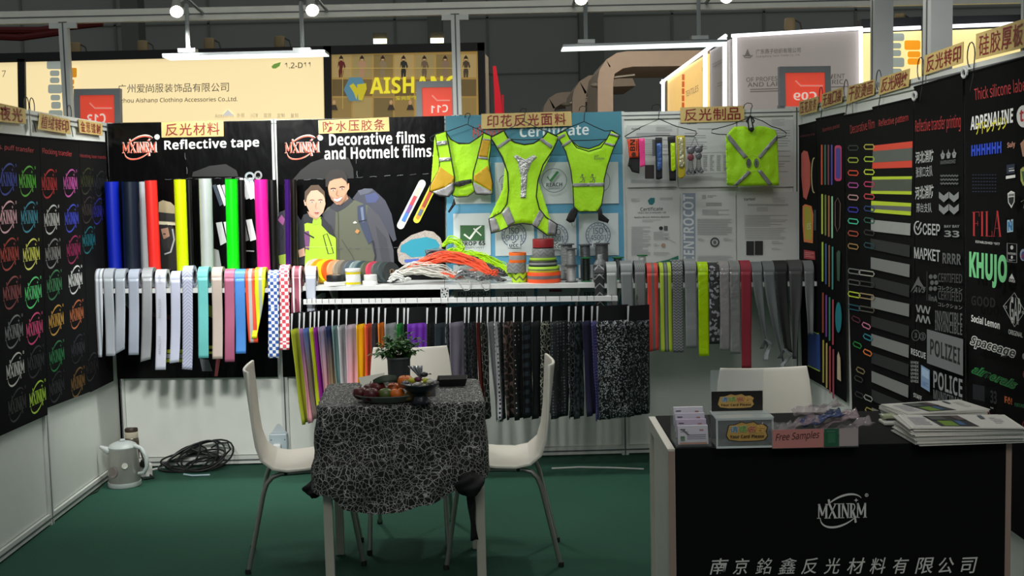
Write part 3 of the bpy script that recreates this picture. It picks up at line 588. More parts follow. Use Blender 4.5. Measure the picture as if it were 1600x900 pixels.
def capsule(a, x0, y0, x1, y1, w_, col):
    d = Vector((x1-x0, y1-y0)); an = math.atan2(d.y, d.x); P = [(x1+w_*math.cos(an+math.radians(q)), y1+w_*math.sin(an+math.radians(q))) for q in range(-90, 91, 30)]+[(x0+w_*math.cos(an+math.radians(q)), y0+w_*math.sin(an+math.radians(q))) for q in range(90, 271, 30)]
    a.poly(P, col)
capsule(a, 862, 384, 742, 620, 21, '#dfe3d8'); capsule(a, 950, 350, 832, 588, 19, '#dfe23a'); capsule(a, 856, 396, 750, 606, 12, '#cfd6d2'); capsule(a, 942, 366, 838, 576, 11, '#c98a3a')
for (p, q, c) in ((( 850, 408), (825, 455), '#c9c4b0'), ((825, 455), (800, 505), '#c8434d'), ((800, 505), (778, 550), '#7f5aa0'), ((778, 550), (755, 596), '#3f7fd0')): a.line([p, q], 20, c)
for (p, q, c) in (((915, 420), (890, 470), '#b3402c'), ((890, 470), (868, 515), '#a34432'), ((860, 530), (845, 562), '#5d6f8c')): a.line([p, q], 18, c)
a.poly([(722, 760), (745, 715), (800, 675), (880, 648), (925, 655), (965, 690), (975, 720), (960, 830), (900, 842), (750, 840), (730, 820)], pattern('speckle', '#b9b1a8', '#8f867d', 'cell', 420, .35)); a.poly([(742, 735), (800, 700), (885, 685), (940, 700), (962, 730), (940, 790), (800, 800), (765, 775), (740, 770)], '#2593ab'); a.poly([(762, 812), (845, 806), (848, 824), (765, 830)], '#4a66b8')
a.build('product_picture', b2, True)
# approval cards on the blue banner
a = Art(plY(YB)); a.poly([(696, 181), (971, 174), (973, 240), (697, 246)], '#3d7f92'); a.text('Certificate', (812, 214.5), (920, 210.5), (812, 197), '#dfe9ea', .025)
CW = '#c9d3d4'
for x0, x1 in ((708, 766), (773, 834), (839, 900), (904, 966)):
    for y0, y1 in ((254, 319), (334, 400), (414, 472)): a.poly([(x0, y0), (x1, y0-1.2), (x1+1, y1-1.2), (x0+1, y1)], CW)
a.rect(719, 352, 757, 376, '#2f5f33'); a.line([(725, 366), (734, 373), (745, 358), (752, 353)], [3, 4, 3, 1.5], '#e6ece4'); a.line([(740, 357), (752, 368)], 2, '#e6ece4'); a.text('PROP 65', (720, 384), (758, 383), (720, 377.5), '#16201a', .03); a.text('COMPLIANT', (722, 388.5), (757, 387.8), (722, 385.8), '#3c4640')
for x, y, n in ((803, 367, '9001'), (868, 369, '14001'), (934.5, 367, '45001')):
    a.ring(x, y, 19, 19, 1, '#34466e'); a.ring(x, y, 15, 15, .7, '#34466e'); a.text('ISO', (x-8, y-1.5), (x+8, y-1.8), (x-8, y-11), '#2d3c66'); a.text(n, (x-12, y+8.5), (x+12, y+8), (x-12, y), '#2d3c66')
    for q in range(0, 360, 18):
        c, s_ = math.cos(math.radians(q)), math.sin(math.radians(q)); a.line([(x+16*c, y+16*s_), (x+18.2*c, y+18.2*s_)], 1, '#5a6a8c')
    a.rect(x-10, y+9, x+10, y+20, CW); a.line([(x-3, y+11), (x-1, y+13), (x+4, y+9)], 1.2, '#1c2238'); a.text('UCC', (x-7, y+19), (x+7, y+18.7), (x-7, y+14.5), '#1c2238', .03)
a.ring(866, 282, 19.5, 18.5, .9, '#5b6465'); a.line([(855, 276), (860, 283), (872, 268)], [2.5, 4.5, 4], '#2c7a3a'); a.text('REACH', (853.5, 292), (878.5, 291), (853.5, 286), '#253035', .03); a.text('COMPLIANT', (857, 296), (875, 295.5), (857, 293.8), '#253035')
a.ring(935, 283, 18, 18, .9, '#5b6465'); a.ring(792, 285, 12, 12, 1, '#2b3b44', 180, 270); a.bars(783, 288, 792, 298, 4, '#5a666a'); 
for tx, x0, x1 in (('EN ISO 20471', 716, 768), ('107-2020', 787, 821), ('EN ISO 14116', 913, 962)): a.text(tx, (x0, 463), (x1, 462), (x0, 456), '#2a3136', .02)
a.rect(858, 452, 878, 456, '#7c2f35'); a.build('printed_card', b3, True)
logo(b3, PY(762, 206, YB), (1, 0, 0), .18, M('#c0584a'), Vector((0, -.0033, 0)))
# certificates pinned to the white panel
PAPER = M('#c4c6c4', .6, var=.02); INK = '#979a9a'; INK2 = '#3c4043'
def sheet(x0, y0, x1, y1, lb):
    return tag(MB().prism([PY(x0, y0, YW-.0), PY(x1, y0-1.5, YW), PY(x1+.8, y1-1.5, YW), PY(x0+.8, y1, YW)], (0, -.002, 0)).build('certificate', PAPER, smooth=False), lb, 'certificate', 'certificates on the white panel')
CS = crop(960, 160, 3.46)
def arts(): return Art(plY(YW-.002), CS, .0006)
c1 = sheet(979, 196, 1057, 293, 'upper left certificate, behind the armbands'); a = arts(); a.text('Vartest', (92, 150), (140, 148), (92, 138), INK2, .02); a.bars(225, 132, 315, 160, 5, INK, .3, 1); a.bars(118, 165, 300, 182, 2, INK, .45, 2); a.bars(90, 200, 320, 290, 9, INK, .25, 3); a.rect(165, 338, 215, 412, '#3b3434'); a.bars(90, 420, 325, 440, 3, INK, .25, 4); a.build('printed_text', c1)
c2 = sheet(1060, 190, 1150, 293, 'upper middle certificate with a table, below the paper sign'); a = arts(); a.text('Vartest', (390, 120), (447, 117), (390, 108), INK2, .02); a.bars(450, 140, 560, 150, 1, INK, .5, 1); a.bars(380, 165, 500, 260, 8, INK, .25, 5); a.line([(395, 275), (625, 268), (628, 380), (398, 388)], 1.5, INK, True)
for i in range(6): a.bars(408+i*36, 285, 430+i*36, 372, 9, INK, .35, i)
a.bars(380, 400, 630, 425, 3, INK, .25, 6); a.build('printed_text', c2)
c3 = sheet(1152, 188, 1240, 293, 'upper right certificate, behind the lime drawstring bag'); a = arts(); a.bars(850, 90, 920, 130, 5, INK, .3, 1); a.bars(700, 150, 950, 400, 18, INK, .25, 2); a.build('printed_text', c3)
c4 = sheet(980, 298, 1061, 411, 'lower left certificate titled Certificate with a teal drop'); a = arts()
a.poly([(180, 530), (195, 516), (218, 516), (218, 540), (205, 555), (188, 552)], '#1f6f74'); a.text('Certificate', (140, 588), (262, 584), (140, 568), INK2, .01); a.text('OEKO-TEX STANDARD 100', (126, 602), (280, 599), (126, 593), INK2); a.text('Nanjing Mingxin Reflective Materials', (108, 628), (298, 625), (108, 617), INK2, .01); a.bars(90, 520, 140, 540, 4, INK, .3, 1); a.bars(245, 515, 315, 530, 3, INK, .3, 2); a.bars(150, 634, 250, 650, 3, INK, .3, 3)
a.bars(92, 672, 195, 830, 24, INK, .42, 3); a.ell(252, 680, 11, 10, '#202426'); a.rect(268, 668, 288, 692, '#55595b'); a.bars(212, 700, 300, 745, 6, INK, .35, 5); a.ell(265, 772, 12, 10, '#a98a74'); a.bars(212, 765, 245, 780, 2, INK, .3, 6); a.line([(270, 730), (300, 745), (330, 760)], 2, '#6d7fa0'); a.bars(212, 810, 300, 830, 3, INK, .3, 7); a.poly([(210, 868), (290, 850), (346, 828), (348, 862)], '#1f6a5a'); a.build('printed_text', c4)
c5 = sheet(1064, 300, 1149, 411, 'lower middle certificate with a blue grey lettered band up its left side'); a = arts(); a.rect(368, 490, 438, 868, '#8a95a3'); a.text('CENTROCOT', (432, 866), (428, 500), (374, 864), '#cfd3d6', .015); a.rect(474, 500, 495, 522, INK); a.bars(503, 502, 550, 518, 2, INK, .4, 1); a.bars(495, 542, 580, 562, 2, INK, .5, 2); a.bars(475, 580, 620, 612, 4, INK, .35, 3); a.bars(448, 630, 635, 720, 10, INK, .35, 4); a.ring(543, 756, 21, 22, 8, '#3c4043'); a.rect(535, 748, 551, 764, '#5b5f61'); a.bars(452, 735, 490, 750, 2, INK, .4, 5); a.bars(590, 735, 635, 750, 2, INK, .4, 6); a.bars(448, 830, 640, 862, 4, INK, .3, 7); a.build('printed_text', c5)
c6 = sheet(1151, 301, 1246, 412, 'lower right certificate with two dark squares'); a = arts(); a.text('Vartest', (700, 532), (762, 529), (700, 517), INK2, .02); a.bars(855, 515, 925, 545, 5, INK, .3, 1); a.bars(720, 550, 940, 562, 2, INK, .5, 2); a.bars(770, 568, 830, 592, 3, INK, .3, 2); a.bars(705, 610, 935, 675, 8, INK, .3, 3); a.bars(705, 680, 925, 745, 7, INK, .25, 4); a.rect(713, 750, 755, 826, '#262628'); a.rect(759, 749, 803, 825, '#262628'); a.bars(850, 750, 915, 770, 2, INK, .3, 5); a.bars(850, 788, 900, 800, 2, INK, .3, 6); a.build('printed_text', c6)
# ================================================================ PAPER SIGNS
YELLOW = M('#c8ae6c', .5, bump=.1, bs=20); RED = '#7c1216'
def paper_sign(pl, c4, txt, lb, off=.0, redge=None, bold=.009):
    """c4: four photo corners tl, tr, br, bl"""
    P = [pl(*q, off) for q in c4]; n = (P[1]-P[0]).cross(P[3]-P[0]).normalized()*.003
    t = tag(MB().prism(P, n if n.dot(O-P[0]) < 0 else -n).build('paper_sign', YELLOW, smooth=False), lb, 'sign')
    a = Art(pl, off=off+.0015); tl, tr, br_, bl = [Vector(q) for q in c4]; k = len(txt)
    for i, ch in enumerate(txt):
        def at(f, g): 
            q = (tl+(tr-tl)*f)*(1-g) + (bl+(br_-bl)*f)*g; return (q.x, q.y)
        f0, f1 = .05+.9*i/k+.012, .05+.9*(i+1)/k-.012
        a.text(ch, at(f0, .9), at(f1, .9), at(f0, .1), RED, 0 if ch in '条胶葱镭画硅植绒' else bold)
    a.build('lettering', t); return t
PB = plY(YB-.004)
paper_sign(PB, [(252, 191), (349, 188), (349.5, 213), (252.5, 215)], '反光材料', 'yellow paper sign reading 反光材料 above the words Reflective tape')
paper_sign(PB, [(497, 188), (607.5, 183), (608.5, 205), (498, 209)], '防水压胶条', 'yellow paper sign reading 防水压胶条 above the words Decorative films')
paper_sign(plY(YW-.03), [(752, 178), (892.5, 174), (893.5, 196.5), (752, 201.5)], '印花反光面料', 'yellow paper sign reading 印花反光面料 over the blue banner')
paper_sign(PB, [(1063, 168), (1163, 165), (1163, 189), (1063, 192)], '反光制品', 'yellow paper sign reading 反光制品 above the certificates')
PLL, PLR = plX(XL+.004), plX(XR-.004)
paper_sign(PLL, [(-42, 152), (40, 170), (41, 194), (-42, 186)], '印刷夜光', 'yellow paper sign reading 夜光 at the left edge of the photo', .004)
paper_sign(PLL, [(63, 176), (109, 187), (111, 210), (60, 202)], '植绒转印', 'yellow paper sign reading 植绒转印, second along the left wall', .004)
paper_sign(PLL, [(123, 186), (160, 193), (160, 212), (125, 207)], '金葱镭射', 'yellow paper sign on the left wall nearest the back corner', .004)
SR = [([(1248, 159), (1279, 150), (1276, 174), (1249, 181)], '压花胶条', 'crinkled yellow paper sign on the right wall nearest the back corner'),
 ([(1284, 147), (1317, 136), (1315, 160), (1283, 170)], '无缝口袋', 'crinkled yellow paper sign, second along the right wall from the corner'),
 ([(1325, 135), (1366, 124), (1365, 148), (1322, 163)], '干胶烫画', 'crinkled yellow paper sign, third along the right wall from the corner'),
 ([(1376, 121), (1421, 107), (1419, 135), (1372, 149)], '反光网纹', 'curled yellow paper sign reading 反光网纹 right of the third post'),
 ([(1444, 87), (1505, 65), (1504, 98), (1443, 118)], '反光转印', 'yellow paper sign reading 反光转印 above the transfer printing banner'),
 ([(1525, 53), (1604, 28), (1602, 74), (1524, 93)], '硅胶厚板', 'yellow paper sign reading 硅胶厚板 at the top right corner')]
for c4, tx, lb in SR: paper_sign(PLR, c4, tx, lb, .006)
# bent wire hooks over the side walls
def wire_hook(X, px, py, s, lb, R=.03):
    p = PX(px, py, X); z0 = 2.0; P = []
    for i in range(11):
        a = math.pi*(-.35+1.5*i/10); P.append(Vector((X+s*.02, p.y+R*math.cos(a)*1.0, 1.985+R*1.3+R*1.35*math.sin(a))))
    P += [Vector((X+s*.006, p.y-R*.9, 1.95)), Vector((X+s*.006, p.y-R*.2, 1.9))]
    return tag(MB().tube(P, .0022, 6).build('wire_hook', M('#4a4c4e', .35, .8)), lb, 'hook')
for px, py, lb in ((48, 165, 'wire hook between the first two paper signs on the left wall'), (115, 185, 'wire hook left of the corner paper sign on the left wall'), (57, 172, 'second wire hook beside the gap in the left wall signs')): wire_hook(XL, px, py, -1, lb)
for px, py, lb in ((1320, 135, 'wire hook between the second and third paper signs on the right wall'), (1371, 118, 'wire hook between the third and fourth paper signs on the right wall'), (1436, 95, 'wire hook before the 反光转印 paper sign'), (1515, 62, 'large wire hook between the two rightmost paper signs'), (1281, 148, 'wire hook between the two corner paper signs on the right wall')): wire_hook(XR-.01, px, py, .3, lb, .035)
# ================================================================ SIDE BANNERS
def side_banner(X, pts, lb, name='banner'):
    s = -1 if X > 0 else 1; P = [PX(*q, X) for q in pts]
    mb = MB(); q0, q1, q2, q3 = P       # tl tr br bl, with soft waves down the cloth
    amp = .0012; th = Vector((s*.002, 0, 0))
    mb.prism(P, th); r = .007
    mb.tube([q0+Vector((0, 0, -.004)), q1+Vector((0, 0, -.004))], .005, 8)
    return tag(mb.build(name, CLOTHBLK, smooth=False), lb, 'banner')
XLB, XRB = XL+.006, XR-.006
lb1 = side_banner(XLB, [(-30, 205), (61, 214), (74, 648), (-20, 690)], 'black cloth banner headed puff transfer, leftmost with coloured logos')
lb2 = side_banner(XLB, [(61.5, 214), (122, 219), (140.5, 612), (74.5, 637)], 'black cloth banner headed Flocking transfer, second on the left wall')
lb3 = side_banner(XLB, [(122.5, 219), (165, 222), (177, 595), (141, 613)], 'black cloth banner with dim logos, in the back left corner')
lb0 = None
for b, rows in ((lb1, ((11, 280, '#2b3f9e'), (42, 283, '#4fae35'), (11, 339, '#e3aebb'), (45, 339, '#2d8ea8'), (14, 397, '#b03330'), (48, 397, '#e3e36a'), (18, 457, '#8e2c2a'), (51, 457, '#4fdd73'), (21, 518, '#7c7f7c'), (53, 513, '#e03a78'), (23, 577, '#d5d4cd'), (55, 565, '#0f1011'), (26, 632, '#0c0d0e'), (58, 620, '#b9e03c'))),
                (lb2, ((76, 287, '#a81f27'), (109, 286, '#b04f96'), (80, 343, '#c4c6c2'), (111, 341, '#3547b8'), (82, 396, '#8b8d8d'), (114, 390, '#8a2050'), (84, 445, '#157a3c'), (117, 437, '#dde0dd'), (87, 500, '#cf9a2c'), (119, 491, '#b8632a'), (88, 556, '#157d3c'), (121, 545, '#0b0f14'), (88, 604, '#0a0d13'), (121, 597, '#7d5a2b'))),
                (lb3, ((135, 283, '#2a2e12'), (156, 287, '#1c2023'), (137, 328, '#2f291c'), (153, 330, '#24247a'), (138, 375, '#14626a'), (143, 573, '#1d1d1e')))):
    for px, py, c in rows:
        p = PX(px, py, XLB); 
        logo(b, p, (0, 1, 0), .205, M(c, .45, var=.02), Vector((.0028, 0, 0)))
def xtext(b, X, items, off=.003):
    a = Art(plX(X), off=off)
    for tx, bl, br_, tl, c, *k in items: a.text(tx, bl, br_, tl, c, *(k or [0]))
    return a.build('lettering', b)
RT = '#b03034'
xtext(lb1, XLB, [('Luminous. puff transfer', (-38, 231), (53, 241), (-38, 220), RT)])
xtext(lb2, XLB, [('Flocking transfer', (67, 242), (113, 247), (66, 231), RT)]); xtext(lb3, XLB, [('Vibrating. laser transfer', (125, 247), (167, 250), (124, 240), '#7c2326')])
rb = {}
for k, pts, lb in ((1, [(1243, 197), (1275, 189), (1283, 601), (1254, 585)], 'black cloth banner with coral and yellow patches, in the back right corner'),
                   (2, [(1275.5, 185), (1319, 176), (1323, 629), (1283.5, 601)], 'black cloth banner headed Seamless pocket, with thin coloured bars'),
                   (3, [(1318.5, 180), (1364, 171), (1366, 668), (1332, 640)], 'black cloth banner headed Decorative film, with slot outlines'),
                   (4, [(1364, 167), (1428, 152), (1432, 722), (1366, 668)], 'black cloth banner headed Reflective pattern, with wide striped bands'),
                   (5, [(1429, 135), (1505, 113), (1509, 780), (1433, 722)], 'black cloth banner headed Reflective transfer printing, with grey lettering'),
                   (6, [(1509, 114), (1680, 66), (1680, 900), (1512, 780)], 'black cloth banner headed Thick silicone label, at the right edge of the photo')):
    rb[k] = side_banner(XRB, pts, lb)
for px, py, lb in ((1429, 150, 'white tie knot at the top edge between the fourth and fifth right banners'), (1507, 114, 'white tie knot at the top edge between the fifth and sixth right banners')):
    p = PX(px, py, XRB-.012); tag(MB().tube([p+Vector((0, .022*math.cos(i*.6), .016*math.sin(i*.6))) for i in range(11)], .006, 6).build('tie', M('#b9bbb8', .5)), lb, 'tie')
PRB = plX(XRB)
xtext(rb[1], XRB, [('embossing strip', (1250, 216), (1273, 212), (1250, 211), '#5c191d')]); xtext(rb[2], XRB, [('Seamless pocket', (1285, 208), (1312, 201), (1285, 200), '#8e2228')])
xtext(rb[3], XRB, [('Decorative film', (1329, 209), (1367, 200), (1328, 195), '#a3262c')]); xtext(rb[4], XRB, [('Reflective pattern', (1373, 201), (1419, 192), (1373, 187), RT)])
xtext(rb[5], XRB, [('Reflective transfer printing', (1430, 212), (1501, 205), (1430, 187), RT)]); xtext(rb[6], XRB, [('Thick silicone labe', (1523, 157), (1603, 142), (1522, 138), RT)])
# corner banner patches
a = Art(PRB); a.poly([(1252, 240), (1256, 235), (1262, 237), (1266, 255), (1266, 290), (1260, 312), (1255, 308), (1252, 275)], '#c4584e'); a.ring(1272, 274, 4, 27, 1.6, '#b9ae7a', 80, 280)
a.poly([(1254, 322), (1258, 319), (1268, 322), (1271, 335), (1270, 380), (1256, 378), (1254, 350)], '#d97a3e'); a.poly([(1256, 326), (1259, 322), (1266, 325), (1268, 337), (1268, 375), (1258, 374)], '#a9a02e'); a.text('ES', (1261, 359), (1267, 358), (1261, 349), '#c8c98e', .02); a.rect(1272, 328, 1275, 360, '#2c3542')
a.poly([(1256, 390), (1273, 393), (1274, 406), (1256, 404)], '#a82a33'); a.bars(1258, 394, 1272, 403, 3, '#d98f8f', .3, 1, .1); a.poly([(1262, 513), (1281, 523), (1282, 580), (1262, 570)], '#1c3f86'); a.line([(1263, 515), (1279, 522), (1279, 520)], 1.2, '#b6d43c'); a.line([(1262, 571), (1281, 580)], 1.6, '#b6d43c'); a.build('patch', rb[1], True)
a = Art(PRB)
for r, (y0, y1) in enumerate(((226, 289), (303, 366), (378, 440), (457, 520), (531, 598))):
    cs = (('#d8503a', '#3f6a5c', '#7c3350', '#4b3fa0'), ('#c8d84a', '#7c8848', '#a86a4a', '#8fd0a0'), ('#b6d83c', '#3b5f9a', '#8a5a3a', '#3f8f88'), ('#a84a3c', '#7a4aa0', '#3a8a6c', '#b04a58'), ('#b8a84a', '#c8b070', '#b84a4a', '#a83f58'))[r]
    for i, c in enumerate(cs): 
        x = 1284+i*5.2+r*.6; rr(a, x-1.3, y0+i*r*1.2, x+1.3, y1+i*r*2.1, c, 1.2)
    x = 1309+r*.8
    if r == 0: rr(a, 1304, 227, 1315, 283, '#c8386a', 4); rr(a.up(), 1306, 231, 1313, 279, '#4a3a9a', 3)
    if r == 1: a.line([(1305, 316), (1309, 309), (1313, 318), (1312, 355), (1308, 362), (1305, 352)], 1.4, '#6a4a4a', True)
    if r == 2: a.poly([(1307, 395), (1310, 391), (1313, 393), (1312, 440), (1308, 438)], '#33513f')
    if r == 3: a.ell(1310, 496, 5, 24, '#1d7d88')
    if r == 4: a.poly([(1308, 556), (1310, 549), (1313, 560), (1314, 596), (1308, 592)], '#c9b49a')
a.build('pocket_sample', rb[2], True)
a = Art(PRB)
def slot(a, x0, y, x1, h, c, w_=1.5, sl=0): a.line([(x0+2, y-h/2), (x1-2, y-h/2+sl), (x1, y+sl), (x1-2, y+h/2+sl), (x0+2, y+h/2), (x0, y)], w_, c, True)
for i, (y, c1_, c2_) in enumerate(((231, '#26292b', '#b9b04a'), (250, '#a3b03c', '#a9c23c'), (270, '#e04a33', '#c3d83c'), (289, '#b04a9a', '#c8346a'), (308, '#c89a9a', '#c8404a'), (327, '#3a35b0', '#1f3f7a'), (345, '#4ac8a0', '#1f5a48'), (364, '#b04a33', '#28292a'), (384, '#a8814a', '#15484f'), (423, '#77797a', '#a5a69a'), (440, '#5b5d5e', '#3b3b35'), (459, '#c3d83c', '#a58f6a'), (479, '#1f5a6a', '#5a554a'))):
    slot(a, 1325, y, 1341+(3 if i > 8 else 0), 7, c1_, 1.8, i*.25); slot(a, 1350-(8 if i > 8 else 0), y-1.5+(4 if i > 8 else 0), 1366, 7, c2_, 1.8, i*.3)
for i, (x, y, c) in enumerate(((1331, 497, '#5a1f3a'), (1347, 507, '#c87a9a'), (1333, 537, '#1f8a3a'), (1349, 525, '#2f8a9a'), (1349, 549, '#e07a3a'), (1338, 577, '#8a7a55'), (1335, 590, '#3a3a33'), (1336, 615, '#28292a'), (1350, 620, '#9a9b95'), (1352, 640, '#a8954a'))): slot(a, x, y, x+13, 7, c, 1.8, 4)
a.build('slot_sample', rb[3], True)
a = Art(PRB, crop(1240, 120, 3.46)); SIL = M('#a3a5a1', .4, .1, bump=.08, bs=90); SILB = pattern('silver_check', '#8f918e', '#6a6c6a', 'check', 260, .5, .45, .0)
def band(a, t0, t1, b1_, b0, col): a.poly([t0, t1, b1_, b0], col)
band(a, (430, 372), (643, 348), (640, 490), (425, 497), '#e0432f'); band(a.up(), (428, 402), (642, 384), (641, 452), (426, 464), M('#6c7070', .4, .4))
band(a, (425, 540), (640, 538), (638, 637), (418, 632), '#bfd62c'); band(a.up(), (424, 556), (640, 553), (638, 618), (420, 616), M('#5f645c', .4, .4))
band(a, (420, 670), (636, 683), (634, 750), (418, 732), '#bfd62c'); band(a.up(), (420, 693), (636, 702), (635, 727), (419, 714), M('#77797a', .4, .4))
band(a, (418, 772), (632, 793), (630, 858), (418, 834), SIL)
a.cv = crop(1240, 360, 3)
DKB = pattern('dark_band', '#2a2c2d', '#1c1d1e', 'check', 200, .5)
for i, (l0, r0, h) in enumerate(((38, 70, 52), (125, 160, 56), (215, 258, 52), (308, 345, 56), (400, 448, 52), (484, 538, 56), (570, 628, 54), (658, 727, 54), (745, 815, 54), (830, 905, 50), (915, 990, 50))):
    band(a, (361+i*.6, l0), (545-i, r0), (544-i, r0+h+4), (361+i*.6, l0+h-2), DKB if i % 2 == 0 else SILB)
a.build('striped_band', rb[4], True)
# transfer-printing banner
a = Art(PRB, crop(1400, 100, 3.46)); G1, G2, G3 = '#b9bcba', '#8d908f', '#5d6061'
for tx, bl, br_, tl, bd in (('河北消防', (105, 540), (203, 528), (105, 475), .02), ('张家口支队', (108, 614), (198, 606), (108, 557), .0), ('河北消防', (103, 735), (203, 723), (103, 664), .02), ('邢台支队', (110, 802), (193, 803), (110, 752), .0)): a.text(tx, bl, br_, tl, G1, bd)
for i in range(3):
    x = 240+i*31; a.poly([(x, 490-i*3), (x+9, 480-i*3), (x+12, 462-i*3), (x+16, 480-i*3), (x+25, 487-i*3), (x+19, 512-i*3), (x+6, 515-i*3)], G2); a.rect(x+7, 490-i*3, x+18, 493-i*3, '#101112')
a.text('MARIMARIONEZ', (240, 543), (322, 536), (240, 523), G3, .02)
for j in range(3):
    P = []
    for i in range(13): P.append((240+i*8, 601+j*22+(6 if i % 2 else 0)-j))
    a.line(P, 9, G3)
for j in range(2):
    for x in (232, 287): a.poly([(x, 690+j*66), (x+26, 712+j*66), (x+52, 690+j*66), (x+52, 725+j*66), (x+26, 748+j*66), (x, 724+j*66)], '#898c8d')
a.cv = crop(1400, 340, 3)
a.ring(102, 48, 16, 30, 6, G1, 0, 290); a.line([(95, 40), (102, 58), (118, 22)], 6, G1); a.text('СБЕР', (125, 80), (206, 85), (125, 27), G1, .02)
a.text('33', (226, 90), (297, 93), (226, 60), G2, .03); a.text('BAY BAY', (226, 47), (297, 47), (226, 35), G2, .02); a.text('МАРКЕТ', (85, 190), (206, 208), (85, 138), G1, .02); a.text('RRRR', (218, 214), (305, 222), (218, 165), G3, .03)
a.poly([(66, 352), (100, 285), (106, 275), (112, 295), (140, 340), (118, 325), (98, 315)], G3); a.text('AVS', (80, 352), (140, 352), (80, 326), G3, .03, .3); a.line([(145, 252), (145, 390)], 1.5, '#4b4d4e')
for i in range(2):
    for j in range(3): a.ell(163+i*20+(j % 2)*6, 277+j*28, 9, 11, G3)
a.text('iinA', (153, 388), (193, 396), (153, 360), G3, .03)
for j in range(2): a.text('CERTIFIED', (197, 301+j*82), (310, 308+j*88), (197, 260+j*80), '#4b4d4e', .01); a.text('コレクション', (197, 337+j*78), (310, 349+j*84), (197, 318+j*78), G2)
for j in range(2):
    for i in range(6): a.line([(95+i*11, 442+j*46+i*2), (104+i*11, 408+j*46+i*2)] if (i+j) % 2 else [(104+i*11, 442+j*46+i*2), (95+i*11, 408+j*46+i*2)], 6, G2)
for j in range(2): a.text('INVINCIBLE', (183, 488+j*40), (310, 506+j*46), (183, 434+j*52), G3, .02)
for x, r_, y in ((92, 18, 552), (125, 13, 557)): a.ring(x, y, r_, r_*1.35, 3, G3); a.text('3', (x-6, y+11), (x+6, y+12), (x-6, y-12), G3, .02)
a.poly([(145, 523), (314, 570), (314, 742), (145, 682)], '#6f7273'); a.text('POLIZEI', (160, 642), (300, 692), (160, 566), '#17181a', .02); a.text('RESCUE', (70, 640), (139, 664), (70, 611), G1, .03)
for j in range(6): a.text('uvex', (69, 684+j*17.5), (106, 688+j*17.5), (69, 671+j*17.5), G2, .03)
a.poly([(117, 690), (158, 715), (158, 818), (117, 792)], '#7f98b8'); a.poly([(121, 700), (154, 722), (154, 760), (121, 738)], '#a3bed6'); a.bars(122, 765, 152, 785, 3, '#5c7aa8', .4, 1, .5)
a.text('POLICE', (175, 798), (311, 845), (175, 716), '#8b8e8f', .025); a.text('MUNICIPALE', (175, 850), (311, 900), (175, 803), G3, .02); a.text('STAFF', (82, 840), (120, 858), (82, 820), G1, .02)
a.build('print', rb[5], True)
# silicone-label banner
a = Art(PRB, crop(1400, 100, 3.46)); Wt = '#e8e8e4'
a.text('ADRENALINE', (403, 358), (632, 316), (404, 286), Wt, .03, .0); a.text('アドレナリン', (432, 384), (600, 350), (434, 318), '#d8d02e', .02)
a.ell(690, 283, 38, 60, '#dfe0dc'); a.text('t', (668, 315), (690, 310), (668, 250), '#b3262c', .03)
a.text('HHHHHH', (407, 499), (570, 481), (407, 440), '#1f45c8', .05); a.text('Suly', (602, 462), (644, 455), (602, 424), '#d99a86', .02)
a.poly([(672, 430), (700, 400), (700, 500), (685, 500)], '#b98a70'); a.poly([(598, 545), (642, 540), (642, 590), (598, 594)], '#1a2440'); a.line([(610, 578), (640, 574)], 5, Wt); a.line([(610, 566), (636, 562)], 2, Wt); a.poly([(594, 606), (645, 598), (645, 614), (594, 622)], Wt)
for j in range(6):
    for i in range(9): a.line([(412+i*15, 600+j*18), (422+i*15, 599+j*18)], 4, '#23284a')
a.poly([(603, 700), (622, 685), (642, 694), (641, 745), (624, 780), (606, 750)], Wt); a.poly([(608, 722), (637, 718), (636, 745), (624, 766), (610, 748)], '#1a1c1f'); a.text('FORTUNE', (608, 716), (638, 712), (608, 704), '#2a2c2f', .02)
a.poly([(672, 570), (688, 555), (703, 570), (700, 640), (688, 660), (674, 630)], '#c9cf6a'); a.poly([(678, 580), (700, 580), (698, 625), (688, 640)], '#3f6a4a'); a.line([(676, 745), (700, 730), (690, 780)], 5, '#8a8478')
a.cv = crop(1400, 340, 3)
def bigserif(a, tx, x0, y1, x1, y1r, y0, y0r, col):
    """tall serif capitals F I L A drawn stroke by stroke"""
    def q(u, v): 
        x = x0+(x1-x0)*u; lo = y1+(y1r-y1)*u; hi = y0+(y0r-y0)*u; return (x, lo+(hi-lo)*v)
    W = (x1-x0)
    def st(u0, v0, u1, v1, w_): a.line([q(u0, v0), q(u1, v1)], w_*W, col)
    st(.06, 0, .06, 1, .055); st(.02, .01, .12, .01, .012); st(.0, .99, .24, .99, .014); st(.24, .8, .24, 1, .012); st(.06, .52, .19, .52, .012); st(.19, .42, .19, .62, .012)
    st(.34, 0, .34, 1, .055); st(.29, .01, .39, .01, .012); st(.29, .99, .39, .99, .012)
    st(.5, 0, .5, 1, .055); st(.45, .01, .68, .01, .014); st(.68, .0, .68, .22, .012); st(.45, .99, .55, .99, .012)
    st(.74, 0, .86, 1, .014); st(.86, 1, .96, 0, .055); st(.78, .32, .92, .32, .012); st(.71, .01, .79, .01, .012); st(.9, .01, 1.0, .01, .012)
bigserif(a, 'FILA', 357, 86, 494, 90, -26, -33, '#c22a32')
a.text('ESTABLISHED 1977', (373, 118), (486, 130), (373, 107), Wt, .01); a.text('N', (521, 70), (549, 66), (521, 12), '#bcd9e6', .1); a.text('N', (524, 64), (546, 60), (524, 20), '#3a8fc8', .04)
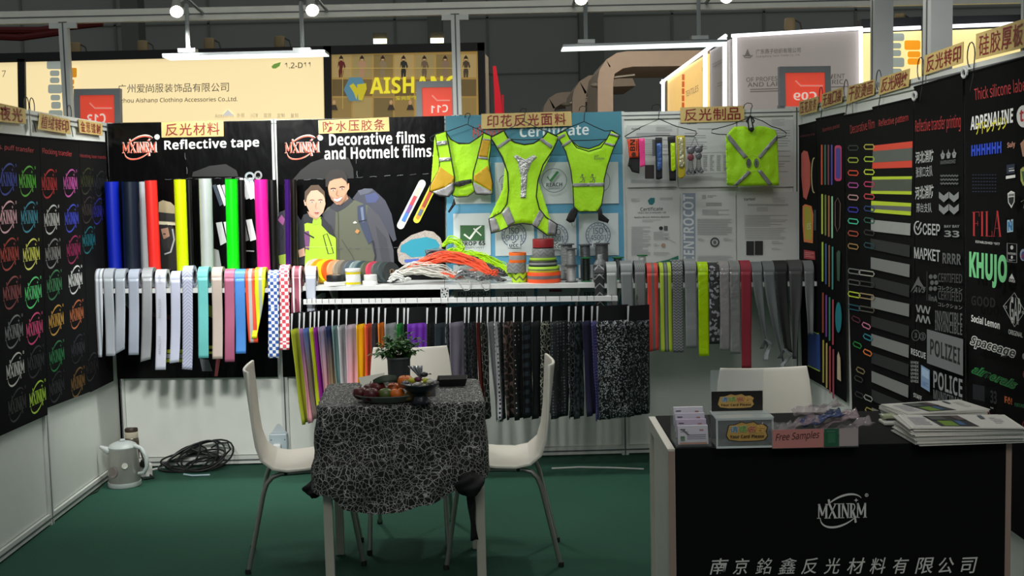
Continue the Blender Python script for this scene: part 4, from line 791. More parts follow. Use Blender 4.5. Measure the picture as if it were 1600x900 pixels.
a.text('KHUJO', (343, 309), (520, 341), (343, 157), '#7fdc95', .05); a.line([(521, 120), (566, 124), (566, 212), (521, 206)], 3, '#a9adad', True); a.ell(543, 140, 7, 10, Wt); a.text('OUTDOORS', (525, 172), (562, 176), (525, 162), Wt, .02); a.ell(543, 186, 5, 8, Wt); a.bars(528, 196, 558, 204, 2, Wt, .4, 3, .1)
a.ell(596, 175, 15, 28, '#b9c4d4'); a.ell(598, 178, 11, 20, '#3f5aa8'); a.line([(588, 190), (600, 170)], 6, '#b83038'); a.text('GOOD', (353, 410), (465, 424), (353, 365), '#141516', .02)
a.poly([(530, 285), (543, 262), (556, 290)], Wt); a.text('CHURCH', (529, 300), (558, 306), (529, 287), Wt, .03)
a.text('Social Lemon', (352, 487), (486, 524), (353, 453), Wt, .035)
a.line([(503, 415), (555, 352), (604, 440), (556, 512)], 2.5, Wt, True); a.text('GAP', (533, 478), (586, 490), (533, 382), Wt, .01); a.text('GAP', (536, 494), (583, 506), (536, 368), '#c9cac4', .0); a.text('ORIGINAL', (527, 545), (593, 563), (527, 523), Wt, .01)
a.text('15', (508, 425), (520, 428), (508, 412), Wt, .01); a.text('69', (590, 450), (600, 453), (590, 436), Wt, .01)
a.text('Spaceage', (345, 608), (560, 676), (347, 548), Wt, .09, .35); a.text('Spaceage', (349, 604), (557, 671), (350, 553), '#0c0d0e', .015, .35)
a.text('almorals', (352, 728), (566, 812), (360, 686), '#208a3f', .09, .5); a.text('almorals', (358, 726), (562, 804), (366, 692), '#0c2014', .005, .5)
a.text('33', (442, 868), (472, 876), (442, 808), '#2a2d30', .03); a.text('FA!', (509, 868), (544, 878), (509, 836), '#e0713a', .05); a.text('FORTUNE', (556, 884), (600, 892), (556, 868), '#1f7a4a', .02); a.poly([(360, 780), (415, 790), (415, 862), (360, 850)], '#10151f')
a.ell(598, 650, 6, 14, '#8f8f88'); a.ell(600, 735, 5, 16, '#7f2a2e'); a.ring(433, 925, 7, 12, 3, '#a8474a'); a.poly([(478, 960), (486, 925), (494, 960)], '#2f8a7a'); a.ring(600, 970, 6, 12, 3, '#a8474a'); a.text('THE', (442, 893), (456, 897), (442, 887), Wt, .03)
a.build('print', rb[6], True)
# ================================================================ SHELVES AND RACK RAIL
SHW = M('#dfe2e0', .35, .15)
YF = 6.46                                       # front edge of the shelves
SH = []
def shelf(x0, y0, x1, y1, lb):
    a, b = PY(x0, y0, YF), PY(x1, y1, YF); SH.append((a.x, a.z, b.x, b.z)); t = thing('wall_shelf', lb, 'shelf', (a+b)/2)
    d = Vector((0, YW-YF-.008, 0)); dn = Vector((0, 0, -.024))
    MB().prism([a, b, b+d, a+d], dn).build('board', SHW, t, smooth=False)
    for f in (.08, .92):
        p = a.lerp(b, f); MB().prism([p+Vector((0, .06, -.024)), p+Vector((0, .362, -.024)), p+Vector((0, .362, -.16)), p+Vector((0, .34, -.16))], (.012, 0, 0)).build('bracket', M('#b5b8b6', .4, .5), t, smooth=False)
    return t
shelf(147, 451.5, 471, 450.0, 'white wall shelf under the left row of hanging tapes')
shelf(473, 447.5, 942, 442.5, 'white wall shelf in the middle, holding cords and stacked tape rolls')
shelf(944, 443.5, 1278, 440.0, 'white wall shelf under the right row of hanging tapes')
def zs(x):
    for x0, z0, x1, z1 in SH:
        if x <= x1+.003: return z0+(z1-z0)*(x-x0)/(x1-x0)
    return SH[-1][3]
YR = 6.40
ra, rbb = PY(474, 472, YR), PY(965, 466.5, YR)
t = thing('rack_rail', 'white square rail below the middle shelf carrying the fabric swatches', 'rail', (ra+rbb)/2)
MB().prism([ra+Vector((0, 0, .013)), rbb+Vector((0, 0, .013)), rbb+Vector((0, .026, .013)), ra+Vector((0, .026, .013))], (0, 0, -.026)).build('bar', M('#e6e8e8', .35), t, smooth=False)
for f in (.03, .47, .97):
    p = ra.lerp(rbb, f); MB().box(p+Vector((-.012, .027, -.012)), p+Vector((.012, YW-.01-YR, .012))).build('arm', SHW, t, smooth=False)
# ================================================================ TAPES HANGING OVER THE SHELVES
TCORE = M('#4a4a48', .8)
def tape(x0, x1, yt, yb, mat, lb, dx=0, cut=0, grp=None, taper=0, twist=None, back=None, Yc=None):
    """roll on the shelf with its loose end hanging down in front; dx: sideways drift of the end in photo px"""
    Yt = YF-.006; xm = (x0+x1)/2
    p = PY(xm, yt, Yt+.055); z0 = zs(p.x); R = max(.036, (p.z-z0)/2)
    a, b = PY(x0, yt+10, Yt), PY(x1, yt+10, Yt); wv = b.x-a.x
    c = Vector(((a.x+b.x)/2, Yt+R+.0008, z0+R+.0012)); t = thing('tape_roll', lb, 'tape', (c.x, c.y, z0), grp)
    q = Matrix.Translation(c) @ Matrix.Rotation(math.pi/2, 4, 'Y')
    MB().lathe([(R, -wv/2), (R, wv/2), (R*.62, wv/2), (R*.62, -wv/2)], 36, q, closed=True).build('roll', mat, t)
    MB().lathe([(R*.61, -wv/2*.98), (R*.61, wv/2*.98), (R*.54, wv/2*.98), (R*.54, -wv/2*.98)], 28, q, closed=True).build('core', TCORE, t)
    zb = PY(xm+dx, yb, Yt).z; Xb = PY(xm+dx, yb, Yt).x; Ln = c.z-zb
    rnd = random.Random(int(x0*7+yb)); ph = rnd.random()*6; am = .004+.004*rnd.random()
    def f(u, v):
        k = v*v*(3-2*v); wd = wv*(1-taper*k); x = c.x + (Xb-c.x)*(v**1.6) + (u-.5)*wd
        z = c.z - Ln*v - (cut*(u-.5)*v if v > .9 else 0)
        yy = c.y-R-.0006 - am*math.sin(ph+5*v)*v - .012*v
        if twist: 
            an = twist*k; x = c.x+(Xb-c.x)*(v**1.6)+(u-.5)*wd*math.cos(an); yy -= abs((u-.5)*wd*math.sin(an))*.9
        return Vector((x, yy, z))
    MB().grid(f, 6, 26).build('loose_end', mat, t, solid=.0008)
    return t
SV = lambda c, k=.35: M(c, .42, k, bump=.03, bs=30, var=.06)
stripe_o = None
def striped(key, cols, x_edges, rough=.5):
    """lengthwise stripes across the tape width (object space x)"""
    if key in MATS: return MATS[key]
    m = M(cols[0], rough, var=0, key=key); t = m.node_tree; b = t.nodes['Principled BSDF']
    tc = nd(t, 'ShaderNodeTexCoord'); s = nd(t, 'ShaderNodeSeparateXYZ'); t.links.new(tc.outputs['Object'], s.inputs[0])
    r = nd(t, 'ShaderNodeMapRange'); r.inputs['From Min'].default_value = -.03; r.inputs['From Max'].default_value = .03; t.links.new(s.outputs[0], r.inputs[0])
    cr = nd(t, 'ShaderNodeValToRGB'); cr.color_ramp.interpolation = 'CONSTANT'; e = cr.color_ramp.elements
    e[0].color = (*lin(cols[0]), 1); e[1].position = x_edges[0]; e[1].color = (*lin(cols[1]), 1)
    for c, x in zip(cols[2:], x_edges[1:]): q = e.new(x); q.color = (*lin(c), 1)
    t.links.new(r.outputs[0], cr.inputs[0]); t.links.new(cr.outputs[0], b.inputs['Base Color']); return m
GL = 'reflective tapes in the left row'; GR = 'reflective tapes in the right row'
LT = [(147.5, 160, 420, 558, striped('st1', ['#77797a', '#b9c3cf', '#8d9092', '#c5ccd6', '#77797a'], [.25, .45, .6, .8]), 'silver tape with lengthwise bands, leftmost of the left row', 0, 0),
 (161, 176, 419.5, 555.5, SV('#aab2ba', .2), 'pale silver tape, second from the left in the left row', 6, 0),
 (179, 194.5, 420, 549, SV('#a5aeb8', .2), 'pale silver tape with a slanted cut end, third in the left row', 2, -.028),
 (200, 216, 420.5, 554, SV('#a6b0c0', .2), 'bluish silver tape, fourth from the left in the left row', 2, 0),
 (221, 237, 418, 563, SV('#b5b9bd', .6), 'shiny crumpled silver tape, fifth from the left in the left row', -1, -.014),
 (242, 258.5, 421, 577, SV('#c3c8d6', .05), 'white tape printed with small grey lettering in the left row', 2, 0),
 (266, 281, 423.5, 566, SV('#bfc5da', .05), 'plain white tape, right of the lettered one in the left row', 0, -.006),
 (284, 300, 415.5, 577, pattern('chev1', '#bcc1d6', '#9aa1bb', 'chevron', 110, .5, .5, soft=.15, zig=.04), 'white tape with faint grey chevrons in the left row', 1, .006),
 (308, 324, 417, 559, SV('#6cc4c2', .05), 'turquoise hanging tape in the left row', 3, 0),
 (330, 346, 417, 560, SV('#c0b2a8', .05), 'pale beige hanging tape in the left row', 3, 0),
 (350, 365.5, 420, 565, SV('#ad5f7d', .05), 'mauve pink hanging tape in the left row', 2, 0),
 (366, 382, 420.5, 552, SV('#4a8ad8', .05), 'bright blue hanging tape in the left row', 3, 0),
 (382.5, 397, 420, 535, striped('st2', ['#e8502f', '#b5b5b8', '#e8502f'], [.36, .66]), 'orange tape with a silver middle stripe in the left row', 7, 0),
 (397.5, 414, 418, 528, striped('st3', ['#dbe00e', '#aab5a6', '#dbe00e'], [.36, .66]), 'yellow tape with a silver middle stripe, curling to the left', -8, 0),
 (418.5, 435, 422, 559, pattern('ck1', '#2b57a8', '#eef0f4', 'check', 56, .5, .5), 'blue and white checked tape in the left row', 1, 0),
 (436, 451, 414, 546, pattern('ck2', '#d8485a', '#f2eef0', 'check', 52, .5, .5), 'red and white checked tape in the left row', 2, 0),
 (455, 470.5, 416, 489, striped('st4', ['#7d3748', '#e8e4e6', '#8e3d52', '#e8e4e6', '#7d3748'], [.14, .28, .72, .86]), 'maroon tape with white edge stripes, short, before the fabric swatches', 0, 0),
 (477, 493, 416, 532, SV('#b3b9c6', .1), 'white tape narrowing towards its end, last of the left row', 2, 0)]
for i, (x0, x1, yt, yb, mt, lb, dx, ct) in enumerate(LT):
    t = tape(x0, x1, yt, yb, mt, lb, dx, ct, GL, taper=.45 if i == 17 else (.5 if i == 13 else 0))
    if i == 5:
        a = Art(plY(YF-.034))
        for y0, y1 in ((430, 440), (467, 497), (525, 553)): a.text('REFLECTIVE' if y1-y0 > 15 else '5CM', (251, y1), (251, y0), (247.5, y1), '#8f939c')
        a.build('lettering', t)
RTP = [(929, 944, 414, 507, pattern('arrow', '#26282a', '#8f9294', 'chevron', 40, .14, .4, soft=.05, zig=.04), 'black tape with white arrows hanging left of the right row', 0, 0, 0, 0),
 (948, 963.5, 409, 549, SV('#9fa3a3', .15), 'light grey tape printed with small lettering in the right row', 1, .01, 0, 0),
 (970, 988, 407.5, 547, SV('#83888a', .15), 'plain grey tape, wider at its foot, third in the right row', 4, 0, 0, 0),
 (992, 1008, 407, 546, pattern('key1', '#8b8e8e', '#5f6364', 'check', 190, .5, .5, .1), 'grey tape with a stepped key pattern in the right row', 0, 0, 0, 0),
 (1011, 1028, 411, 548, striped('st5', ['#d8453a', '#6d6a68', '#d8453a'], [.4, .66]), 'red tape with a grey middle stripe in the right row', 1, -.012, 0, 0),
 (1031, 1049, 410, 549, striped('st6', ['#b7cf3a', '#4f5a4c', '#7c837c', '#4f5a4c', '#b7cf3a'], [.3, .42, .6, .7]), 'lime tape with a grey middle stripe in the right row', 1, 0, 0, 0),
 (1050.5, 1067, 406, 550, pattern('chev2', '#8b8e90', '#4d5153', 'chevron', 130, .45, .5, .1, soft=.12, zig=.011), 'grey tape with dark zigzag print in the right row', 1, 0, 0, 0),
 (1070, 1088, 404.5, 543, pattern('dot1', '#878b8d', '#bfc3c4', 'dot', 190, .2, .5, .1), 'grey tape with pale dots in the right row', 1, 0, 0, 0),
 (1090.5, 1106.5, 409, 556, M('#b7e100', .2, bump=.2, bs=30), 'glossy lime yellow tape in the right row', 1, 0, 0, 0),
 (1108, 1124, 410, 537, pattern('foil1', '#4d4c4d', '#c2bfc8', 'cell', 70, .22, .18, .5), 'dark glossy foil tape with bright flecks in the right row', 0, 0, 0, 0),
 (1124.5, 1139.5, 408, 547, M('#a8a3a4', .18, .25, bump=.2, bs=30), 'pale pinkish glossy tape, right of the dark foil tape', 0, 0, 0, 0),
 (1140.5, 1156.5, 408, 552, M('#9b9b9b', .16, .3, bump=.25, bs=24), 'clear grey glossy tape, left of the crimson one', 0, 0, 0, 0),
 (1157.5, 1174, 407, 575, M('#98283a', .5), 'crimson tape, longest of the right row', 0, .0, .08, 0),
 (1175, 1191, 409, 545, SV('#757b7d', .15), 'grey tape narrowing into a twisted curl, right of the crimson one', 16, 0, .55, 1.1),
 (1193, 1210.5, 408, 570, SV('#6f7577', .15), 'grey tape, twisted longer end, left of the black tape', 22, 0, .5, 1.2),
 (1211, 1230, 407, 548, M('#1d1e1f', .6), 'black hanging tape in the right row', 10, .02, .25, .5),
 (1233, 1254, 406, 560, SV('#4a4b4c', .1), 'dark grey tape tapering, right of the black tape', -4, 0, .55, .8),
 (1257, 1272, 407, 522, SV('#6d7173', .1), 'grey tape next to the right wall, last of the right row', 0, 0, .3, .6)]
for x0, x1, yt, yb, mt, lb, dx, ct, tp, tw in RTP: tape(x0, x1, yt, yb, mt, lb, dx, ct, GR, tp, tw)
for pts, lb in (((( 1190, 545), (1197, 530), (1205, 537), (1198, 553), (1196, 563)), 'curled grey tape end below the first twisted tape'), (((1217, 560), (1226, 545), (1236, 556), (1222, 570), (1220, 585)), 'curled grey tape end below the second twisted tape')):
    P = [PY(x, y, YF-.05-.012*i) for i, (x, y) in enumerate(pts)]
    mb = MB(); mb.grid(lambda u, v: (lambda k, f: P[k].lerp(P[min(k+1, 4)], f))(min(int(v*4), 3), v*4-min(int(v*4), 3)) + Vector(((u-.5)*.022, (u-.5)*.02*math.sin(v*5), 0)), 4, 16)
    tag(mb.build('tape_end', SV('#7a8082', .15), solid=.0012), lb, 'tape')
# ================================================================ FILM ROLLS STANDING BEHIND THE LEFT TAPES
def film(xa, xb, yt, lean, mat, lb, r=None, Y=6.66):
    a, b = PY(xa, yt, Y), PY(xb, yt, Y); r = (b.x-a.x)/2; c = (a+b)/2; z0 = zs(c.x)+.001; foot = Vector((PY((xa+xb)/2+lean, 418, Y).x, Y, z0))
    top = Vector((c.x, Y, c.z)); k = (top.z-z0)/(top.z-PY(xa, 418, Y).z); foot.x = top.x+(foot.x-top.x)*k
    d = (top-foot); L = d.length; q = Matrix.Translation(foot) @ d.to_track_quat('Z', 'Y').to_matrix().to_4x4()
    t = thing('film_roll', lb, 'roll', foot, 'rolls of transfer film')
    MB().lathe([(r, .0), (r, L), (r*.8, L), (r*.8, 0)], 32, q, closed=True).build('film', mat, t)
    MB().lathe([(r*.79, .002), (r*.79, L*.995), (r*.68, L*.995), (r*.68, .002)], 24, q, closed=True).build('core', M('#c9c0ae', .8), t)
def FM(c, r=.3): return M(c, r, var=.02)
for xa, xb, yt, ln, c, lb, Y in ((163.5, 185, 284, 6, '#0a1f9c', 'royal blue film roll, leftmost of the standing rolls', 6.66), (190, 217, 284, 4, '#0f1a2a', 'wide dark navy film roll, second of the standing rolls', 6.66), (213, 230.5, 284, 7, '#aab0b4', 'slim silver grey film roll leaning behind the red roll', 6.74), (226, 245, 282, 6.5, '#e02a24', 'red film roll standing beside the slim silver one', 6.64), (271.5, 290, 280.5, 5, '#cfe800', 'neon yellow film roll standing right of the red one', 6.66), (290.5, 299.5, 281, 4, '#101112', 'thin black film roll right of the neon yellow roll', 6.72), (310.5, 330.5, 279, 4, '#b5bcba', 'wide silver film roll between yellow and green rolls', 6.66), (351.5, 371, 280, 3.5, '#08e010', 'neon green film roll standing right of the wide silver one', 6.66), (371.5, 382, 281, 3, '#0c0d0e', 'thin black film roll right of the neon green roll', 6.72), (397, 417.5, 280.5, 5, '#e81f98', 'hot pink film roll standing right of the neon green one', 6.66), (418, 432, 281, 3, '#0c0c0d', 'black film roll right of the hot pink roll', 6.72), (453.5, 463.5, 281, 2, '#14110c', 'thin black film roll in front of the hikers', 6.72)):
    film(xa, xb, yt, ln, FM(c, .2 if c in ('#b5bcba', '#aab0b4') else .32) if c not in ('#b5bcba',) else M('#c3cac8', .3, .25), lb, Y=Y)
film(444.5, 453.5, 280.5, 2, M('#5a2f9a', .15, .7), 'metallic purple film roll in front of the hikers', Y=6.66)
# ================================================================ THINGS ON THE MIDDLE SHELF
YM = 6.60
def on_shelf(px, Y=YM, y=440): x = PY(px, y, Y).x; return Vector((x, Y, zs(x)+.0008))
FAN = [('#c5c3b4', 'cream'), ('#c98f1e', 'mustard'), ('#dfd80f', 'lemon yellow'), ('#ee5a12', 'bright orange'), ('#dba272', 'peach'), ('#9a8f7c', 'khaki'), ('#6a6660', 'taupe'), ('#56606a', 'slate blue'), ('#8a9a9a', 'pale grey'), ('#3c5057', 'petrol'), ('#56634c', 'olive green'), ('#c83f58', 'rose red'), ('#515b58', 'grey green'), ('#3f4a4c', 'dark slate'), ('#2d3233', 'charcoal')]
for i, (c, nm) in enumerate(FAN):
    px = 494+i*8.4; R = .069-.0008*i; ax_ = Vector((.66, -.68, .26)).normalized()
    base = on_shelf(px, 6.62); q = ax_.to_track_quat('Z', 'Y').to_matrix().to_4x4(); zlow = R*math.sqrt(1-ax_.z**2)+.012*abs(ax_.z)+.001
    mt = Matrix.Translation(base+Vector((0, 0, zlow))) @ q
    t = thing('ribbon_reel', '%s ribbon reel%s' % (nm, ', backmost of the leaning fan on the middle shelf' if i == 0 else (' at the right end of the leaning fan, hole showing' if i == 14 else ' in the leaning fan on the middle shelf')), 'reel', base, 'ribbon reels leaning in a fan')
    MB().lathe([(R, -.010), (R, .010), (R*.3, .010), (R*.3, -.010)], 36, mt, closed=True).build('ribbon', M(c, .55, var=.05), t)
    MB().lathe([(R*.295, -.0095), (R*.295, .0115), (R*.22, .0115), (R*.22, -.0095)], 20, mt, closed=True).build('core', M('#8d7a62', .8), t)
def flat_roll(px, Y, R, h, mat, lb, z=None, name='tape_roll', hole=.55, grp=None, core=None):
    b = on_shelf(px, Y); b.z = z if z else b.z
    mt = Matrix.Translation(b); t = thing(name, lb, 'tape', b, grp)
    MB().lathe([(R*.985, 0), (R, h*.06), (R, h*.94), (R*.985, h), (R*hole, h), (R*hole, 0)], 40, mt, closed=True).build('roll', mat, t)
    MB().lathe([(R*hole*.99, .001), (R*hole*.99, h*.98), (R*hole*.88, h*.98), (R*hole*.88, .001)], 28, mt, closed=True).build('core', core or M('#b9ab92', .8), t)
    return b.z+h+.0006
z = flat_roll(524, 6.515, .063, .020, M('#dcdedb', .5), 'flat white tape roll under the black one, left on the middle shelf'); flat_roll(525, 6.515, .052, .036, M('#17181a', .5), 'black tape roll lying on the flat white roll', z)
b = on_shelf(552, 6.50); t = thing('canister', 'small white canister with yellow print beside the black tape roll', 'canister', b)
MB().lathe([(.0, 0), (.040, 0), (.041, .004), (.041, .076), (.039, .08), (0, .08)], 32, Matrix.Translation(b)).build('body', M('#dfe3e0', .35), t)
MB().lathe([(.0425, .0), (.0425, .012)], 32, Matrix.Translation(b+Vector((0, 0, .078)))).build('lid', M('#e6e8e4', .35), t, solid=.002)
for z0, h in ((.006, .012), (.062, .012)): MB().lathe([(.0418, z0), (.0418, z0+h)], 32, Matrix.Translation(b)).build('yellow_label', M('#d8c80f', .4), t)
z = flat_roll(578, 6.52, .042, .022, M('#dcdedb', .5), 'lower of two small white tape rolls right of the canister', hole=.5); flat_roll(579, 6.52, .036, .032, M('#d0d3d2', .5), 'upper of two small white tape rolls right of the canister', z, hole=.5)
# cords: hanks of many thin strands
def hank(pts, n, spread, r, mat, lb, seed=1, flat=.6, loops=2, tails=0):
    rr_ = random.Random(seed); P = [Vector(p) for p in pts]; mb = MB()
    def at(u):
        f = u*(len(P)-1); k = min(int(f), len(P)-2); f -= k
        p0, p1, p2, p3 = P[max(k-1, 0)], P[k], P[k+1], P[min(k+2, len(P)-1)]
        return .5*((2*p1)+(p2-p0)*f+(2*p0-5*p1+4*p2-p3)*f*f+(3*p1-p0-3*p2+p3)*f**3)
    floor_z = min(p.z for p in P)
    for i in range(n):
        o = Vector((rr_.gauss(0, 1)*.25, rr_.gauss(0, 1)*.55, abs(rr_.gauss(0, 1))*flat))*spread; ph, fr = rr_.random()*6.28, 2+rr_.random()*5; u0, u1 = rr_.random()*.16, 1-rr_.random()*.16; Q = []
        for j in range(17):
            u = u0+(u1-u0)*j/16; w_ = .45+.75*math.sin(math.pi*u)
            p = at(u)+o*w_+Vector((math.sin(ph+fr*u*3)*.008, math.cos(ph*1.7+fr*u*4)*.008, math.sin(ph*.6+fr*u*5)*.005))
            zz = zs(p.x)+r if p.y > YF else -9; p.z = max(p.z, zz); Q.append(p)
        mb.tube(Q, r, 5)
        if i % 4 == 0:                           # end loop
            e = Q[-1]; mb.tube([e, e+Vector((.02, -.01, .012)), e+Vector((.034, .0, .004)), e+Vector((.02, .014, -.002)), e], r, 5)
    return tag(mb.build('cord_hank', mat), lb, 'cord', 'cords heaped on the middle shelf')
S = lambda px, py, Y: PY(px, py, Y)
hank([S(612, 437, 6.53), S(640, 428, 6.52), S(670, 430, 6.51), S(700, 434, 6.50), S(716, 438, 6.50)], 62, .024, .0024, M('#cfcdc4', .7), 'cream white cord hank at the front of the heap', 3, 1.0)
hank([S(608, 440, 6.50), S(622, 436, 6.49), S(634, 440, 6.49)], 22, .018, .0028, M('#dfe0dd', .7), 'small white cord hank at the left end of the heap', 4, .8)
hank([S(632, 427, 6.58), S(662, 416, 6.58), S(700, 408, 6.59), S(736, 416, 6.58), S(762, 428, 6.56), S(768, 434, 6.54)], 62, .022, .0024, M('#f0603c', .6), 'coral orange cord hank across the middle of the heap', 5, .9)
hank([S(690, 424, 6.49), S(712, 434, 6.49), S(735, 424, 6.50)], 14, .012, .0024, M('#f0603c', .6), 'loose strands of coral cord over the cream hank', 15, .6)
hank([S(656, 421, 6.66), S(668, 412, 6.66), S(672, 404, 6.66), S(700, 404, 6.67), S(720, 416, 6.66)], 46, .022, .0026, M('#6f7376', .5, .2), 'grey reflective cord hank behind the coral one', 6, .9)
hank([S(694, 410, 6.68), S(730, 412, 6.67), S(756, 420, 6.66), S(790, 434, 6.62)], 46, .022, .0026, M('#4b4f50', .5, .2), 'dark grey cord hank under the lime cords', 7, .8)
hank([S(692, 386, 6.74), S(700, 380, 6.74), S(712, 382, 6.74), S(722, 392, 6.73), S(716, 396, 6.72), S(696, 394, 6.72)], 44, .013, .0026, M('#a9dd17', .5), 'coiled neon lime cord hank on top of the heap', 8, .9)
hank([S(722, 396, 6.70), S(745, 402, 6.69), S(765, 412, 6.67), S(785, 420, 6.65), S(800, 434, 6.60)], 44, .015, .0026, M('#a3d616', .5), 'long neon lime cord hank sloping down to the stacked rolls', 9, .9)
hank([S(712, 436, 6.48), S(722, 430, 6.47), S(738, 434, 6.47), S(750, 438, 6.48)], 30, .016, .0030, M('#9b9ea0', .35, .4), 'silver cord coil at the shelf edge', 10, 1.0)
hank([S(748, 438, 6.53), S(768, 436, 6.53), S(782, 440, 6.53)], 26, .016, .0024, M('#5a5d5e', .5), 'dark grey cord ends beside the lime chevron roll', 12, .9)
mb = MB()
for k, (px, w_) in enumerate(((716, 10), (750, 8))):
    p = S(px, 440, 6.455); mb.tube([p, p+Vector((w_*.0018, -.012, -.03)), p+Vector((w_*.0036, -.014, -.05)), p+Vector((w_*.006, -.012, -.045)), p+Vector((w_*.0068, -.01, -.02)), p+Vector((w_*.006, -.002, .006))], .0028, 6)
tag(mb.build('cord_loop', M('#a9abac', .4, .3)), 'two grey cord loops hanging over the shelf edge', 'cord')
# the openwork black tag hanging from the shelf
a0 = PY(695, 462, YF-.03); mb = MB()
for dz in (.021, -.021):
    for q in range(12):
        an, bn = 2*math.pi*q/12, 2*math.pi*(q+1)/12; c = a0+Vector((0, 0, dz))
        mb.prism([c+Vector((.020*math.cos(an), 0, .020*math.sin(an))), c+Vector((.020*math.cos(bn), 0, .020*math.sin(bn))), c+Vector((.011*math.cos(bn), 0, .011*math.sin(bn))), c+Vector((.011*math.cos(an), 0, .011*math.sin(an)))], (0, .002, 0), q % 2)
mb.box(a0+Vector((-.022, .0022, -.044)), a0+Vector((.022, .0035, .044)), 1); mb.tube([a0+Vector((0, .002, .042)), a0+Vector((0, .028, .09))], .001, 5)
tag(mb.build('openwork_tag', [M('#111213', .6), M('#b9bcbc', .5)], smooth=False), 'small black and white openwork tag hanging at the shelf edge', 'tag')
# stacked rolls
REFG = pattern('chev3', '#8b8e8e', '#787c7c', 'chevron', 90, .5, .45, .1, zig=.02); LCH = pattern('chev4', '#a9d21e', '#5f6a3c', 'chevron', 60, .35, .5, zig=.02)
def hstripe(key, cols, edges, h): 
    if key in MATS: return MATS[key]
    m = M(cols[0], .5, var=0, key=key); t = m.node_tree; b_ = t.nodes['Principled BSDF']; tc = nd(t, 'ShaderNodeTexCoord'); s = nd(t, 'ShaderNodeSeparateXYZ'); t.links.new(tc.outputs['Object'], s.inputs[0])
    r = nd(t, 'ShaderNodeMapRange'); r.inputs['From Min'].default_value = 0; r.inputs['From Max'].default_value = h; t.links.new(s.outputs[2], r.inputs[0])
    cr = nd(t, 'ShaderNodeValToRGB'); cr.color_ramp.interpolation = 'CONSTANT'; e = cr.color_ramp.elements; e[0].color = (*lin(cols[0]), 1); e[1].position = edges[0]; e[1].color = (*lin(cols[1]), 1)
    for c, x in zip(cols[2:], edges[1:]): q = e.new(x); q.color = (*lin(c), 1)
    t.links.new(r.outputs[0], cr.inputs[0]); t.links.new(cr.outputs[0], b_.inputs['Base Color']); return m
K = 1/278.0
def stack(px, Y, items):
    z = None
    for wpx, hpx, mat, lb, *dx in items: z = flat_roll(px+(dx[0] if dx else 0), Y, wpx/2*K, hpx*K, mat, lb, z, hole=.7, core=M('#3a3a38', .8))
stack(810.5, 6.60, [(24, 15, LCH, 'lime chevron tape roll at the bottom of the shorter stack', 1), (30, 15.2, REFG, 'grey tape roll in the middle of the shorter stack', -3), (27, 15.5, hstripe('hs1', ['#ea6a1c', '#8d8f90', '#ea6a1c'], [.28, .72], 15.5*K), 'orange and grey tape roll on top of the shorter stack', -1)])
stack(850, 6.58, [(53, 16, hstripe('hs2', ['#e8501c', '#6a6062', '#e8501c'], [.36, .68], 16*K), 'wide orange and grey tape roll at the bottom of the taller stack'), (49, 8.4, hstripe('hs3', ['#c9d23a', '#6f7a52', '#a9d63a'], [.3, .6], 8.4*K), 'lime and grey tape roll, second from the bottom of the taller stack'), (44, 8.6, hstripe('hs4', ['#2a2c2d', '#8b8e8f', '#2a2c2d'], [.35, .7], 8.6*K), 'black and grey tape roll in the middle of the taller stack', -1), (41, 6.6, hstripe('hs5', ['#7f9a3a', '#a9d63a', '#5c6650'], [.3, .7], 6.6*K), 'lime edged grey tape roll above the black one in the taller stack', -1), (35, 12, REFG, 'plain grey tape roll under the red one in the taller stack'), (33, 14.5, hstripe('hs6', ['#2a1416', '#8e1f24'], [.12], 14.5*K), 'dark red tape roll topping the taller stack')])
# thread spools and a bottle
def spool(px, Y, R, h, c, lb, flc='#4b4e50', z=None, wind=.72, green=False):
    b = on_shelf(px, Y); b.z = z or b.z; mt = Matrix.Translation(b); t = thing('thread_spool', lb, 'spool', b, 'thread spools on the middle shelf')
    MB().lathe([(0, .006), (R*wind, .006), (R*wind*1.02, h*.3), (R*wind*.99, h*.6), (R*wind, h-.006), (0, h-.006)], 30, mt).build('thread', M(c, .35, .4, bump=.25, bs=90, stretch=(.2, .2, 3)), t)
    F = M('#1f6f3c' if green else flc, .4)
    for z0 in (0, h-.006): MB().lathe([(0, 0), (R, 0), (R, .006), (R*.3, .006), (R*.28, .004), (0, .004)], 30, Matrix.Translation(b+Vector((0, 0, z0)))).build('flange', F, t)
    return b.z+h+.0006
spool(886, 6.72, .046, .205, '#7d8082', 'large grey thread spool behind the two small silver ones')
z = spool(893, 6.55, .035, .092, '#a9abac', 'lower small silver thread spool'); spool(893, 6.55, .033, .096, '#8f9294', 'upper small silver thread spool', z=z)
spool(915, 6.74, .04, .20, '#5f6567', 'dark grey thread spool with a black top, behind the green capped one'); spool(916, 6.58, .030, .135, '#1b2420', 'black thread spool with green flanges', green=True)
spool(941, 6.72, .046, .21, '#5c5e60', 'large dark grey thread spool behind the grey bottle', wind=.8)
spool(966, 6.73, .034, .13, '#4c5454', 'thread spool with green flanges behind the right tapes, nearer the bottle', green=True); spool(1004, 6.73, .030, .14, '#cfd2cf', 'white thread spool with a green top behind the right tapes', green=True)
b = on_shelf(938, 6.53); t = thing('bottle', 'grey bottle with a pale cap at the right end of the middle shelf', 'bottle', b); mt = Matrix.Translation(b)
MB().lathe([(0, 0), (.034, 0), (.036, .004), (.036, .092), (.032, .11), (.018, .125), (.014, .13), (0, .13)], 28, mt).build('body', M('#6d7072', .4), t); MB().lathe([(0, .128), (.014, .128), (.014, .15), (.012, .152), (0, .152)], 20, mt).build('cap', M('#a3a6a6', .4), t)
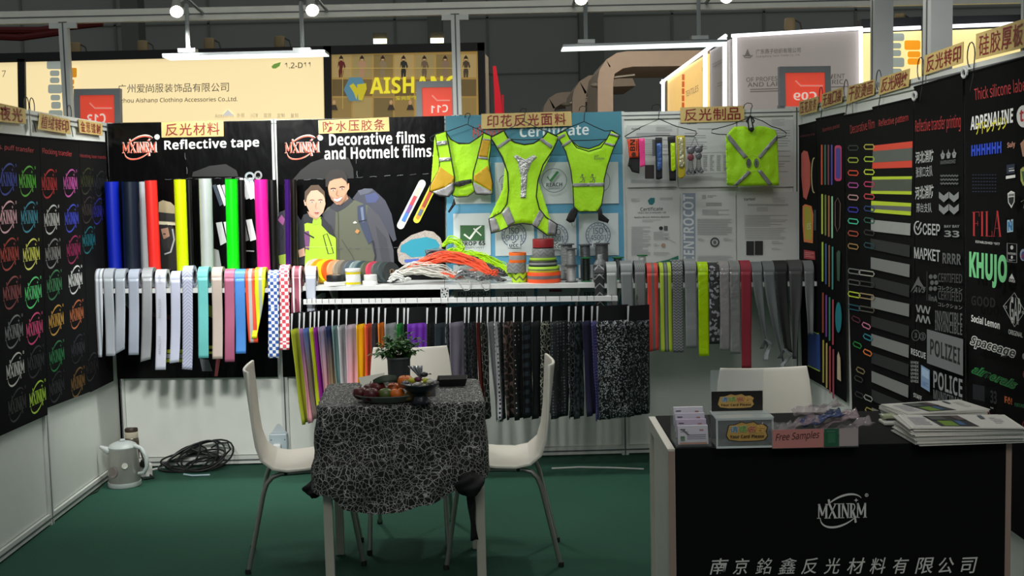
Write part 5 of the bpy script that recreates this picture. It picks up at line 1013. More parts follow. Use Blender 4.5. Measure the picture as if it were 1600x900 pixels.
# ================================================================ FABRIC SWATCHES ON THE RAIL
DKF = lambda c='#15171a': M(c, .8, var=.25, vs=40)
PT = {}
def pt(key, *a, **k): return pattern(key, *a, **k)
SWS = [  # header left edge px, cloth top material, label, bottom px, drift, kind
 (454.5, M('#8f9a1d', .7, bump=.1, bs=9), 'olive lime fabric swatch, leftmost on the rail', 664, 16),
 (466.5, gradient('g1', '#9a6a9a', '#e8a0ac', .1, .36), 'purple to pink dyed fabric swatch beside the olive one', 662, 16),
 (473.5, gradient('g2', '#3b5a9a', '#6f5f58', .0, .22), 'blue to brown dyed fabric swatch', 655, 16),
 (483.5, M('#c3d51c', .7), 'narrow neon yellow fabric swatch near the left end of the rail', 645, 14),
 (490, M('#8a1b8e', .7), 'magenta fabric swatch near the left end of the rail', 660, 14),
 (496.5, gradient('g3', '#8b829c', '#e3a3a8', .08, .36), 'grey mauve to pink dyed fabric swatch', 650, 12),
 (508.5, gradient('g4', '#25345e', '#a58a6a', .05, .30), 'navy to tan dyed fabric swatch', 640, 10),
 (518, M('#6d8a88', .6, bump=.1, bs=9), 'teal grey fabric swatch', 640, 8),
 (528, M('#c3c6c8', .4, .2, bump=.25, bs=14, stretch=(6, 6, .4)), 'creased silver fabric swatch', 640, 6),
 (540, gradient('g5', '#a597a4', '#eab0c0', .05, .28), 'mauve to rose dyed fabric swatch, wide', 645, 5),
 (556.5, M('#f0b80c', .65), 'golden yellow fabric swatch beside the coral red one', 640, 3),
 (570.5, M('#ef5a3a', .65), 'coral red fabric swatch beside the golden yellow one', 640, 2),
 (581, DKF('#3a3c42'), 'charcoal fabric swatch between coral and orange', 640, 1),
 (590.5, M('#f58220', .65), 'orange fabric swatch right of the charcoal one', 640, 1),
 (600.5, M('#8f9296', .5, .15), 'plain grey fabric swatch right of the orange one', 640, 0),
 (620, M('#2f8f3f', .6), 'narrow green fabric swatch', 640, 0),
 (630, DKF('#1c1f22'), 'black fabric swatch left of the purple one', 640, 0),
 (636, M('#5f1d96', .65), 'vivid purple fabric swatch', 640, 0),
 (666, pt('sd1', '#17191d', '#868c93', 'dot', 85, cut=.2), 'black fabric swatch with a dotted weave', 640, 0),
 (680, DKF('#26323a'), 'dark slate fabric swatch right of the dotted one', 640, 0),
 (696.5, pt('sp1', '#121416', '#73787d', 'noise', 60, cut=.48, soft=.04), 'narrow dark swatch with speckled print', 640, 0),
 (702, M('#6f6b78', .6, .1), 'wide mauve grey fabric swatch', 640, 2),
 (725, pt('sp2', '#101317', '#495058', 'check', 60, cut=.5), 'black swatch with a square maze print', 650, 3),
 (731, pt('sp3', '#0f1114', '#565c62', 'edge', 50, cut=.04), 'black swatch with thin crackle lines', 652, 3),
 (744, M('#6e2c24', .7), 'narrow rust red fabric swatch behind the table edge', 656, 8),
 (750, pt('sp4', '#17191a', '#a9ae9f', 'edge', 30, cut=.03, warp=.03), 'black swatch with pale branching print', 657, 7),
 (760.5, M('#7f8084', .6, .1), 'plain grey fabric swatch amid the dark ones', 658, 14),
 (772, pt('sp5', '#dfe2e4', '#1a1c1e', 'dot', 44, cut=.3), 'white fabric swatch with black rings', 660, 8),
 (779.5, pt('sp6', '#0e0f11', '#4d5257', 'edge', 40, cut=.05), 'narrow black swatch right of the white ringed one', 657, 4),
 (786, pt('sp7', '#181615', '#5f4d46', 'edge', 26, cut=.08, warp=.06), 'black brown paisley fabric swatch', 656, 4),
 (801.5, pt('sp8', '#0e0f10', '#c9cbcd', 'dot', 38, cut=.16), 'black swatch with small white figures', 657, 3),
 (815, pt('sp9', '#101417', '#2c363c', 'check', 40, cut=.5), 'near black plain swatch right of the white figured one', 655, 2),
 (830.5, DKF('#101315'), 'black fabric swatch left of the branching pale one', 656, 1),
 (845, pt('sp10', '#1a1b18', '#b5b9a6', 'edge', 40, cut=.04, warp=.04), 'dark swatch with pale grassy print behind the right chair', 650, 0),
 (860, pt('sp11', '#1c2022', '#5c6368', 'dot', 60, cut=.28), 'black swatch with grey blossoms, right of the chair back', 655, 0),
 (887.5, pt('sp12', '#0e1012', '#8d969b', 'edge', 44, cut=.05, warp=.03), 'black swatch with grey zigzag vines', 655, 0),
 (898, pt('sp13', '#0f1416', '#3b474b', 'noise', 50, cut=.5, soft=.03), 'black swatch with faint camouflage print', 655, 0),
 (910, M('#2d2c48', .6, var=.1), 'dark indigo fabric swatch', 651, 8),
 (923.5, pt('sp14', '#7d7a92', '#22299a', 'check', 120, cut=.5), 'lilac swatch fading into blue checks', 658, 7),
 (932, pt('gl1', '#1d2022', '#b9bec2', 'cell', 190, cut=.26, rough=.3, metal=.3), 'sparkling silver and black swatch under the right tapes', 656, 4),
 (980, pt('gl2', '#15181a', '#7d8387', 'cell', 190, cut=.2, rough=.35, metal=.3), 'darker sparkling swatch, rightmost on the rail', 650, 2), (1013, None, '', 0, 0)]
HDR = M('#101113', .5); STRIPW = M('#d3d6d8', .35)
for i in range(len(SWS)-1):
    x0, mt, lb, yb, dr = SWS[i]; x1 = SWS[i+1][0]+1.5; rnd = random.Random(i*3+1)
    y0 = (490-i*.75 if i < 14 else 481.5-(i-14)*.13); yh = y0+25-(1 if i > 20 else 0)
    wide = x1-x0 > 30; Ya = 6.34+.012*rnd.random(); Yb_ = Ya+(.05 if wide else .075+.02*rnd.random())
    def e(side, y): return PY(x0, y, Ya) if side == 0 else PY(x1, y-.4, Yb_)
    A0, A1, B0, B1 = e(0, y0), e(1, y0), e(0, yh), e(1, yh)
    n = (A1-A0).cross(Vector((0, 0, 1))).normalized(); n = -n if n.y > 0 else n
    mid = (A0+A1)/2; t = thing('fabric_swatch', lb, 'swatch', (mid.x, mid.y, B0.z), 'fabric swatches hanging on the rail')
    A1.z = A0.z; B1.z = B0.z
    MB().prism([A0, A1, B1, B0], n*-.004).build('header_card', HDR, t, smooth=False)
    d = (A1-A0).normalized(); w1, w2 = .0105, .006
    if not wide: w1, w2 = .009, .0045
    q = n*.0012
    MB().prism([A0+q, A0+q+Vector((w1, 0, 0)), B0+q+Vector((w2, 0, 0)), B0+q], n*.001).build('edge_strip', STRIPW, t, smooth=False)
    hx = mid.x; hy = YR+.013; zr = ra.z+(rbb.z-ra.z)*(hx-ra.x)/(rbb.x-ra.x)
    hk = [Vector((hx, hy-.012, zr-.008)), Vector((hx, hy-.016, zr+.012)), Vector((hx, hy, zr+.019)), Vector((hx, hy+.016, zr+.010)), Vector((hx, hy+.017, zr-.03)), Vector((mid.x, mid.y, A0.z-.004))]
    hk = [hk[0], hk[1], hk[2], hk[3], Vector((hx, hy+.016, zr-.02)), Vector((mid.x, mid.y+.001, zr-.045)), Vector((mid.x, mid.y+.001, A0.z-.004))]
    MB().tube(hk, .0013, 6).build('hook', WIRE, t)
    zb = PY(x0+dr, yb, Ya).z; C0 = PY(x0+dr, yb, Ya); C1 = PY(x1+dr, yb, Yb_); ph = rnd.random()*6; nf = 1.5 if not wide else 3
    narrow = .72 if i < 9 else (.9 if not wide else 1.0)
    def f(u, v):
        top = B0.lerp(B1, u); bot = C0.lerp(C1, .5+(u-.5)*narrow); p = top.lerp(bot, v); p.z = B0.z+(C0.z-B0.z)*v
        return p+n*(.006*math.sin(ph+u*6.28*nf+v*1.2)*(.25+v) + .003*math.sin(v*9+u*4+ph)*v) + Vector((0, 0, .006*(u-.5)*v))
    MB().grid(f, 10 if not wide else 24, 16).build('cloth', mt, t, solid=.0014)
# ================================================================ HANGERS AND HI-VIS GEAR ON THE WALL
def hanger(pts, cv, Y, lb, closed=True, hook=None, r=.0026):
    mb = MB(); P = [PY(*cv(*q), Y) for q in pts]; mb.tube(P, r, 6, closed=closed)
    if hook:
        H = [PY(*cv(*q), Y) for q in hook]; k = len(H)
        for i, p in enumerate(H): p.y = Y+(YW-.01-Y)*max(0, 1-i/(k*.6))
        mb.tube(H, r*.9, 6)
    return tag(mb.build('wire_hanger', M('#33373a', .35, .7)), lb, 'hanger')
C5, C6, C7 = crop(660, 160, 4.09), crop(840, 160, 3.75), crop(960, 160, 3.46)
def hook_at(x, y0, y1, r=22): return [(x-r, y0+25), (x-r*.9, y0+8), (x-r*.3, y0), (x+r*.5, y0+4), (x+r*.6, y0+20), (x+r*.2, y0+34), (x, y1)]
YV = 6.735
hanger([(285, 140), (355, 172), (440, 215), (490, 245), (490, 268), (470, 272), (285, 262), (90, 250), (55, 245), (48, 225), (70, 210), (160, 185)], C5, YV, 'wire hanger holding the amber pocketed vest', hook=hook_at(292, 66, 140))
hanger([(648, 120), (720, 155), (800, 190), (830, 215), (800, 232), (648, 240), (480, 232), (455, 215), (500, 190), (580, 155)], C5, YV, 'wire hanger holding the large vest with a silver Y print', hook=hook_at(650, 35, 120))
hanger([(272, 112), (330, 140), (395, 168), (440, 165), (485, 200), (478, 212), (400, 216), (300, 222), (195, 224), (118, 214), (92, 205), (130, 175), (180, 150)], C6, YV, 'wire hanger holding the vest with running figures', hook=hook_at(272, 18, 112))
hanger([(243, 90), (330, 128), (370, 138), (440, 155), (444, 170), (430, 184), (245, 180), (65, 192), (55, 185), (105, 155), (140, 135)], C7, YV, 'wire hanger holding armbands over the certificates', hook=hook_at(238, 8, 90, 26))
hanger([(735, 78), (800, 100), (850, 130), (900, 145), (930, 165), (925, 184), (890, 190), (735, 180), (560, 172), (525, 165), (528, 148), (590, 132), (640, 118)], C7, YV, 'wire hanger holding the lime drawstring bag', hook=hook_at(735, 0, 78, 20))
def cdisp(p, amp): return amp*(noise.noise(Vector((p.x*9, p.z*7, 1.3)))+.45*noise.noise(Vector((p.x*26, p.z*20, 4.1))))
def cloth(name, pts, cv, Y, mat, parent, amp=.007, L=.02, th=.003, pipe=None, pr=.0032, off=0):
    P = [PY(*cv(*q), Y) for q in pts]
    bm = bmesh.new(); f = bm.faces.new([bm.verts.new(p) for p in P]); bmesh.ops.triangulate(bm, faces=[f])
    for _ in range(4):
        es = [e for e in bm.edges if e.calc_length() > L]
        if not es: break
        bmesh.ops.subdivide_edges(bm, edges=es, cuts=1); bmesh.ops.triangulate(bm, faces=bm.faces[:])
    bm.verts.index_update(); mb = MB(); mb.add([v.co+Vector((0, cdisp(v.co, amp)-off, 0)) for v in bm.verts], [[v.index for v in q.verts] for q in bm.faces]); bm.free()
    o = mb.build(name, mat, parent, solid=th)
    if pipe:
        Q = []
        for a_, b_ in zip(P, P[1:]+P[:1]):
            k = max(1, int((b_-a_).length/.02)); Q += [a_.lerp(b_, j/k) for j in range(k)]
        MB().tube([q+Vector((0, cdisp(q, amp)-off-.001, 0)) for q in Q], pr, 6, closed=True).build('piping', pipe, o)
    return o
LIME = M('#a5e00a', .6, bump=.12, bs=60, var=.06); AMB = M('#b58f04', .65, bump=.08, bs=40); REF = M('#8c8d8e', .45, .25, bump=.1, bs=200); BLKP = M('#101112', .7); SILV = M('#b3b6b2', .3, .5, bump=.4, bs=60)
v = thing('running_vest', 'lime vest with amber pockets and black chest strap, left of three', 'vest', PY(*C5(250, 610), YV-.012), 'hi-vis vests on hangers')
cloth('back_panel', [(150, 188), (180, 235), (235, 265), (300, 262), (370, 215), (392, 195), (385, 260), (362, 360), (332, 460), (333, 570), (290, 600), (220, 605), (190, 592), (200, 500), (185, 380), (160, 265)], C5, YV-.012, LIME, v, pipe=BLKP)
f1 = cloth('front_panel', [(80, 205), (150, 183), (165, 260), (185, 370), (205, 480), (200, 560), (170, 602), (110, 597), (45, 565), (55, 520), (105, 430), (110, 380), (95, 290)], C5, YV-.028, LIME, v, pipe=BLKP)
cloth('pocket', [(110, 410), (203, 475), (198, 512), (140, 545), (62, 570), (48, 562), (57, 520), (103, 434)], C5, YV-.028, AMB, f1, off=.004); cloth('hem_panel', [(198, 508), (199, 560), (170, 598), (112, 594), (64, 572), (140, 545)], C5, YV-.028, REF, f1, off=.004)
for q in ([(90, 250), (155, 243), (160, 268), (95, 277)], [(107, 355), (180, 350), (183, 372), (109, 378)]): cloth('reflective_strip', q, C5, YV-.028, SILV, f1, off=.0045)
f2 = cloth('front_panel', [(390, 195), (440, 215), (436, 300), (425, 370), (432, 440), (450, 520), (448, 585), (400, 590), (340, 585), (322, 520), (325, 450), (350, 360), (372, 270)], C5, YV-.028, LIME, v, pipe=BLKP)
for q in ([(383, 238), (434, 240), (416, 350), (357, 345)], [(415, 405), (430, 440), (447, 520), (440, 568), (330, 502), (328, 470)]): cloth('pocket', q, C5, YV-.028, AMB, f2, off=.004)
cloth('hem_panel', [(326, 510), (440, 568), (444, 585), (400, 587), (343, 582), (325, 530)], C5, YV-.028, REF, f2, off=.004)
for q in ([(388, 230), (434, 236), (434, 245), (386, 240)], [(357, 345), (418, 352), (418, 366), (355, 358)]): cloth('reflective_strip', q, C5, YV-.028, REF, f2, off=.0045)
cloth('chest_strap', [(200, 512), (255, 498), (316, 490), (318, 514), (262, 520), (240, 538), (203, 530)], C5, YV-.036, BLKP, v); cloth('strap_end', [(203, 612), (212, 650), (172, 706), (162, 698), (192, 650)], C5, YV-.03, BLKP, v)
v = thing('running_vest', 'largest lime vest with a silver Y print, in the middle of three', 'vest', PY(*C5(650, 830), YV-.02), 'hi-vis vests on hangers')
o = cloth('body', [(435, 225), (520, 180), (545, 225), (590, 255), (650, 270), (710, 262), (770, 225), (800, 188), (872, 222), (830, 310), (770, 400), (738, 500), (727, 600), (747, 680), (790, 735), (862, 780), (850, 850), (800, 850), (700, 780), (640, 773), (580, 780), (500, 820), (440, 835), (425, 745), (500, 705), (540, 650), (550, 560), (545, 450), (510, 350), (470, 280)], C5, YV-.02, LIME, v, pipe=BLKP, pr=.004, amp=.009)
for q in ([(505, 710), (548, 662), (592, 765), (545, 792)], [(428, 745), (464, 733), (495, 812), (442, 832)], [(748, 688), (778, 722), (735, 800), (701, 779)], [(805, 745), (858, 782), (850, 846), (800, 840)], [(478, 278), (553, 227), (568, 240), (487, 297)], [(748, 241), (763, 226), (832, 276), (823, 297)]): cloth('reflective_strip', q, C5, YV-.02, REF, o, off=.0045, amp=.009)
cloth('reflective_print', [(583, 345), (600, 334), (655, 365), (712, 335), (731, 350), (690, 390), (672, 450), (660, 610), (626, 610), (632, 450), (613, 385)], C5, YV-.02, SILV, o, off=.0045, amp=.009, L=.012)
v = thing('running_vest', 'lime vest with running figures and black ties, right of three', 'vest', PY(*C6(300, 690), YV-.012), 'hi-vis vests on hangers')
cloth('back_panel', [(165, 180), (200, 225), (240, 258), (300, 272), (360, 250), (400, 215), (405, 240), (380, 275), (300, 296), (220, 278), (180, 235)], C6, YV-.008, LIME, v, pipe=BLKP)
o = cloth('body', [(110, 190), (165, 165), (188, 212), (230, 265), (300, 287), (370, 265), (405, 215), (430, 165), (482, 192), (440, 280), (410, 370), (390, 450), (388, 520), (375, 600), (350, 640), (240, 640), (212, 610), (207, 500), (195, 400), (165, 290)], C6, YV-.024, LIME, v, pipe=BLKP, pr=.003)
for q in ([(204, 475), (391, 470), (389, 490), (206, 493)], [(112, 205), (156, 182), (162, 196), (120, 220)], [(140, 252), (192, 216), (197, 232), (150, 263)], [(425, 178), (480, 192), (474, 204), (420, 190)], [(396, 234), (452, 246), (446, 260), (390, 242)]): cloth('reflective_strip', q, C6, YV-.024, REF, o, off=.0045)
a = Art(lambda px, py, off=0: (lambda p: p+Vector((0, cdisp(p, .007)-.006, 0)))(PY(px, py, YV-.024)), C6)
for x in (262, 322):
    a.line([(x, 432), (x+5, 448), (x-2, 462), (x-18, 466)], 4, '#6a7058'); a.line([(x+4, 447), (x+14, 455), (x+10, 468)], 4, '#6a7058'); a.line([(x-14, 440), (x, 436), (x+12, 444), (x+20, 436)], 3, '#6a7058'); a.ell(x-1, 425, 6, 6, '#6a7058', 12)
a.text('KEEP', (332, 321), (356, 319), (332, 310), '#6f7a52', .02); a.text('RUNNING', (332, 336), (391, 333), (332, 325), '#6f7a52', .02); a.build('running_print', o)
for q in ([(195, 630), (215, 612), (238, 640), (215, 700), (190, 706), (165, 690), (180, 655)], [(352, 640), (372, 615), (380, 655), (420, 688), (412, 708), (355, 690)]): cloth('tie', q, C6, YV-.03, BLKP, v, amp=.012)
hanging = lambda pts: MB().tube([PY(*C6(*q), YV-.03) for q in pts], .0016, 5)
hanging([(383, 705), (392, 735), (405, 760)]).build('cord', BLKP, v); hanging([(200, 705), (203, 725)]).build('cord', BLKP, v)
v = thing('drawstring_bag', 'square lime drawstring bag with a grey reflective X', 'bag', PY(*C7(745, 450), YV-.025))
o = cloth('body', [(606, 178), (628, 150), (648, 132), (700, 128), (735, 145), (775, 128), (820, 132), (865, 150), (880, 180), (884, 300), (888, 448), (760, 450), (700, 453), (613, 449), (612, 300)], C7, YV-.025, LIME, v, amp=.012, th=.012)
for q in ([(608, 170), (622, 176), (718, 295), (700, 306), (612, 200)], [(877, 172), (880, 198), (785, 306), (772, 294)], [(720, 368), (736, 380), (664, 448), (640, 449)], [(768, 368), (790, 366), (852, 442), (828, 449)]): cloth('reflective_strip', q, C7, YV-.025, REF, o, off=.0105, amp=.012)
a = Art(lambda px, py, off=0: (lambda p: p+Vector((0, cdisp(p, .012)-.0095-off, 0)))(PY(px, py, YV-.025)), C7); a.ring(742, 326, 42, 44, 2.5, '#c5e04a'); 
for x in (723, 763): a.ell(x, 328, 13, 24, '#4d5648', 20); a.ring(x, 328, 9, 18, 3, '#8b9488')
a.build('light_eyes', o)
mb = MB()
for pts in ([(735, 70), (722, 100), (728, 150), (742, 158), (752, 148), (745, 110), (737, 72)], [(730, 76), (712, 105), (722, 110)], [(740, 74), (756, 100), (750, 112)]): mb.tube([PY(*C7(*q), YV-.045) for q in pts], .0042, 6)
mb.sphere(PY(*C7(741, 146), YV-.045), .012, sc=(1, .6, 1)); mb.build('cord', BLKP, v)
# armbands and pendants
def armband(parts, lb):
    x, y = parts[0][1][0]; t = thing('armband', lb, 'armband', PY(*C7(x, y), YV-.02), 'armbands hanging on one hanger')
    for k, (nm, pts, mt) in enumerate(parts): cloth(nm, pts, C7, YV-.014-.006*k, mt, t, th=.005, amp=.004)
    return t
t = armband([('band', [(68, 198), (132, 196), (136, 300), (135, 385), (95, 376), (80, 348), (72, 345), (80, 300)], BLKP), ('orange_panel', [(69, 200), (128, 197), (130, 298), (80, 300)], M('#dd4a1d', .6))], 'orange and black armband lettered BN, leftmost on its hanger')
a = Art(lambda px, py, off=0: (lambda p: p+Vector((0, cdisp(p, .004)-.0035, 0)))(PY(px, py, YV-.02)), C7); a.text('BN', (112, 262), (112, 202), (84, 262), '#26110c', .03); a.ell(104, 282, 12, 14, '#4a1a10', 16); a.line([(120, 205), (120, 262)], 4, '#4a1a10'); a.build('lettering', t)
armband([('band', [(129, 195), (163, 195), (166, 344), (139, 351)], M('#ec3f8c', .45))], 'hot pink armband beside the orange and black one')
armband([('band', [(221, 190), (258, 190), (259, 410), (240, 418), (224, 415)], M('#12151c', .7)), ('reflective_strip', [(229, 222), (254, 220), (256, 355), (246, 370), (232, 365)], M('#4a6aa8', .25, .3, bump=.3, bs=60))], 'black armband with a blue shiny strip')
armband([('band', [(287, 186), (330, 185), (333, 424), (298, 424)], M('#0e0f10', .7)), ('reflective_strip', [(303, 220), (328, 219), (331, 362), (318, 374), (306, 368)], M('#b8e010', .3, bump=.3, bs=60))], 'black armband with a lime shiny strip')
armband([('band', [(334, 180), (380, 179), (383, 395), (366, 412), (345, 408)], M('#b5a51c', .6)), ('reflective_strip', [(344, 190), (370, 190), (380, 340), (366, 354), (350, 348)], M('#c2bf98', .2, .4, bump=.4, bs=60))], 'mustard yellow armband with a silver shiny strip, rightmost on its hanger')
cloth_t = tag(MB().box(PY(*C7(205, 200), YV-.002), PY(*C7(222, 290), YV+.004)).build('strap', M('#5b5d5e', .6), smooth=False), 'thin grey strap hanging left of the black and blue armband', 'strap')
for i, (x, y, lb) in enumerate(((412, 262, 'left of two grey bear shaped reflective pendants'), (455, 255, 'right of two grey bear shaped reflective pendants'))):
    t = thing('pendant', lb, 'pendant', PY(*C7(x, y+120), YV-.02), 'reflective pendants'); GP = M('#6d6f72', .3, .4, bump=.3, bs=80)
    p = PY(*C7(x, y), YV-.02); s = 1/3.46/1850*YV
    mb = MB().sphere(p, 22*s, sc=(1, .3, .9)); mb.sphere(p+Vector((-16*s, 0, 16*s)), 8*s, sc=(1, .5, 1)); mb.sphere(p+Vector((16*s, 0, 16*s)), 8*s, sc=(1, .5, 1)); mb.build('head', GP, t)
    MB().sphere(p+Vector((0, 0, -34*s)), 18*s, sc=(1, .3, 1.1)).build('body', M('#7c3a44', .4) if i == 0 else GP, t)
    for q in (-1, 1): MB().tube([p+Vector((q*8*s, 0, -45*s)), p+Vector((q*12*s, 0, -95*s))], .0012, 5).build('string', WIRE, t); MB().prism([p+Vector((q*12*s, 0, -90*s)), p+Vector((q*12*s+16*s, 0, -118*s)), p+Vector((q*12*s+8*s, 0, -128*s)), p+Vector((q*12*s-8*s, 0, -128*s)), p+Vector((q*12*s-16*s, 0, -118*s))], (0, .003, 0)).build('foot', GP, t)
    MB().tube([p+Vector((0, 0, 20*s)), PY(*C7(435, 186), YV-.012)], .0012, 5).build('cord', WIRE, t)
# ================================================================ TABLE, CLOTH AND WHAT STANDS ON IT
TZ = .752
fl, fr_, bl_ = PZ(508, 632, TZ), PZ(754, 632, TZ), PZ(525, 595, TZ)
tc_ = (fr_+bl_)/2; TW = .64; tux = Vector((math.cos(.055), math.sin(.055), 0)); tuy = Vector((-tux.y, tux.x, 0)); TD = .56
tcen = (fl+fr_)/2+tuy*TD/2+Vector((-.008, 0, 0))
def tp(u, v, z): return Vector((tcen.x, tcen.y, 0))+tux*u+tuy*v+Vector((0, 0, z))
t = thing('table', 'square table with white square legs under the black cloth', 'table', tp(0, 0, 0)); TL = M('#b9b6a8', .45)
def orect(mb, u0, v0, z0, u1, v1, z1, mi=0): mb.prism([tp(u0, v0, z0), tp(u1, v0, z0), tp(u1, v1, z0), tp(u0, v1, z0)], (0, 0, z1-z0), mi)
mb = MB(); orect(mb, -TW/2+.012, -TD/2+.012, .72, TW/2-.012, TD/2-.012, .745); mb.build('table_top', TL, t, smooth=False)
for u in (-1, 1):
    for v_ in (-1, 1):
        mb = MB(); a_, b_ = u*(TW/2-.022), v_*(TD/2-.022); orect(mb, a_-.018, b_-.018, 0.001, a_+.018, b_+.018, .72); mb.build('leg', TL, t, smooth=False, bevel=.003)
WEB = M('#08080a', .75, var=0, key='web'); n_ = WEB.node_tree; bs_ = n_.nodes['Principled BSDF']; tcn = nd(n_, 'ShaderNodeTexCoord'); last = None
nz = nd(n_, 'ShaderNodeTexNoise'); nz.inputs['Scale'].default_value = 9; n_.links.new(tcn.outputs['Object'], nz.inputs['Vector']); sc_ = nd(n_, 'ShaderNodeVectorMath', operation='SCALE'); sc_.inputs[3].default_value = .05; n_.links.new(nz.outputs['Color'], sc_.inputs[0]); ad_ = nd(n_, 'ShaderNodeVectorMath', operation='ADD'); n_.links.new(tcn.outputs['Object'], ad_.inputs[0]); n_.links.new(sc_.outputs[0], ad_.inputs[1])
for s_, wd in ((30, .018), (52, .026)):
    vo = nd(n_, 'ShaderNodeTexVoronoi', feature='DISTANCE_TO_EDGE'); vo.inputs['Scale'].default_value = s_; n_.links.new(ad_.outputs[0], vo.inputs['Vector'])
    lt = nd(n_, 'ShaderNodeMath', operation='LESS_THAN'); lt.inputs[1].default_value = wd; n_.links.new(vo.outputs['Distance'], lt.inputs[0])
    if last: mxx = nd(n_, 'ShaderNodeMath', operation='MAXIMUM'); n_.links.new(last.outputs[0], mxx.inputs[0]); n_.links.new(lt.outputs[0], mxx.inputs[1]); last = mxx
    else: last = lt
mx_ = nd(n_, 'ShaderNodeMix', data_type='RGBA'); mx_.inputs[6].default_value = (.0035, .0035, .004, 1); mx_.inputs[7].default_value = (.42, .42, .40, 1); n_.links.new(last.outputs[0], mx_.inputs[0]); n_.links.new(mx_.outputs[2], bs_.inputs['Base Color'])
def perim(s):
    """rounded-square perimeter, s in 0..1 from front-left corner along the front edge; returns u, v, outward normal"""
    r = .035; hw, hd = TW/2+.006, TD/2+.006; segs = [2*hw-2*r, math.pi*r/2, 2*hd-2*r, math.pi*r/2, 2*hw-2*r, math.pi*r/2, 2*hd-2*r, math.pi*r/2]
    L = s*sum(segs); k = 0
    while k < 7 and L > segs[k]: L -= segs[k]; k += 1
    if k == 0: return -hw+r+L, -hd, 0, -1
    if k == 2: return hw, -hd+r+L, 1, 0
    if k == 4: return hw-r-L, hd, 0, 1
    if k == 6: return -hw, hd-r-L, -1, 0
    c = {1: (hw-r, -hd+r, -90), 3: (hw-r, hd-r, 0), 5: (-hw+r, hd-r, 90), 7: (-hw+r, -hd+r, 180)}[k]; a_ = math.radians(c[2]+90*L/segs[k])
    return c[0]+r*math.cos(a_), c[1]+r*math.sin(a_), math.cos(a_), math.sin(a_)
def cdrop(s):                                   # hem depth along the perimeter
    P = [(0, .335), (.03, .395), (.07, .42), (.11, .415), (.16, .385), (.215, .335), (.245, .31), (.27, .29), (.36, .29), (.5, .28), (.62, .29), (.74, .28), (.86, .29), (.95, .29), (1, .335)]
    for (a_, x), (b_, y) in zip(P, P[1:]):
        if s <= b_: k = (s-a_)/(b_-a_); k = k*k*(3-2*k); return x+(y-x)*k
    return .345
def cl(s, q):
    """q<0: on the table top, 0..1 down the drop, >1 tucked under at the hem"""
    u, v_, nx, ny = perim(s % 1.0)
    if q < 0: k = 1+q; return tp(u*k, v_*k, TZ+.0006)
    D = cdrop(s); qq = min(q, 1.0); al = 6.28*s
    pull = .022*math.sin(al*7+1)*qq+.010*math.sin(al*15+2+3*qq)*qq+.006*math.sin(al*24+8*qq)
    out = .003+.034*math.sin(min(qq, .95)*2.1)*qq + pull*.55 + .010*math.sin(qq*9+al*5)*qq*(1-qq)*4
    out += .006*math.sin(qq*21+al*9)*max(0, qq-.45)
    z = TZ-.004-D*qq
    if nx > .3: out *= .35
    if q > 1: out -= (q-1)*.05; z -= .006-(q-1)*.02
    return tp(u+nx*out, v_+ny*out, z)
NS = 150; QS = [-1, -.75, -.5, -.25, -.08, -.02, 0]+[i/16 for i in range(1, 17)]+[1.3, 1.8]
def clg(u, v_):
    k = v_*(len(QS)-1); return cl(u, QS[int(round(k))])
mb = MB(); mb.grid(clg, NS, len(QS)-1, cu=True)
cloth_o = tag(mb.build('tablecloth', WEB, ang=75), 'black tablecloth with white cobweb lines knotted at the front corners', 'tablecloth')
for px, py, R, tail in ((490, 764, .036, 0), (734, 757, .05, 1)):
    c = PY(px, py, (fl if px < 600 else fr_).y-.012); mb = MB(); kk = px
    mb.grid(lambda u, v_: c+Vector((math.sin(math.pi*v_)*math.cos(6.283*u)*R*1.05, math.sin(math.pi*v_)*math.sin(6.283*u)*R*.9, math.cos(math.pi*v_)*R*.85))*(1+.16*math.sin(6.283*u*3+v_*9+kk)+.08*math.sin(v_*22+u*19)), 28, 18, cu=True)
    kn = mb.build('knot', M('#0a0a0b', .8), cloth_o, ang=80)
    if tail: 
        p = c+Vector((.0, .03, -.03)); mb = MB(); mb.grid(lambda u, v_: p+Vector(((u-.5)*.026*(1+.3*math.sin(v_*7))+.012*v_, .01*math.sin(u*5+v_*4), -.20*v_)), 5, 12); mb.build('cloth_tail', M('#0a0a0b', .8), kn, solid=.002)
def on_table(px, py): p = PZ(px, py, TZ+.0015); return p
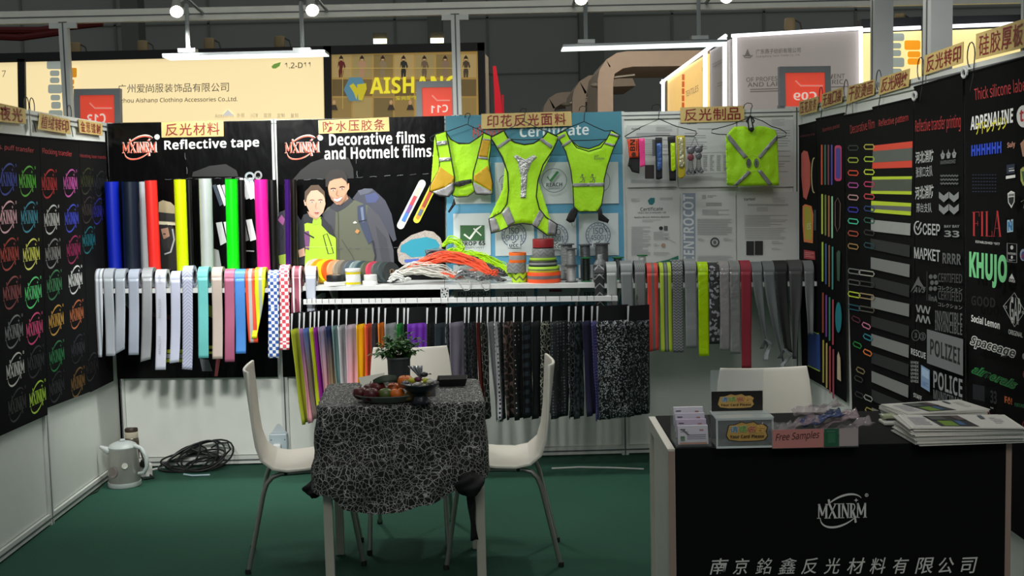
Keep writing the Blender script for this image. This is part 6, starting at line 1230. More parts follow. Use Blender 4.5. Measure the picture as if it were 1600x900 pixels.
# potted plant
b = on_table(624, 594); t = thing('potted_plant', 'small bushy green plant in a dark ridged pot at the back of the table', 'plant', b); mt = Matrix.Translation(b)
pr = [(0, 0), (.044, 0), (.046, .004)]+[(.0475+(.001 if i % 2 else 0)+i*.0001, .006+i*.0037) for i in range(24)]+[(.052, .098), (.053, .103), (.050, .105), (.047, .1), (.046, .088), (0, .088)]
MB().lathe(pr, 36, mt).build('pot', M('#34383a', .45), t); MB().lathe([(.0535, .0975), (.0545, .1015), (.0535, .1055), (.0515, .103)], 36, mt, closed=True).build('pot_rim', M('#6d7172', .4), t)
MB().lathe([(0, .0885), (.0455, .0885)], 24, mt).build('soil', M('#1c140d', .95), t)
rnd = random.Random(5); mb = MB(); st = MB()
for i in range(34):
    an = i*2.4; el = .15+1.3*rnd.random(); L = .065+.045*rnd.random(); d = Vector((math.cos(an)*math.cos(el), math.sin(an)*math.cos(el), math.sin(el))); base = b+Vector((math.cos(an)*.015, math.sin(an)*.015, .088)); tip = base+d*L+Vector((0, 0, .012)); st.tube([base, base.lerp(tip, .5)+Vector((0, 0, .012)), tip], [.002, .0016, .001], 5)
    for j in range(14):
        f = .35+.65*rnd.random(); p = base.lerp(tip, f)+Vector((0, 0, .012*math.sin(f*3))); a2 = rnd.random()*6.28; dr_ = (d*.5+Vector((math.cos(a2), math.sin(a2), rnd.random()*.7-.45))).normalized(); ll = .026+.018*rnd.random(); sd = dr_.cross(Vector((0, 0, 1))).normalized()*ll*.27; up = sd.cross(dr_).normalized()
        q1, q2 = p+dr_*ll*.45+up*.004, p+dr_*ll-Vector((0, 0, ll*.22)); mb.add([p, q1+sd, q2, q1-sd, q1-up*.003], [(0, 4, 1), (1, 4, 2), (2, 4, 3), (3, 4, 0)])
mb.build('leaves', M('#2f5f20', .5, var=.4, vs=60), t, smooth=False); st.build('stems', M('#3d3a20', .7), t)
# fruit tray: oval ridged dish
b = on_table(608, 626); mt = Matrix.Translation(b) @ Matrix.Diagonal((1, .78, 1, 1)); R = .135
t = thing('fruit_tray', 'dark ridged oval tray of fruit at the front of the table', 'tray', b)
N = 72; pf = [(.0, .001), (.085, .001), (.1, .004), (.122, .024), (R, .030), (R, .033), (.121, .028), (.1, .009), (.085, .006), (0, .006)]
vs = []; 
mb = MB(); mb.grid(lambda u, v_: (lambda k: mt @ Vector((math.cos(6.2832*u)*pf[k][0]*(1+(.02*math.cos(u*6.2832*36) if 2 < k < 7 else 0)), math.sin(6.2832*u)*pf[k][0]*(1+(.02*math.cos(u*6.2832*36) if 2 < k < 7 else 0)), pf[k][1])))(int(round(v_*9))), N, 9, cu=True); mb.build('dish', M('#7b7f7a', .4, .15), t)
def fruit(px, z, v_, r, c, lb, kind='round', grp='fruit on the oval tray', nm='fruit', cat='fruit'):
    p = PZ(px, 600, .79); p = Vector((b.x+(px-608)/395, b.y+v_, TZ+.0075+z+r)); t = thing(nm, lb, cat, p-Vector((0, 0, r)), grp); sc = (1, 1, .92) if kind != 'egg' else (1.25, .95, .95)
    mb = MB(); mb.grid(lambda u, w_: p+Vector((r*sc[0]*math.sin(math.pi*w_)*math.cos(6.283*u), r*sc[1]*math.sin(math.pi*w_)*math.sin(6.283*u), r*sc[2]*(math.cos(math.pi*w_)-(.35*math.exp(-(w_*7)**2) if kind != 'egg' else 0)))), 24, 16, cu=True); mb.build('flesh', M(c, .35, var=.22, vs=45, bump=.08 if kind == 'orange' else .02, bs=260), t)
    if kind in ('apple', 'orange'): MB().tube([p+Vector((0, 0, r*.58)), p+Vector((.002, 0, r*.8)), p+Vector((.006, -.002, r*1.12 if kind == 'apple' else r*.86))], .0016, 6).build('stem', M('#3a2a18', .8), t)
for px, z, v_, r, c, lb in ((564, .0, -.01, .030, '#4d0f14', 'dark red apple at the left end of the fruit tray'), (583, .0, -.055, .031, '#4a0d12', 'dark red apple at the front left of the fruit tray'), (590, .012, .02, .032, '#5a1216', 'dark red apple behind the front left apple on the tray'), (576, .004, .06, .028, '#45100f', 'small dark red apple at the back left of the tray')): fruit(px, z, v_, r, c, lb, 'apple', nm='apple', cat='apple')
for px, z, v_, r, c, lb in ((604, 0, -.035, .026, '#4d5a24', 'green pear between apples and front mandarin', ), ): fruit(px, z, v_, r, c, lb, 'egg', nm='pear', cat='pear')
for px, z, v_, r, c, lb in ((623, .0, -.05, .029, '#c9641a', 'front mandarin in the middle of the fruit tray'), (614, .008, .05, .027, '#b9571a', 'mandarin half hidden behind the green leaf'), (634, .035, .01, .032, '#cc6a22', 'topmost mandarin of the fruit heap')): fruit(px, z, v_, r, c, lb, 'orange', nm='mandarin', cat='mandarin')
for px, z, v_, r, lb in ((640, .0, -.055, .020, 'front brown loquat on the fruit tray'), (648, .02, -.02, .021, 'upper brown loquat near the topmost mandarin'), (657, .0, -.035, .021, 'brown loquat near the right end of the tray'), (664, .004, .0, .020, 'rightmost brown loquat on the tray'), (652, .0, .045, .020, 'brown loquat at the back right of the tray')): fruit(px, z, v_, r, '#8a6f3c', lb, 'egg', nm='loquat', cat='loquat')
p = Vector((b.x-.012, b.y-.0, TZ+.098)); mb = MB(); mb.grid(lambda u, v_: p+Vector(((u-.5)*.10, (v_-.5)*.045*math.sin(math.pi*min(1, max(0, u*.98+.01)))+.01, .018*math.cos((u-.5)*2.4)-.012*abs(v_-.5)*4+.012*u-.02)), 14, 6)
tag(mb.build('leaf', M('#22331a', .5, var=.25, vs=60), solid=.0012), 'large dark green leaf lying over the fruit', 'leaf')
p = PZ(574, 606, TZ+.03); mb = MB(); mb.prism([p+Vector((-.038, .03, .038)), p+Vector((.07, .05, .052)), p+Vector((.05, .01, .008)), p+Vector((-.018, -.015, -.012))], (0, .001, .0008))
tag(mb.build('paper', M('#d6d5c8', .6), smooth=False), 'white folded paper leaning behind the red apples', 'paper')
# pedestal bowl of sweets
b = on_table(657, 630); mt = Matrix.Translation(b); t = thing('pedestal_bowl', 'dark blue pedestal bowl of sweets at the right of the fruit tray', 'bowl', b)
MB().lathe([(0, 0), (.040, 0), (.041, .006), (.032, .016), (.028, .03), (.034, .042), (0, .042)], 32, mt).build('foot', M('#151a22', .3, bump=.25, bs=90), t)
MB().lathe([(0, .043), (.036, .043), (.052, .052), (.068, .067), (.076, .078), (.075, .081), (.066, .073), (.05, .058), (.034, .05), (0, .049)], 40, mt).build('bowl', M('#23282e', .3), t)
rnd = random.Random(9); CD = [('#b9b7b0', 'pale'), ('#a79fb4', 'pale'), ('#c2bfa9', 'pale'), ('#c8c4c0', 'pale')]
def sweet(dx, dy_, dz, c, lb, grp, r=.010):
    p = b+Vector((dx, dy_, .068+dz)); t = thing('sweet', lb, 'sweet', p, grp); q = Matrix.Rotation(rnd.random()*3, 3, 'Z')
    MB().sphere(p, r, 10, 7, (1.3, .9, .8), rot=q).build('candy', M(c, .35, var=.15), t)
    for s_ in (-1, 1):
        e0 = p+q @ Vector((s_*r*1.2, 0, 0)); MB().add([e0, e0+q @ Vector((s_*r*.9, r*.6, .003)), e0+q @ Vector((s_*r*1.0, 0, -.003)), e0+q @ Vector((s_*r*.9, -r*.6, .003))], [(0, 1, 2), (0, 2, 3)]).build('wrapper', M(c, .3, var=.1), t, smooth=False)
for i in range(20):
    an = i*2.4; rr0 = .056*math.sqrt((i+.5)/20); sweet(rr0*math.cos(an), rr0*math.sin(an), .008*rnd.random()+(.012 if rr0 > .045 else .004)+.2*max(0, rr0-.042), CD[i % 4][0], 'pale wrapped sweet heaped in the pedestal bowl', 'pale sweets in the pedestal bowl')
for dx, dy_, dz, c, lb in ((-.028, -.02, .026, '#b9b32a', 'yellow green sweet at the left of the bowl heap'), (.022, -.03, .026, '#b3b02a', 'yellow green sweet at the right of the bowl heap'), (-.006, -.025, .03, '#5a1834', 'dark purple sweet in the middle of the bowl heap'), (.018, -.01, .046, '#26222a', 'dark bottle shaped sweet standing up in the bowl')): sweet(dx, dy_, dz, c, lb, 'coloured sweets in the pedestal bowl', .013)
p = b+Vector((.004, .03, .105)); mb = MB(); mb.grid(lambda u, v_: p+Vector((-.022*v_+(u-.5)*.05*(.15+v_), .006*math.sin(u*22), .05*v_-.012)), 16, 4)
tag(mb.build('wrapper', M('#a5a8aa', .25, .4), solid=.0006), 'silver pleated wrapper fanning up behind the sweets', 'wrapper')
# black tray and a card behind the bowl
p = on_table(707, 601); mb = MB(); z1 = .032; W1, W2, D1, D2 = .054, .064, .045, .055
def rc(w_, d_, z): return [p+Vector((x*w_, y*d_, z)) for x, y in ((-1, -1), (1, -1), (1, 1), (-1, 1))]
L = [rc(W1, D1, 0), rc(W2, D2, z1), rc(W2-.003, D2-.003, z1), rc(W1-.003, D1-.003, .004)]; vs = sum(L, []); fs = [(0, 1, 2, 3), (12, 13, 14, 15)]
for k in range(3): fs += [(k*4+i, k*4+(i+1) % 4, k*4+4+(i+1) % 4, k*4+4+i) for i in range(4)]
tag(MB().add(vs, fs).build('tray', M('#0d0e0f', .45), smooth=False), 'empty black sloped tray at the back right of the table', 'tray')
p = on_table(672, 619); tag(MB().box(p+Vector((-.02, .0, 0)), p+Vector((.022, .01, .034))).build('card', M('#5a5b58', .6), smooth=False), 'small grey card standing right of the pedestal bowl', 'card')
# ================================================================ CHAIRS
SHELLM = M('#e4e0d4', .38, var=.03); 
def chair(loc, yaw, lb):
    t = thing('chair', lb, 'chair', Vector(loc), 'white shell chairs'); Rz = Matrix.Rotation(yaw, 3, 'Z'); L0 = Vector(loc)
    w = lambda p: L0+Rz @ Vector(p)
    prof = [(-.206, .852, .172), (-.204, .80, .182), (-.2, .72, .19), (-.194, .62, .195), (-.184, .54, .195), (-.165, .48, .196), (-.12, .443, .198), (-.06, .432, .2), (.02, .436, .202), (.1, .446, .2), (.17, .452, .196), (.205, .446, .188), (.22, .434, .18)]
    def f(u, v):
        k = v*(len(prof)-1); i = min(int(k), len(prof)-2); g = k-i; p = [prof[i][j]+(prof[i+1][j]-prof[i][j])*g for j in range(3)]; s_ = (u-.5)*2
        curve = .030*(1-s_*s_)*max(0, (p[1]-.5)/.4) ; dip = .010*(1-s_*s_) if p[1] < .47 else 0; top = -.014*(1-s_*s_)*max(0, (p[1]-.8)/.085)
        return w((p[0]-curve, s_*p[2], p[1]-dip+top))
    MB().grid(f, 14, 36).build('seat_shell', SHELLM, t, solid=.012, bevel=.003, ang=60)
    for s_ in (-1, 1):
        MB().tube([w(q) for q in ((-.24, s_*.172, .0), (-.165, s_*.16, .335), (-.15, s_*.158, .375), (-.125, s_*.156, .402), (-.09, s_*.154, .412), (.02, s_*.152, .414))], .0105, 10).build('leg', CHROME, t)
        MB().tube([w(q) for q in ((.24, s_*.172, .0), (.185, s_*.16, .335), (.17, s_*.158, .378), (.146, s_*.156, .404), (.11, s_*.154, .413), (.02, s_*.152, .414))], .0105, 10).build('leg', CHROME, t)
        for x in (-.24, .24): MB().lathe([(0, .0), (.0125, .0), (.0125, .02), (.0108, .022)], 12, Matrix.Translation(w((x, s_*.172, 0)))).build('foot_cap', M('#1a1b1c', .6), t)
    for x in (-.07, .1): MB().tube([w((x, -.165, .414)), w((x, .165, .414))], .008, 8).build('crossbar', M('#2a2a2a', .4, .5), t)
    return t
f1_, f2_ = PZ(391, 895, 0), PZ(582, 884, 0)
cl_ = PZ(468, 868, 0); chair((-.837, 5.05, 0), math.radians(8), 'white shell chair at the left side of the table')
cr_ = PZ(805, 866, 0); chair((.018, 5.0, 0), math.radians(179.5), 'white shell chair at the right side of the table')
cb = PY(640, 560, 5.45); chair((cb.x, 5.30, 0), math.radians(-90), 'white shell chair behind the table, seen over the fruit')
cc = PY(1194, 600, 4.62); chair((cc.x, 4.42, 0), math.radians(-90), 'white shell chair behind the black counter')
# ================================================================ COUNTER
CZ = .80
A0 = PZ(1044, 702, CZ); A1 = PZ(1592, 696, CZ); CW_ = (A1-A0).length; cux = Vector((1, -.02, 0)).normalized(); cuy = Vector((-cux.y, cux.x, 0)); CD_ = .5
def cp(u, v, z): return Vector((A0.x, A0.y, 0))+cux*u+cuy*v+Vector((0, 0, z))
t = thing('reception_counter', 'white framed reception counter draped in black, with the company logo', 'counter', cp(CW_/2, CD_/2, 0))
def cbx(mb, u0, v0, z0, u1, v1, z1, mi=0): return mb.prism([cp(u0, v0, z0), cp(u1, v0, z0), cp(u1, v1, z0), cp(u0, v1, z0)], (0, 0, z1-z0), mi)
FRM = M('#cbc7ba', .42, .1); TAN = M('#9c8578', .6)
mb = MB()
for u in (0, CW_-.03):
    for v in (0, CD_-.04): cbx(mb, u, v, 0.0, u+.03, v+.04, CZ-.004)
for z in (.04, CZ-.044):
    cbx(mb, .0, .04, z, .03, CD_-.04, z+.04); cbx(mb, CW_-.03, .04, z, CW_, CD_-.04, z+.04); cbx(mb, .03, CD_-.03, z, CW_-.03, CD_, z+.04)
cbx(mb, -.002, -.0, CZ-.004, .02, CD_, CZ); cbx(mb, .0, -.002, 0, .018, .0, CZ-.006, 1); cbx(mb, CW_-.02, -.002, 0, CW_, .0, CZ-.006, 1)
mb.build('frame', [FRM, TAN], t, smooth=False)
cbx(MB(), .010, .04, .08, .018, CD_-.04, CZ-.044).build('side_panel', M('#d3d1c6', .5), t, smooth=False)
cbx(MB(), CW_-.018, .04, .08, CW_-.010, CD_-.04, CZ-.044).build('side_panel', M('#d3d1c6', .5), t, smooth=False)
mb = cbx(MB(), .02, -.004, .02, CW_-.018, .002, CZ); fp = mb.build('front_cloth', M('#070708', .9, spec=.2), t, smooth=False)
cbx(MB(), .022, -.003, CZ-.003, CW_-.002, CD_-.0, CZ+.002).build('top_cloth', M('#0d0e0d', .9, spec=.2), t, smooth=False)
FN = -cuy
def cfront(px, py, off=0):
    d = ray(px, py); p0 = cp(0, -.006, 0)+FN*off; k = (p0-O).dot(FN)/d.dot(FN); return O+d*k
logo(t, cfront(1315, 798), tuple(cux), 80/FOC*3.42, M('#d8d5d0', .5), FN*.001)
a = Art(cfront, off=.001)
for i, ch in enumerate('南京銘鑫反光材料有限公司'): a.text(ch, (1109+i*35.6, 898-i*.15), (1136+i*35.6-(3 if i % 3 else 0), 897-i*.15), (1112+i*35.6, 873-i*.15), '#d6d3ce', 0 if ch in '鑫銘' else .006, .12)
a.build('lettering', t)
TOPZ = CZ+.003
ACR = M('#cdd6d6', .06, alpha=.08, var=0); ACRE = M('#dfe6e4', .1, alpha=.8, var=0)
def ct(px, py): return PZ(px, py, TOPZ)
def cbox(o, x0, y0, z0, x1, y1, z1, mb=None, mi=0):
    mb = mb or MB(); return mb.prism([o+cux*x+cuy*y+Vector((0, 0, z0)) for x, y in ((x0, y0), (x1, y0), (x1, y1), (x0, y1))], (0, 0, z1-z0), mi)
# tiered business card holder
o = ct(1084, 698); t = thing('card_holder', 'clear tiered holder at the left end of the counter', 'holder', o)
mb = MB(); cbox(o, -.053, -.002, 0, .053, .12, .004, mb)
for s_ in (-1, 1): mb.prism([o+cux*(s_*.053)+cuy*y+Vector((0, 0, z)) for y, z in ((-.004, 0), (-.004, .03), (.03, .058), (.06, .075), (.09, .09), (.122, .098), (.122, 0))], cux*(-.002*s_))
for k in range(4): cbox(o, -.052, -.002+k*.03, .004, .052, .0+k*.03, .026+k*.017, mb)
mb.build('shell', ACR, t, smooth=False)
for k, lb in enumerate(('front pack of business cards in the clear holder, with a green square', 'second pack of business cards in the clear holder', 'third pack of business cards in the clear holder', 'rear pack of business cards in the clear holder')):
    q = o+cuy*(.006+k*.03)+Vector((0, 0, .006+k*.013)); P = [q+cux*x+cuy*y+Vector((0, 0, z)) for x, y, z in ((-.045, 0, 0), (.045, 0, 0), (.045, .012, .054), (-.045, .012, .054))]
    c_ = tag(MB().prism(P, cuy*.012).build('business_cards', M(['#c3bfc8', '#b9abc0', '#c5bccc', '#cfcbd4'][k], .5), smooth=False), lb, 'cards', 'business cards in the holder')
    a = Art(lambda u, v, off=0: P[0].lerp(P[1], u).lerp(P[3].lerp(P[2], u), v)-cuy*off, off=.0008)
    a.rect(.72, .72, .85, .8, '#a2756a'); a.rect(.08, .78, .25, .83, '#2c2c30'); a.rect(.08, .68, .35, .7, '#77757c')
    if k == 0: a.rect(.08, .2, .22, .45, '#4a6a48'); a.bars(.3, .3, .92, .6, 3, '#8a8890', .4, 2); a.poly([(.1, .85), (.16, .85), (.4, .5), (.34, .5)], '#5c5a5e'); a.rect(.05, .02, .95, .12, '#b07a5c')
    a.build('printing', c_)
# acrylic box asking for cards
o = ct(1164, 702); t = thing('card_box', 'clear acrylic card collecting box with a cloud sticker', 'box', o); W_, D_, H_ = .083, .11, .09
mb = MB(); th = .003
cbox(o, -W_, 0, .006, W_, D_, .009, mb); cbox(o, -W_, 0, .006, W_, th, H_, mb); cbox(o, -W_, D_-th, .006, W_, D_, H_, mb); cbox(o, -W_, th, .006, -W_+th, D_-th, H_, mb); cbox(o, W_-th, th, .006, W_, D_-th, H_, mb); mb.build('body', ACR, t, smooth=False)
mb = MB()
for q in ((-W_, -.001, .004, W_, .004, .009), (-W_, -.001, H_-.003, W_, .004, H_+.001), (-W_, D_-.004, H_-.003, W_, D_, H_+.001), (-W_-.001, 0, .004, -W_+.004, .004, H_), (W_-.004, 0, .004, W_+.001, .004, H_)): cbox(o, *q[:3], *q[3:], mb)
mb.build('edge', ACRE, t, smooth=False)
lid = cbox(o, -W_-.002, -.002, H_+.001, W_+.002, .045, H_+.005); cbox(o, -W_-.002, .058, H_+.001, W_+.002, D_+.002, H_+.005, lid); lid.build('lid', ACRE, t, smooth=False)
bp = MB(); cbox(o, -W_, D_-.012, H_+.005, W_-.008, D_-.009, H_+.13, bp); bp.build('back_plate', M('#cdd6d6', .06, alpha=.2, var=0), t, smooth=False)
bk = MB(); cbox(o, -W_+.002, D_-.0135, H_+.006, W_-.01, D_-.0122, H_+.066, bk); bko = bk.build('sign_card', M('#15120f', .4), t, smooth=False)
def sticker(parent, org, w_, h_, dark=False):
    """cloud-shaped sticker: org is its centre on the plate"""
    a = Art(lambda u, v, off=0: org+cux*(u*w_)+Vector((0, 0, v*h_))-cuy*off, off=.0012)
    bl = [(-.5, -.2), (-.44, -.42), (-.2, -.5), (.2, -.5), (.42, -.46), (.5, -.25), (.46, 0), (.5, .2), (.4, .38), (.26, .36), (.16, .5), (-.02, .42), (-.14, .5), (-.3, .36), (-.44, .34), (-.47, .1)]
    a.poly([(x*1.05, y*1.08) for x, y in bl], '#2a211a'); a.poly(bl, '#c29a52')
    for i, (ch, c) in enumerate(zip('请赐名片', ('#3f7fae', '#6fa35a', '#b8403c', '#d99a2a'))):
        x = -.42+i*.215; a.text(ch, (x-.005, -.08), (x+.2, -.06), (x-.005, .32), '#e6d39a', .045); a.text(ch, (x, -.06), (x+.195, -.04), (x, .3), c, .015)
    a.text('Your Card Please', (-.43, -.33), (.42, -.33), (-.43, -.15), '#1c1512', .03); return a.build('sticker', parent)
sticker(t, o+Vector((0, 0, .053))+cux*.006, .118, .055); sticker(bko, o+cuy*(D_-.0137)+Vector((0, 0, H_+.036))-cux*.008, .108, .042)
# free samples box
o = ct(1274, 700); t = thing('sample_box', 'clear low box labelled Free Samples on the counter', 'box', o); W_, D_, H_ = .127, .10, .058
mb = MB(); cbox(o, -W_, 0, 0, W_, D_, .003, mb); cbox(o, -W_, 0, .003, W_, .003, H_, mb); cbox(o, -W_, D_-.003, .003, W_, D_, H_, mb); cbox(o, -W_, .003, .003, -W_+.003, D_-.003, H_, mb); cbox(o, W_-.003, .003, .003, W_, D_-.003, H_, mb); mb.build('body', ACR, t, smooth=False)
lb1_ = cbox(o, -W_+.001, -.0012, .002, .024, -.0004, H_-.001).build('pink_label', M('#c27d76', .6), t, smooth=False)
fo = o-cuy*.0013
a = Art(lambda u, v, off=0: fo+cux*u+Vector((0, 0, v))-cuy*off, off=.0005); a.text('Free Samples', (-.117, .018), (.012, .024), (-.117, .046), '#3a1c1c', .006, .25); a.build('handwriting', lb1_)
l2 = cbox(o, .026, -.0012, .004, .068, -.0004, H_-.002).build('green_label', M('#1f5a3a', .5), t, smooth=False); a = Art(lambda u, v, off=0: fo+cux*u+Vector((0, 0, v))-cuy*off, off=.0005); a.rect(.036, .014, .058, .044, '#2f6b4a'); a.bars(.032, .047, .062, .052, 2, '#4f8a6a', .5); a.build('printing', l2)
cbox(o, .070, -.0012, .004, .125, -.0004, H_-.002).build('white_label', M('#a99a98', .6), t, smooth=False)
# sample bags heaped in and over the box
rnd = random.Random(21)
BAG = [(-.10, .05, .055, .10, '#8f8c8d', .35, 'crumpled clear sample bag at the left of the sample box'), (-.04, .04, .064, .11, '#a08a90', .4, 'pinkish clear sample bag in the middle of the sample box'), (.03, .05, .08, .12, '#44537f', .75, 'sample bag with a blue card on the heap'), (.075, .06, .07, .12, '#b39ba0', .45, 'pale sample bag with printed strip, right of the blue one'), (.13, .055, .052, .10, '#a5989c', .4, 'clear sample bag sticking out over the right end of the box'), (.03, .09, .10, .14, '#9b8b90', .35, 'topmost clear sample bag tilted on the heap')]
for i, (x, y, z, wd, c, al, lb) in enumerate(BAG):
    q = o+cux*x+cuy*y+Vector((0, 0, z)); ph = rnd.random()*6; tl = .18+.3*rnd.random() if x > -.05 else .1
    def f(u, v): return q+cux*((u-.5)*wd)+cuy*((v-.5)*.08)+Vector((0, 0, (u-.5)*wd*tl+.006*math.sin(ph+u*7+v*5)+.004*math.sin(ph*2+u*15-v*9)))
    bg = tag(MB().grid(f, 16, 10).build('sample_bag', M(c, .12, alpha=al, var=.3, vs=50, bump=.3, bs=60), solid=.003), lb, 'bag', 'sample bags')
    if al > .42: a = Art(lambda u, v, off=0: f(u, v)+Vector((0, 0, .0025+off)), off=0); a.bars(.2, .2, .8, .8, 5, '#cdbcc0' if i != 2 else '#8a96b8', .4, i); a.build('printed_strip', bg)
# brochure stacks
def brochures(px, py, n, w_, d_, yaw, fan, lb, seed):
    o = ct(px, py); rnd = random.Random(seed); z = .0
    for i in range(n):
        top = i == n-1; an = yaw+fan*(i/n-.5)+rnd.gauss(0, .02); ux = Vector((math.cos(an), math.sin(an), 0)); uy = Vector((-ux.y, ux.x, 0)); c = o+Vector((rnd.gauss(0, .004), rnd.gauss(0, .004), z)); h = .0028+.0012*rnd.random()
        def f(u, v, zz=0): 
            bend = .010*math.sin(u*math.pi)*(1 if top else .35)*0+ (.006*(1-u)**3 if not top else 0)
            return c+ux*((u-.5)*w_)+uy*((v-.5)*d_)+Vector((0, 0, zz+bend*0))
        P = [f(0, 0), f(1, 0), f(1, 1), f(0, 1)]
        if top: lab = 'topmost brochure, dark printed cover, of the %s' % lb
        else: lab = 'white brochure inside the %s' % lb
        b_ = tag(MB().prism(P, (0, 0, h*.8)).build('brochure', M(['#d8d5cc', '#c9c7c0', '#dedbd2'][i % 3], .5, var=.04), smooth=False), lab, 'brochure', lb)
        if top:
            a = Art(lambda u, v, off=0: f(u, v, h*.8+off), off=.0004); a.rect(.03, .03, .97, .97, '#d3d1c9')
            a.poly([(.28, .1), (.62, .08), (.55, .92), (.22, .9)], '#2a2a2c'); a.poly([(.32, .14), (.45, .13), (.43, .5), (.30, .52)], '#6b8a2a'); a.poly([(.46, .2), (.52, .18), (.5, .5), (.45, .5)], '#3a5f8a'); a.poly([(.5, .55), (.58, .54), (.55, .85), (.46, .86)], '#5a4a4c'); a.poly([(.26, .55), (.4, .55), (.38, .86), (.24, .86)], '#4a4f4a')
            a.bars(.06, .2, .22, .8, 7, '#9a98a8', .35, seed); a.rect(.72, .62, .76, .88, '#55606a'); a.bars(.8, .3, .9, .8, 4, '#b0aeb0', .3, seed+1); a.build('cover_print', b_)
        z += h
    return z
brochures(1497, 683, 15, .32, .20, math.radians(-3), -.16, 'front stack of brochures on the counter', 4)
brochures(1458, 656, 13, .28, .18, math.radians(5), .12, 'rear stack of brochures on the counter', 8)
o = ct(1388, 663); t = thing('stapler', 'small white and pale green stapler beside the brochures', 'stapler', o)
cbox(o, -.02, -.02, 0, .04, .04, .012).build('base', M('#cfcfc6', .4), t, smooth=False, bevel=.004); cbox(o, -.018, .0, .016, .045, .03, .03).build('arm', M('#a9b08e', .4), t, smooth=False, bevel=.004); cbox(o, -.005, -.002, .012, .03, .02, .018).build('hinge', M('#1c1c1c', .5), t, smooth=False)
# ================================================================ ON THE FLOOR BY THE WALL
# kettle
b = PZ(188, 764, 0)+Vector((0, .08, .0015)); mt = Matrix.Translation(b); t = thing('electric_kettle', 'brushed steel electric kettle with pale grey lid and handle', 'kettle', b); GRY = M('#a5adab', .4); k_ = 1.0
MB().lathe([(0, 0), (.088*k_, 0), (.09*k_, .004), (.088*k_, .024), (0, .024)], 40, mt).build('base', GRY, t)
MB().lathe([(.085*k_, .024), (.083*k_, .10), (.077*k_, .19), (.074*k_, .21)], 40, mt).build('body', M('#a3a39c', .3, .65), t)
MB().lathe([(.075*k_, .208), (.077*k_, .216), (.070*k_, .228), (.045*k_, .24), (.02, .244), (0, .245)], 40, mt).build('lid', GRY, t)
MB().lathe([(0, .243), (.014, .244), (.016, .252), (.01, .257), (0, .258)], 20, mt).build('lid_knob', GRY, t)
MB().tube([b+Vector((.068, -.02, .222)), b+Vector((.11, -.035, .21)), b+Vector((.138, -.045, .17)), b+Vector((.14, -.045, .11)), b+Vector((.12, -.04, .075)), b+Vector((.088, -.03, .07))], [.013, .012, .012, .012, .011, .009], 10).build('handle', GRY, t)
MB().tube([b+Vector((-.07, -.015, .195)), b+Vector((-.1, -.02, .212)), b+Vector((-.118, -.022, .222))], [.022, .014, .008], 10).build('spout', GRY, t)
fc = (O-b).normalized(); fc = Vector((fc.x, fc.y, 0)).normalized(); sd = Vector((-fc.y, fc.x, 0))
def kdisc(an, z, r, mt_, nm, par, ring=0):
    d = (fc*math.cos(an)+sd*math.sin(an)); c = b+d*.088+Vector((0, 0, z)); s2 = Vector((-d.y, d.x, 0)); mb = MB(); n = 24
    P = [c+s2*(r*math.cos(q))+Vector((0, 0, r*math.sin(q)))-d*(.088*(1-math.cos(r*math.cos(q)/.088)))+d*.003 for q in [6.2832*i/n for i in range(n)]]
    mb.prism(P, d*-.003); return mb.build(nm, mt_, par, smooth=False)
kdisc(.05, .125, .016, M('#c9c9be', .4), 'button', t); kd = kdisc(-.75, .09, .030, M('#77706a', .5), 'round_sticker', t); 
# thermos behind it
b = PZ(196, 738, 0)+Vector((0.01, .12, .001)); mt = Matrix.Translation(b); t = thing('thermos', 'slim steel thermos with brown lid behind the kettle', 'thermos', b)
MB().lathe([(0, 0), (.042, 0), (.044, .01), (.044, .17), (.041, .178), (0, .178)], 32, mt).build('body', M('#7a7468', .3, .7), t); MB().lathe([(.0405, .178), (.042, .18), (.042, .21), (.038, .214), (0, .214)], 32, mt).build('neck', M('#cfc6b0', .5), t); MB().lathe([(0, .214), (.041, .214), (.042, .23), (.037, .238), (0, .239)], 32, mt).build('lid', M('#3a2a1f', .5), t)
MB().lathe([(.0445, .09), (.0445, .16)], 32, mt).build('label', M('#4f3c2a', .5), t)
# power strip
b = PZ(224, 748, 0)+Vector((0, .05, .001)); Rz = Matrix.Rotation(.5, 3, 'Z'); t = thing('power_strip', 'white plug block standing behind the kettle handle', 'plug', b)
mb = MB().box(b+Vector((-.03, -.022, 0)), b+Vector((.034, .022, .075)), rot=Rz); mb.build('block', M('#d6d8d2', .4), t, smooth=False, bevel=.006)
MB().box(b+Vector((-.02, -.04, .06)), b+Vector((.02, -.018, .10)), rot=Matrix.Rotation(.4, 3, 'Y')).build('plug', M('#151617', .5), t, smooth=False, bevel=.004)
MB().tube([b+Vector((-.0, -.03, .10)), b+Vector((-.02, -.02, .16)), b+Vector((-.06, .0, .175)), b+Vector((-.075, -.03, .1)), b+Vector((-.04, -.07, .03)), b+Vector((.02, -.09, .006)), b+Vector((.06, -.06, .005)), b+Vector((.03, -.02, .012))], .005, 8).build('lead', M('#131415', .5), t)
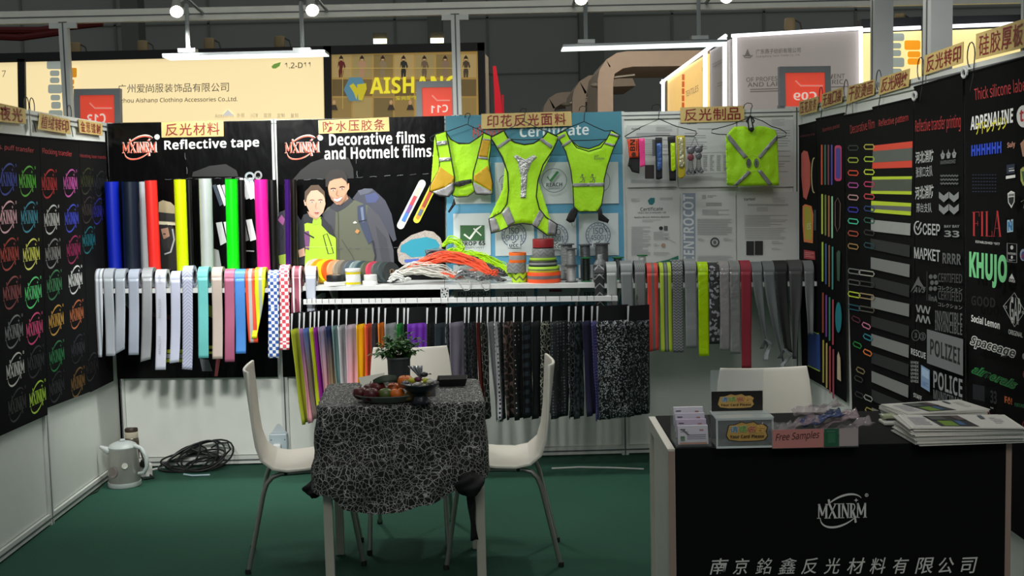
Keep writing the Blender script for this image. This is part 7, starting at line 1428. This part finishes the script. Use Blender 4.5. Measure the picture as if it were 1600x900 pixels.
# coil of black cable
c0 = PZ(300, 738, 0); rnd = random.Random(17); P = []
NT = 10
for i in range(NT*24):
    a_ = 2*math.pi*i/24; k = i//24; f = k+(i % 24)/24; sx, sy = .135+.055*math.sin(f*1.9), .06+.02*math.cos(f*1.3); jx = .055*math.sin(f*.83)
    tilt = .012+.052*abs(math.sin(f*1.37))
    x, y = sx*math.cos(a_), sy*math.sin(a_)
    P.append(Vector((c0.x+jx+x+.25*y, c0.y+.075+y-.3*tilt, .0065+.003*(k % 4)+tilt*(1+math.sin(a_))*(1.1+.35*math.cos(a_)))))
mb = MB(); mb.tube(P, .0055, 7)
e = P[-1]; q = [PY(x, y, c0.y+.1) for x, y in ((330, 700), (342, 692), (356, 692), (360, 702), (350, 713), (332, 713), (312, 706), (300, 702))]; mb.tube(q, .0055, 7)
lp = [PZ(345, 728, .006), PZ(368, 720, .006), PZ(404, 722, .006), PZ(432, 716, .006), Vector((PY(436, 712, YW-.05).x, YW-.05, .03)), Vector((PY(437, 700, YW-.05).x, YW-.03, .09))]; 
tag(mb.build('cable_coil', M('#0e0f10', .45)), 'large loose coil of black cable on the carpet by the wall', 'cable')
tag(MB().tube(lp, .0055, 7).build('power_cable', M('#0e0f10', .45)), 'black cable running along the wall up to the socket', 'cable')
tag(MB().tube([PZ(287, 741, .008), PZ(300, 743, .007), PZ(328, 742, .007)], .005, 6).build('cable_tie', M('#9db3bd', .4)), 'pale grey cable tie at the foot of the cable coil', 'tie')
tag(MB().tube([PZ(232, 735, .006), PZ(262, 729, .006)], .006, 8).build('cable', M('#c5c8c2', .4)), 'short white cable between plug block and coil', 'cable')
tag(MB().tube([PZ(*q, .004) for q in ((162, 751), (152, 768), (130, 777), (112, 783), (95, 790), (84, 800))], .003, 6).build('cable', M('#101112', .5)), 'thin black cable trailing along the left wall from the kettle', 'cable')
tag(MB().tube([PZ(*q, .004) for q in ((24, 842), (20, 852), (5, 856), (-10, 858))], .003, 6).build('cable', M('#101112', .5)), 'thin black cable end at the lower left edge of the photo', 'cable')
# socket box on the post
p = PY(437, 690, YW-.004); t = thing('socket_box', 'white socket box hung low on the wall post behind the left chair', 'socket', p)
MB().box(p+Vector((-.052, -.045, -.075)), p+Vector((.05, .0, .055))).build('box', M('#b3c2c9', .35), t, smooth=False, bevel=.006); MB().prism([p+Vector((-.045, -.006, .055)), p+Vector((.043, -.006, .055)), p+Vector((.006, -.006, .105)), p+Vector((-.01, -.006, .105))], (0, .004, 0)).build('hanger_plate', M('#bcc6c8', .4), t, smooth=False)
MB().box(p+Vector((-.026, -.078, -.05)), p+Vector((.018, -.045, -.0))).build('plug', M('#eef0ee', .35), t, smooth=False, bevel=.006); MB().tube([p+Vector((-.006, -.066, -.05)), p+Vector((-.012, -.06, -.1)), p+Vector((-.03, -.05, -.13))], .005, 8).build('lead', M('#131415', .5), t)
for q in (-.04, .038): MB().lathe([(0, 0), (.004, 0), (.003, .002), (0, .002)], 10, Matrix.Translation(p+Vector((q, -.045, .02))) @ Matrix.Rotation(math.pi/2, 4, 'X')).build('screw', M('#4a5254', .4), t)
# white cable across the carpet at the right back
tag(MB().tube([PZ(*q, .005) for q in ((862, 732), (905, 730), (960, 731), (1006, 733))], .005, 6).build('cable', M('#b9beb8', .4)), 'white cable lying straight across the carpet at right', 'cable')
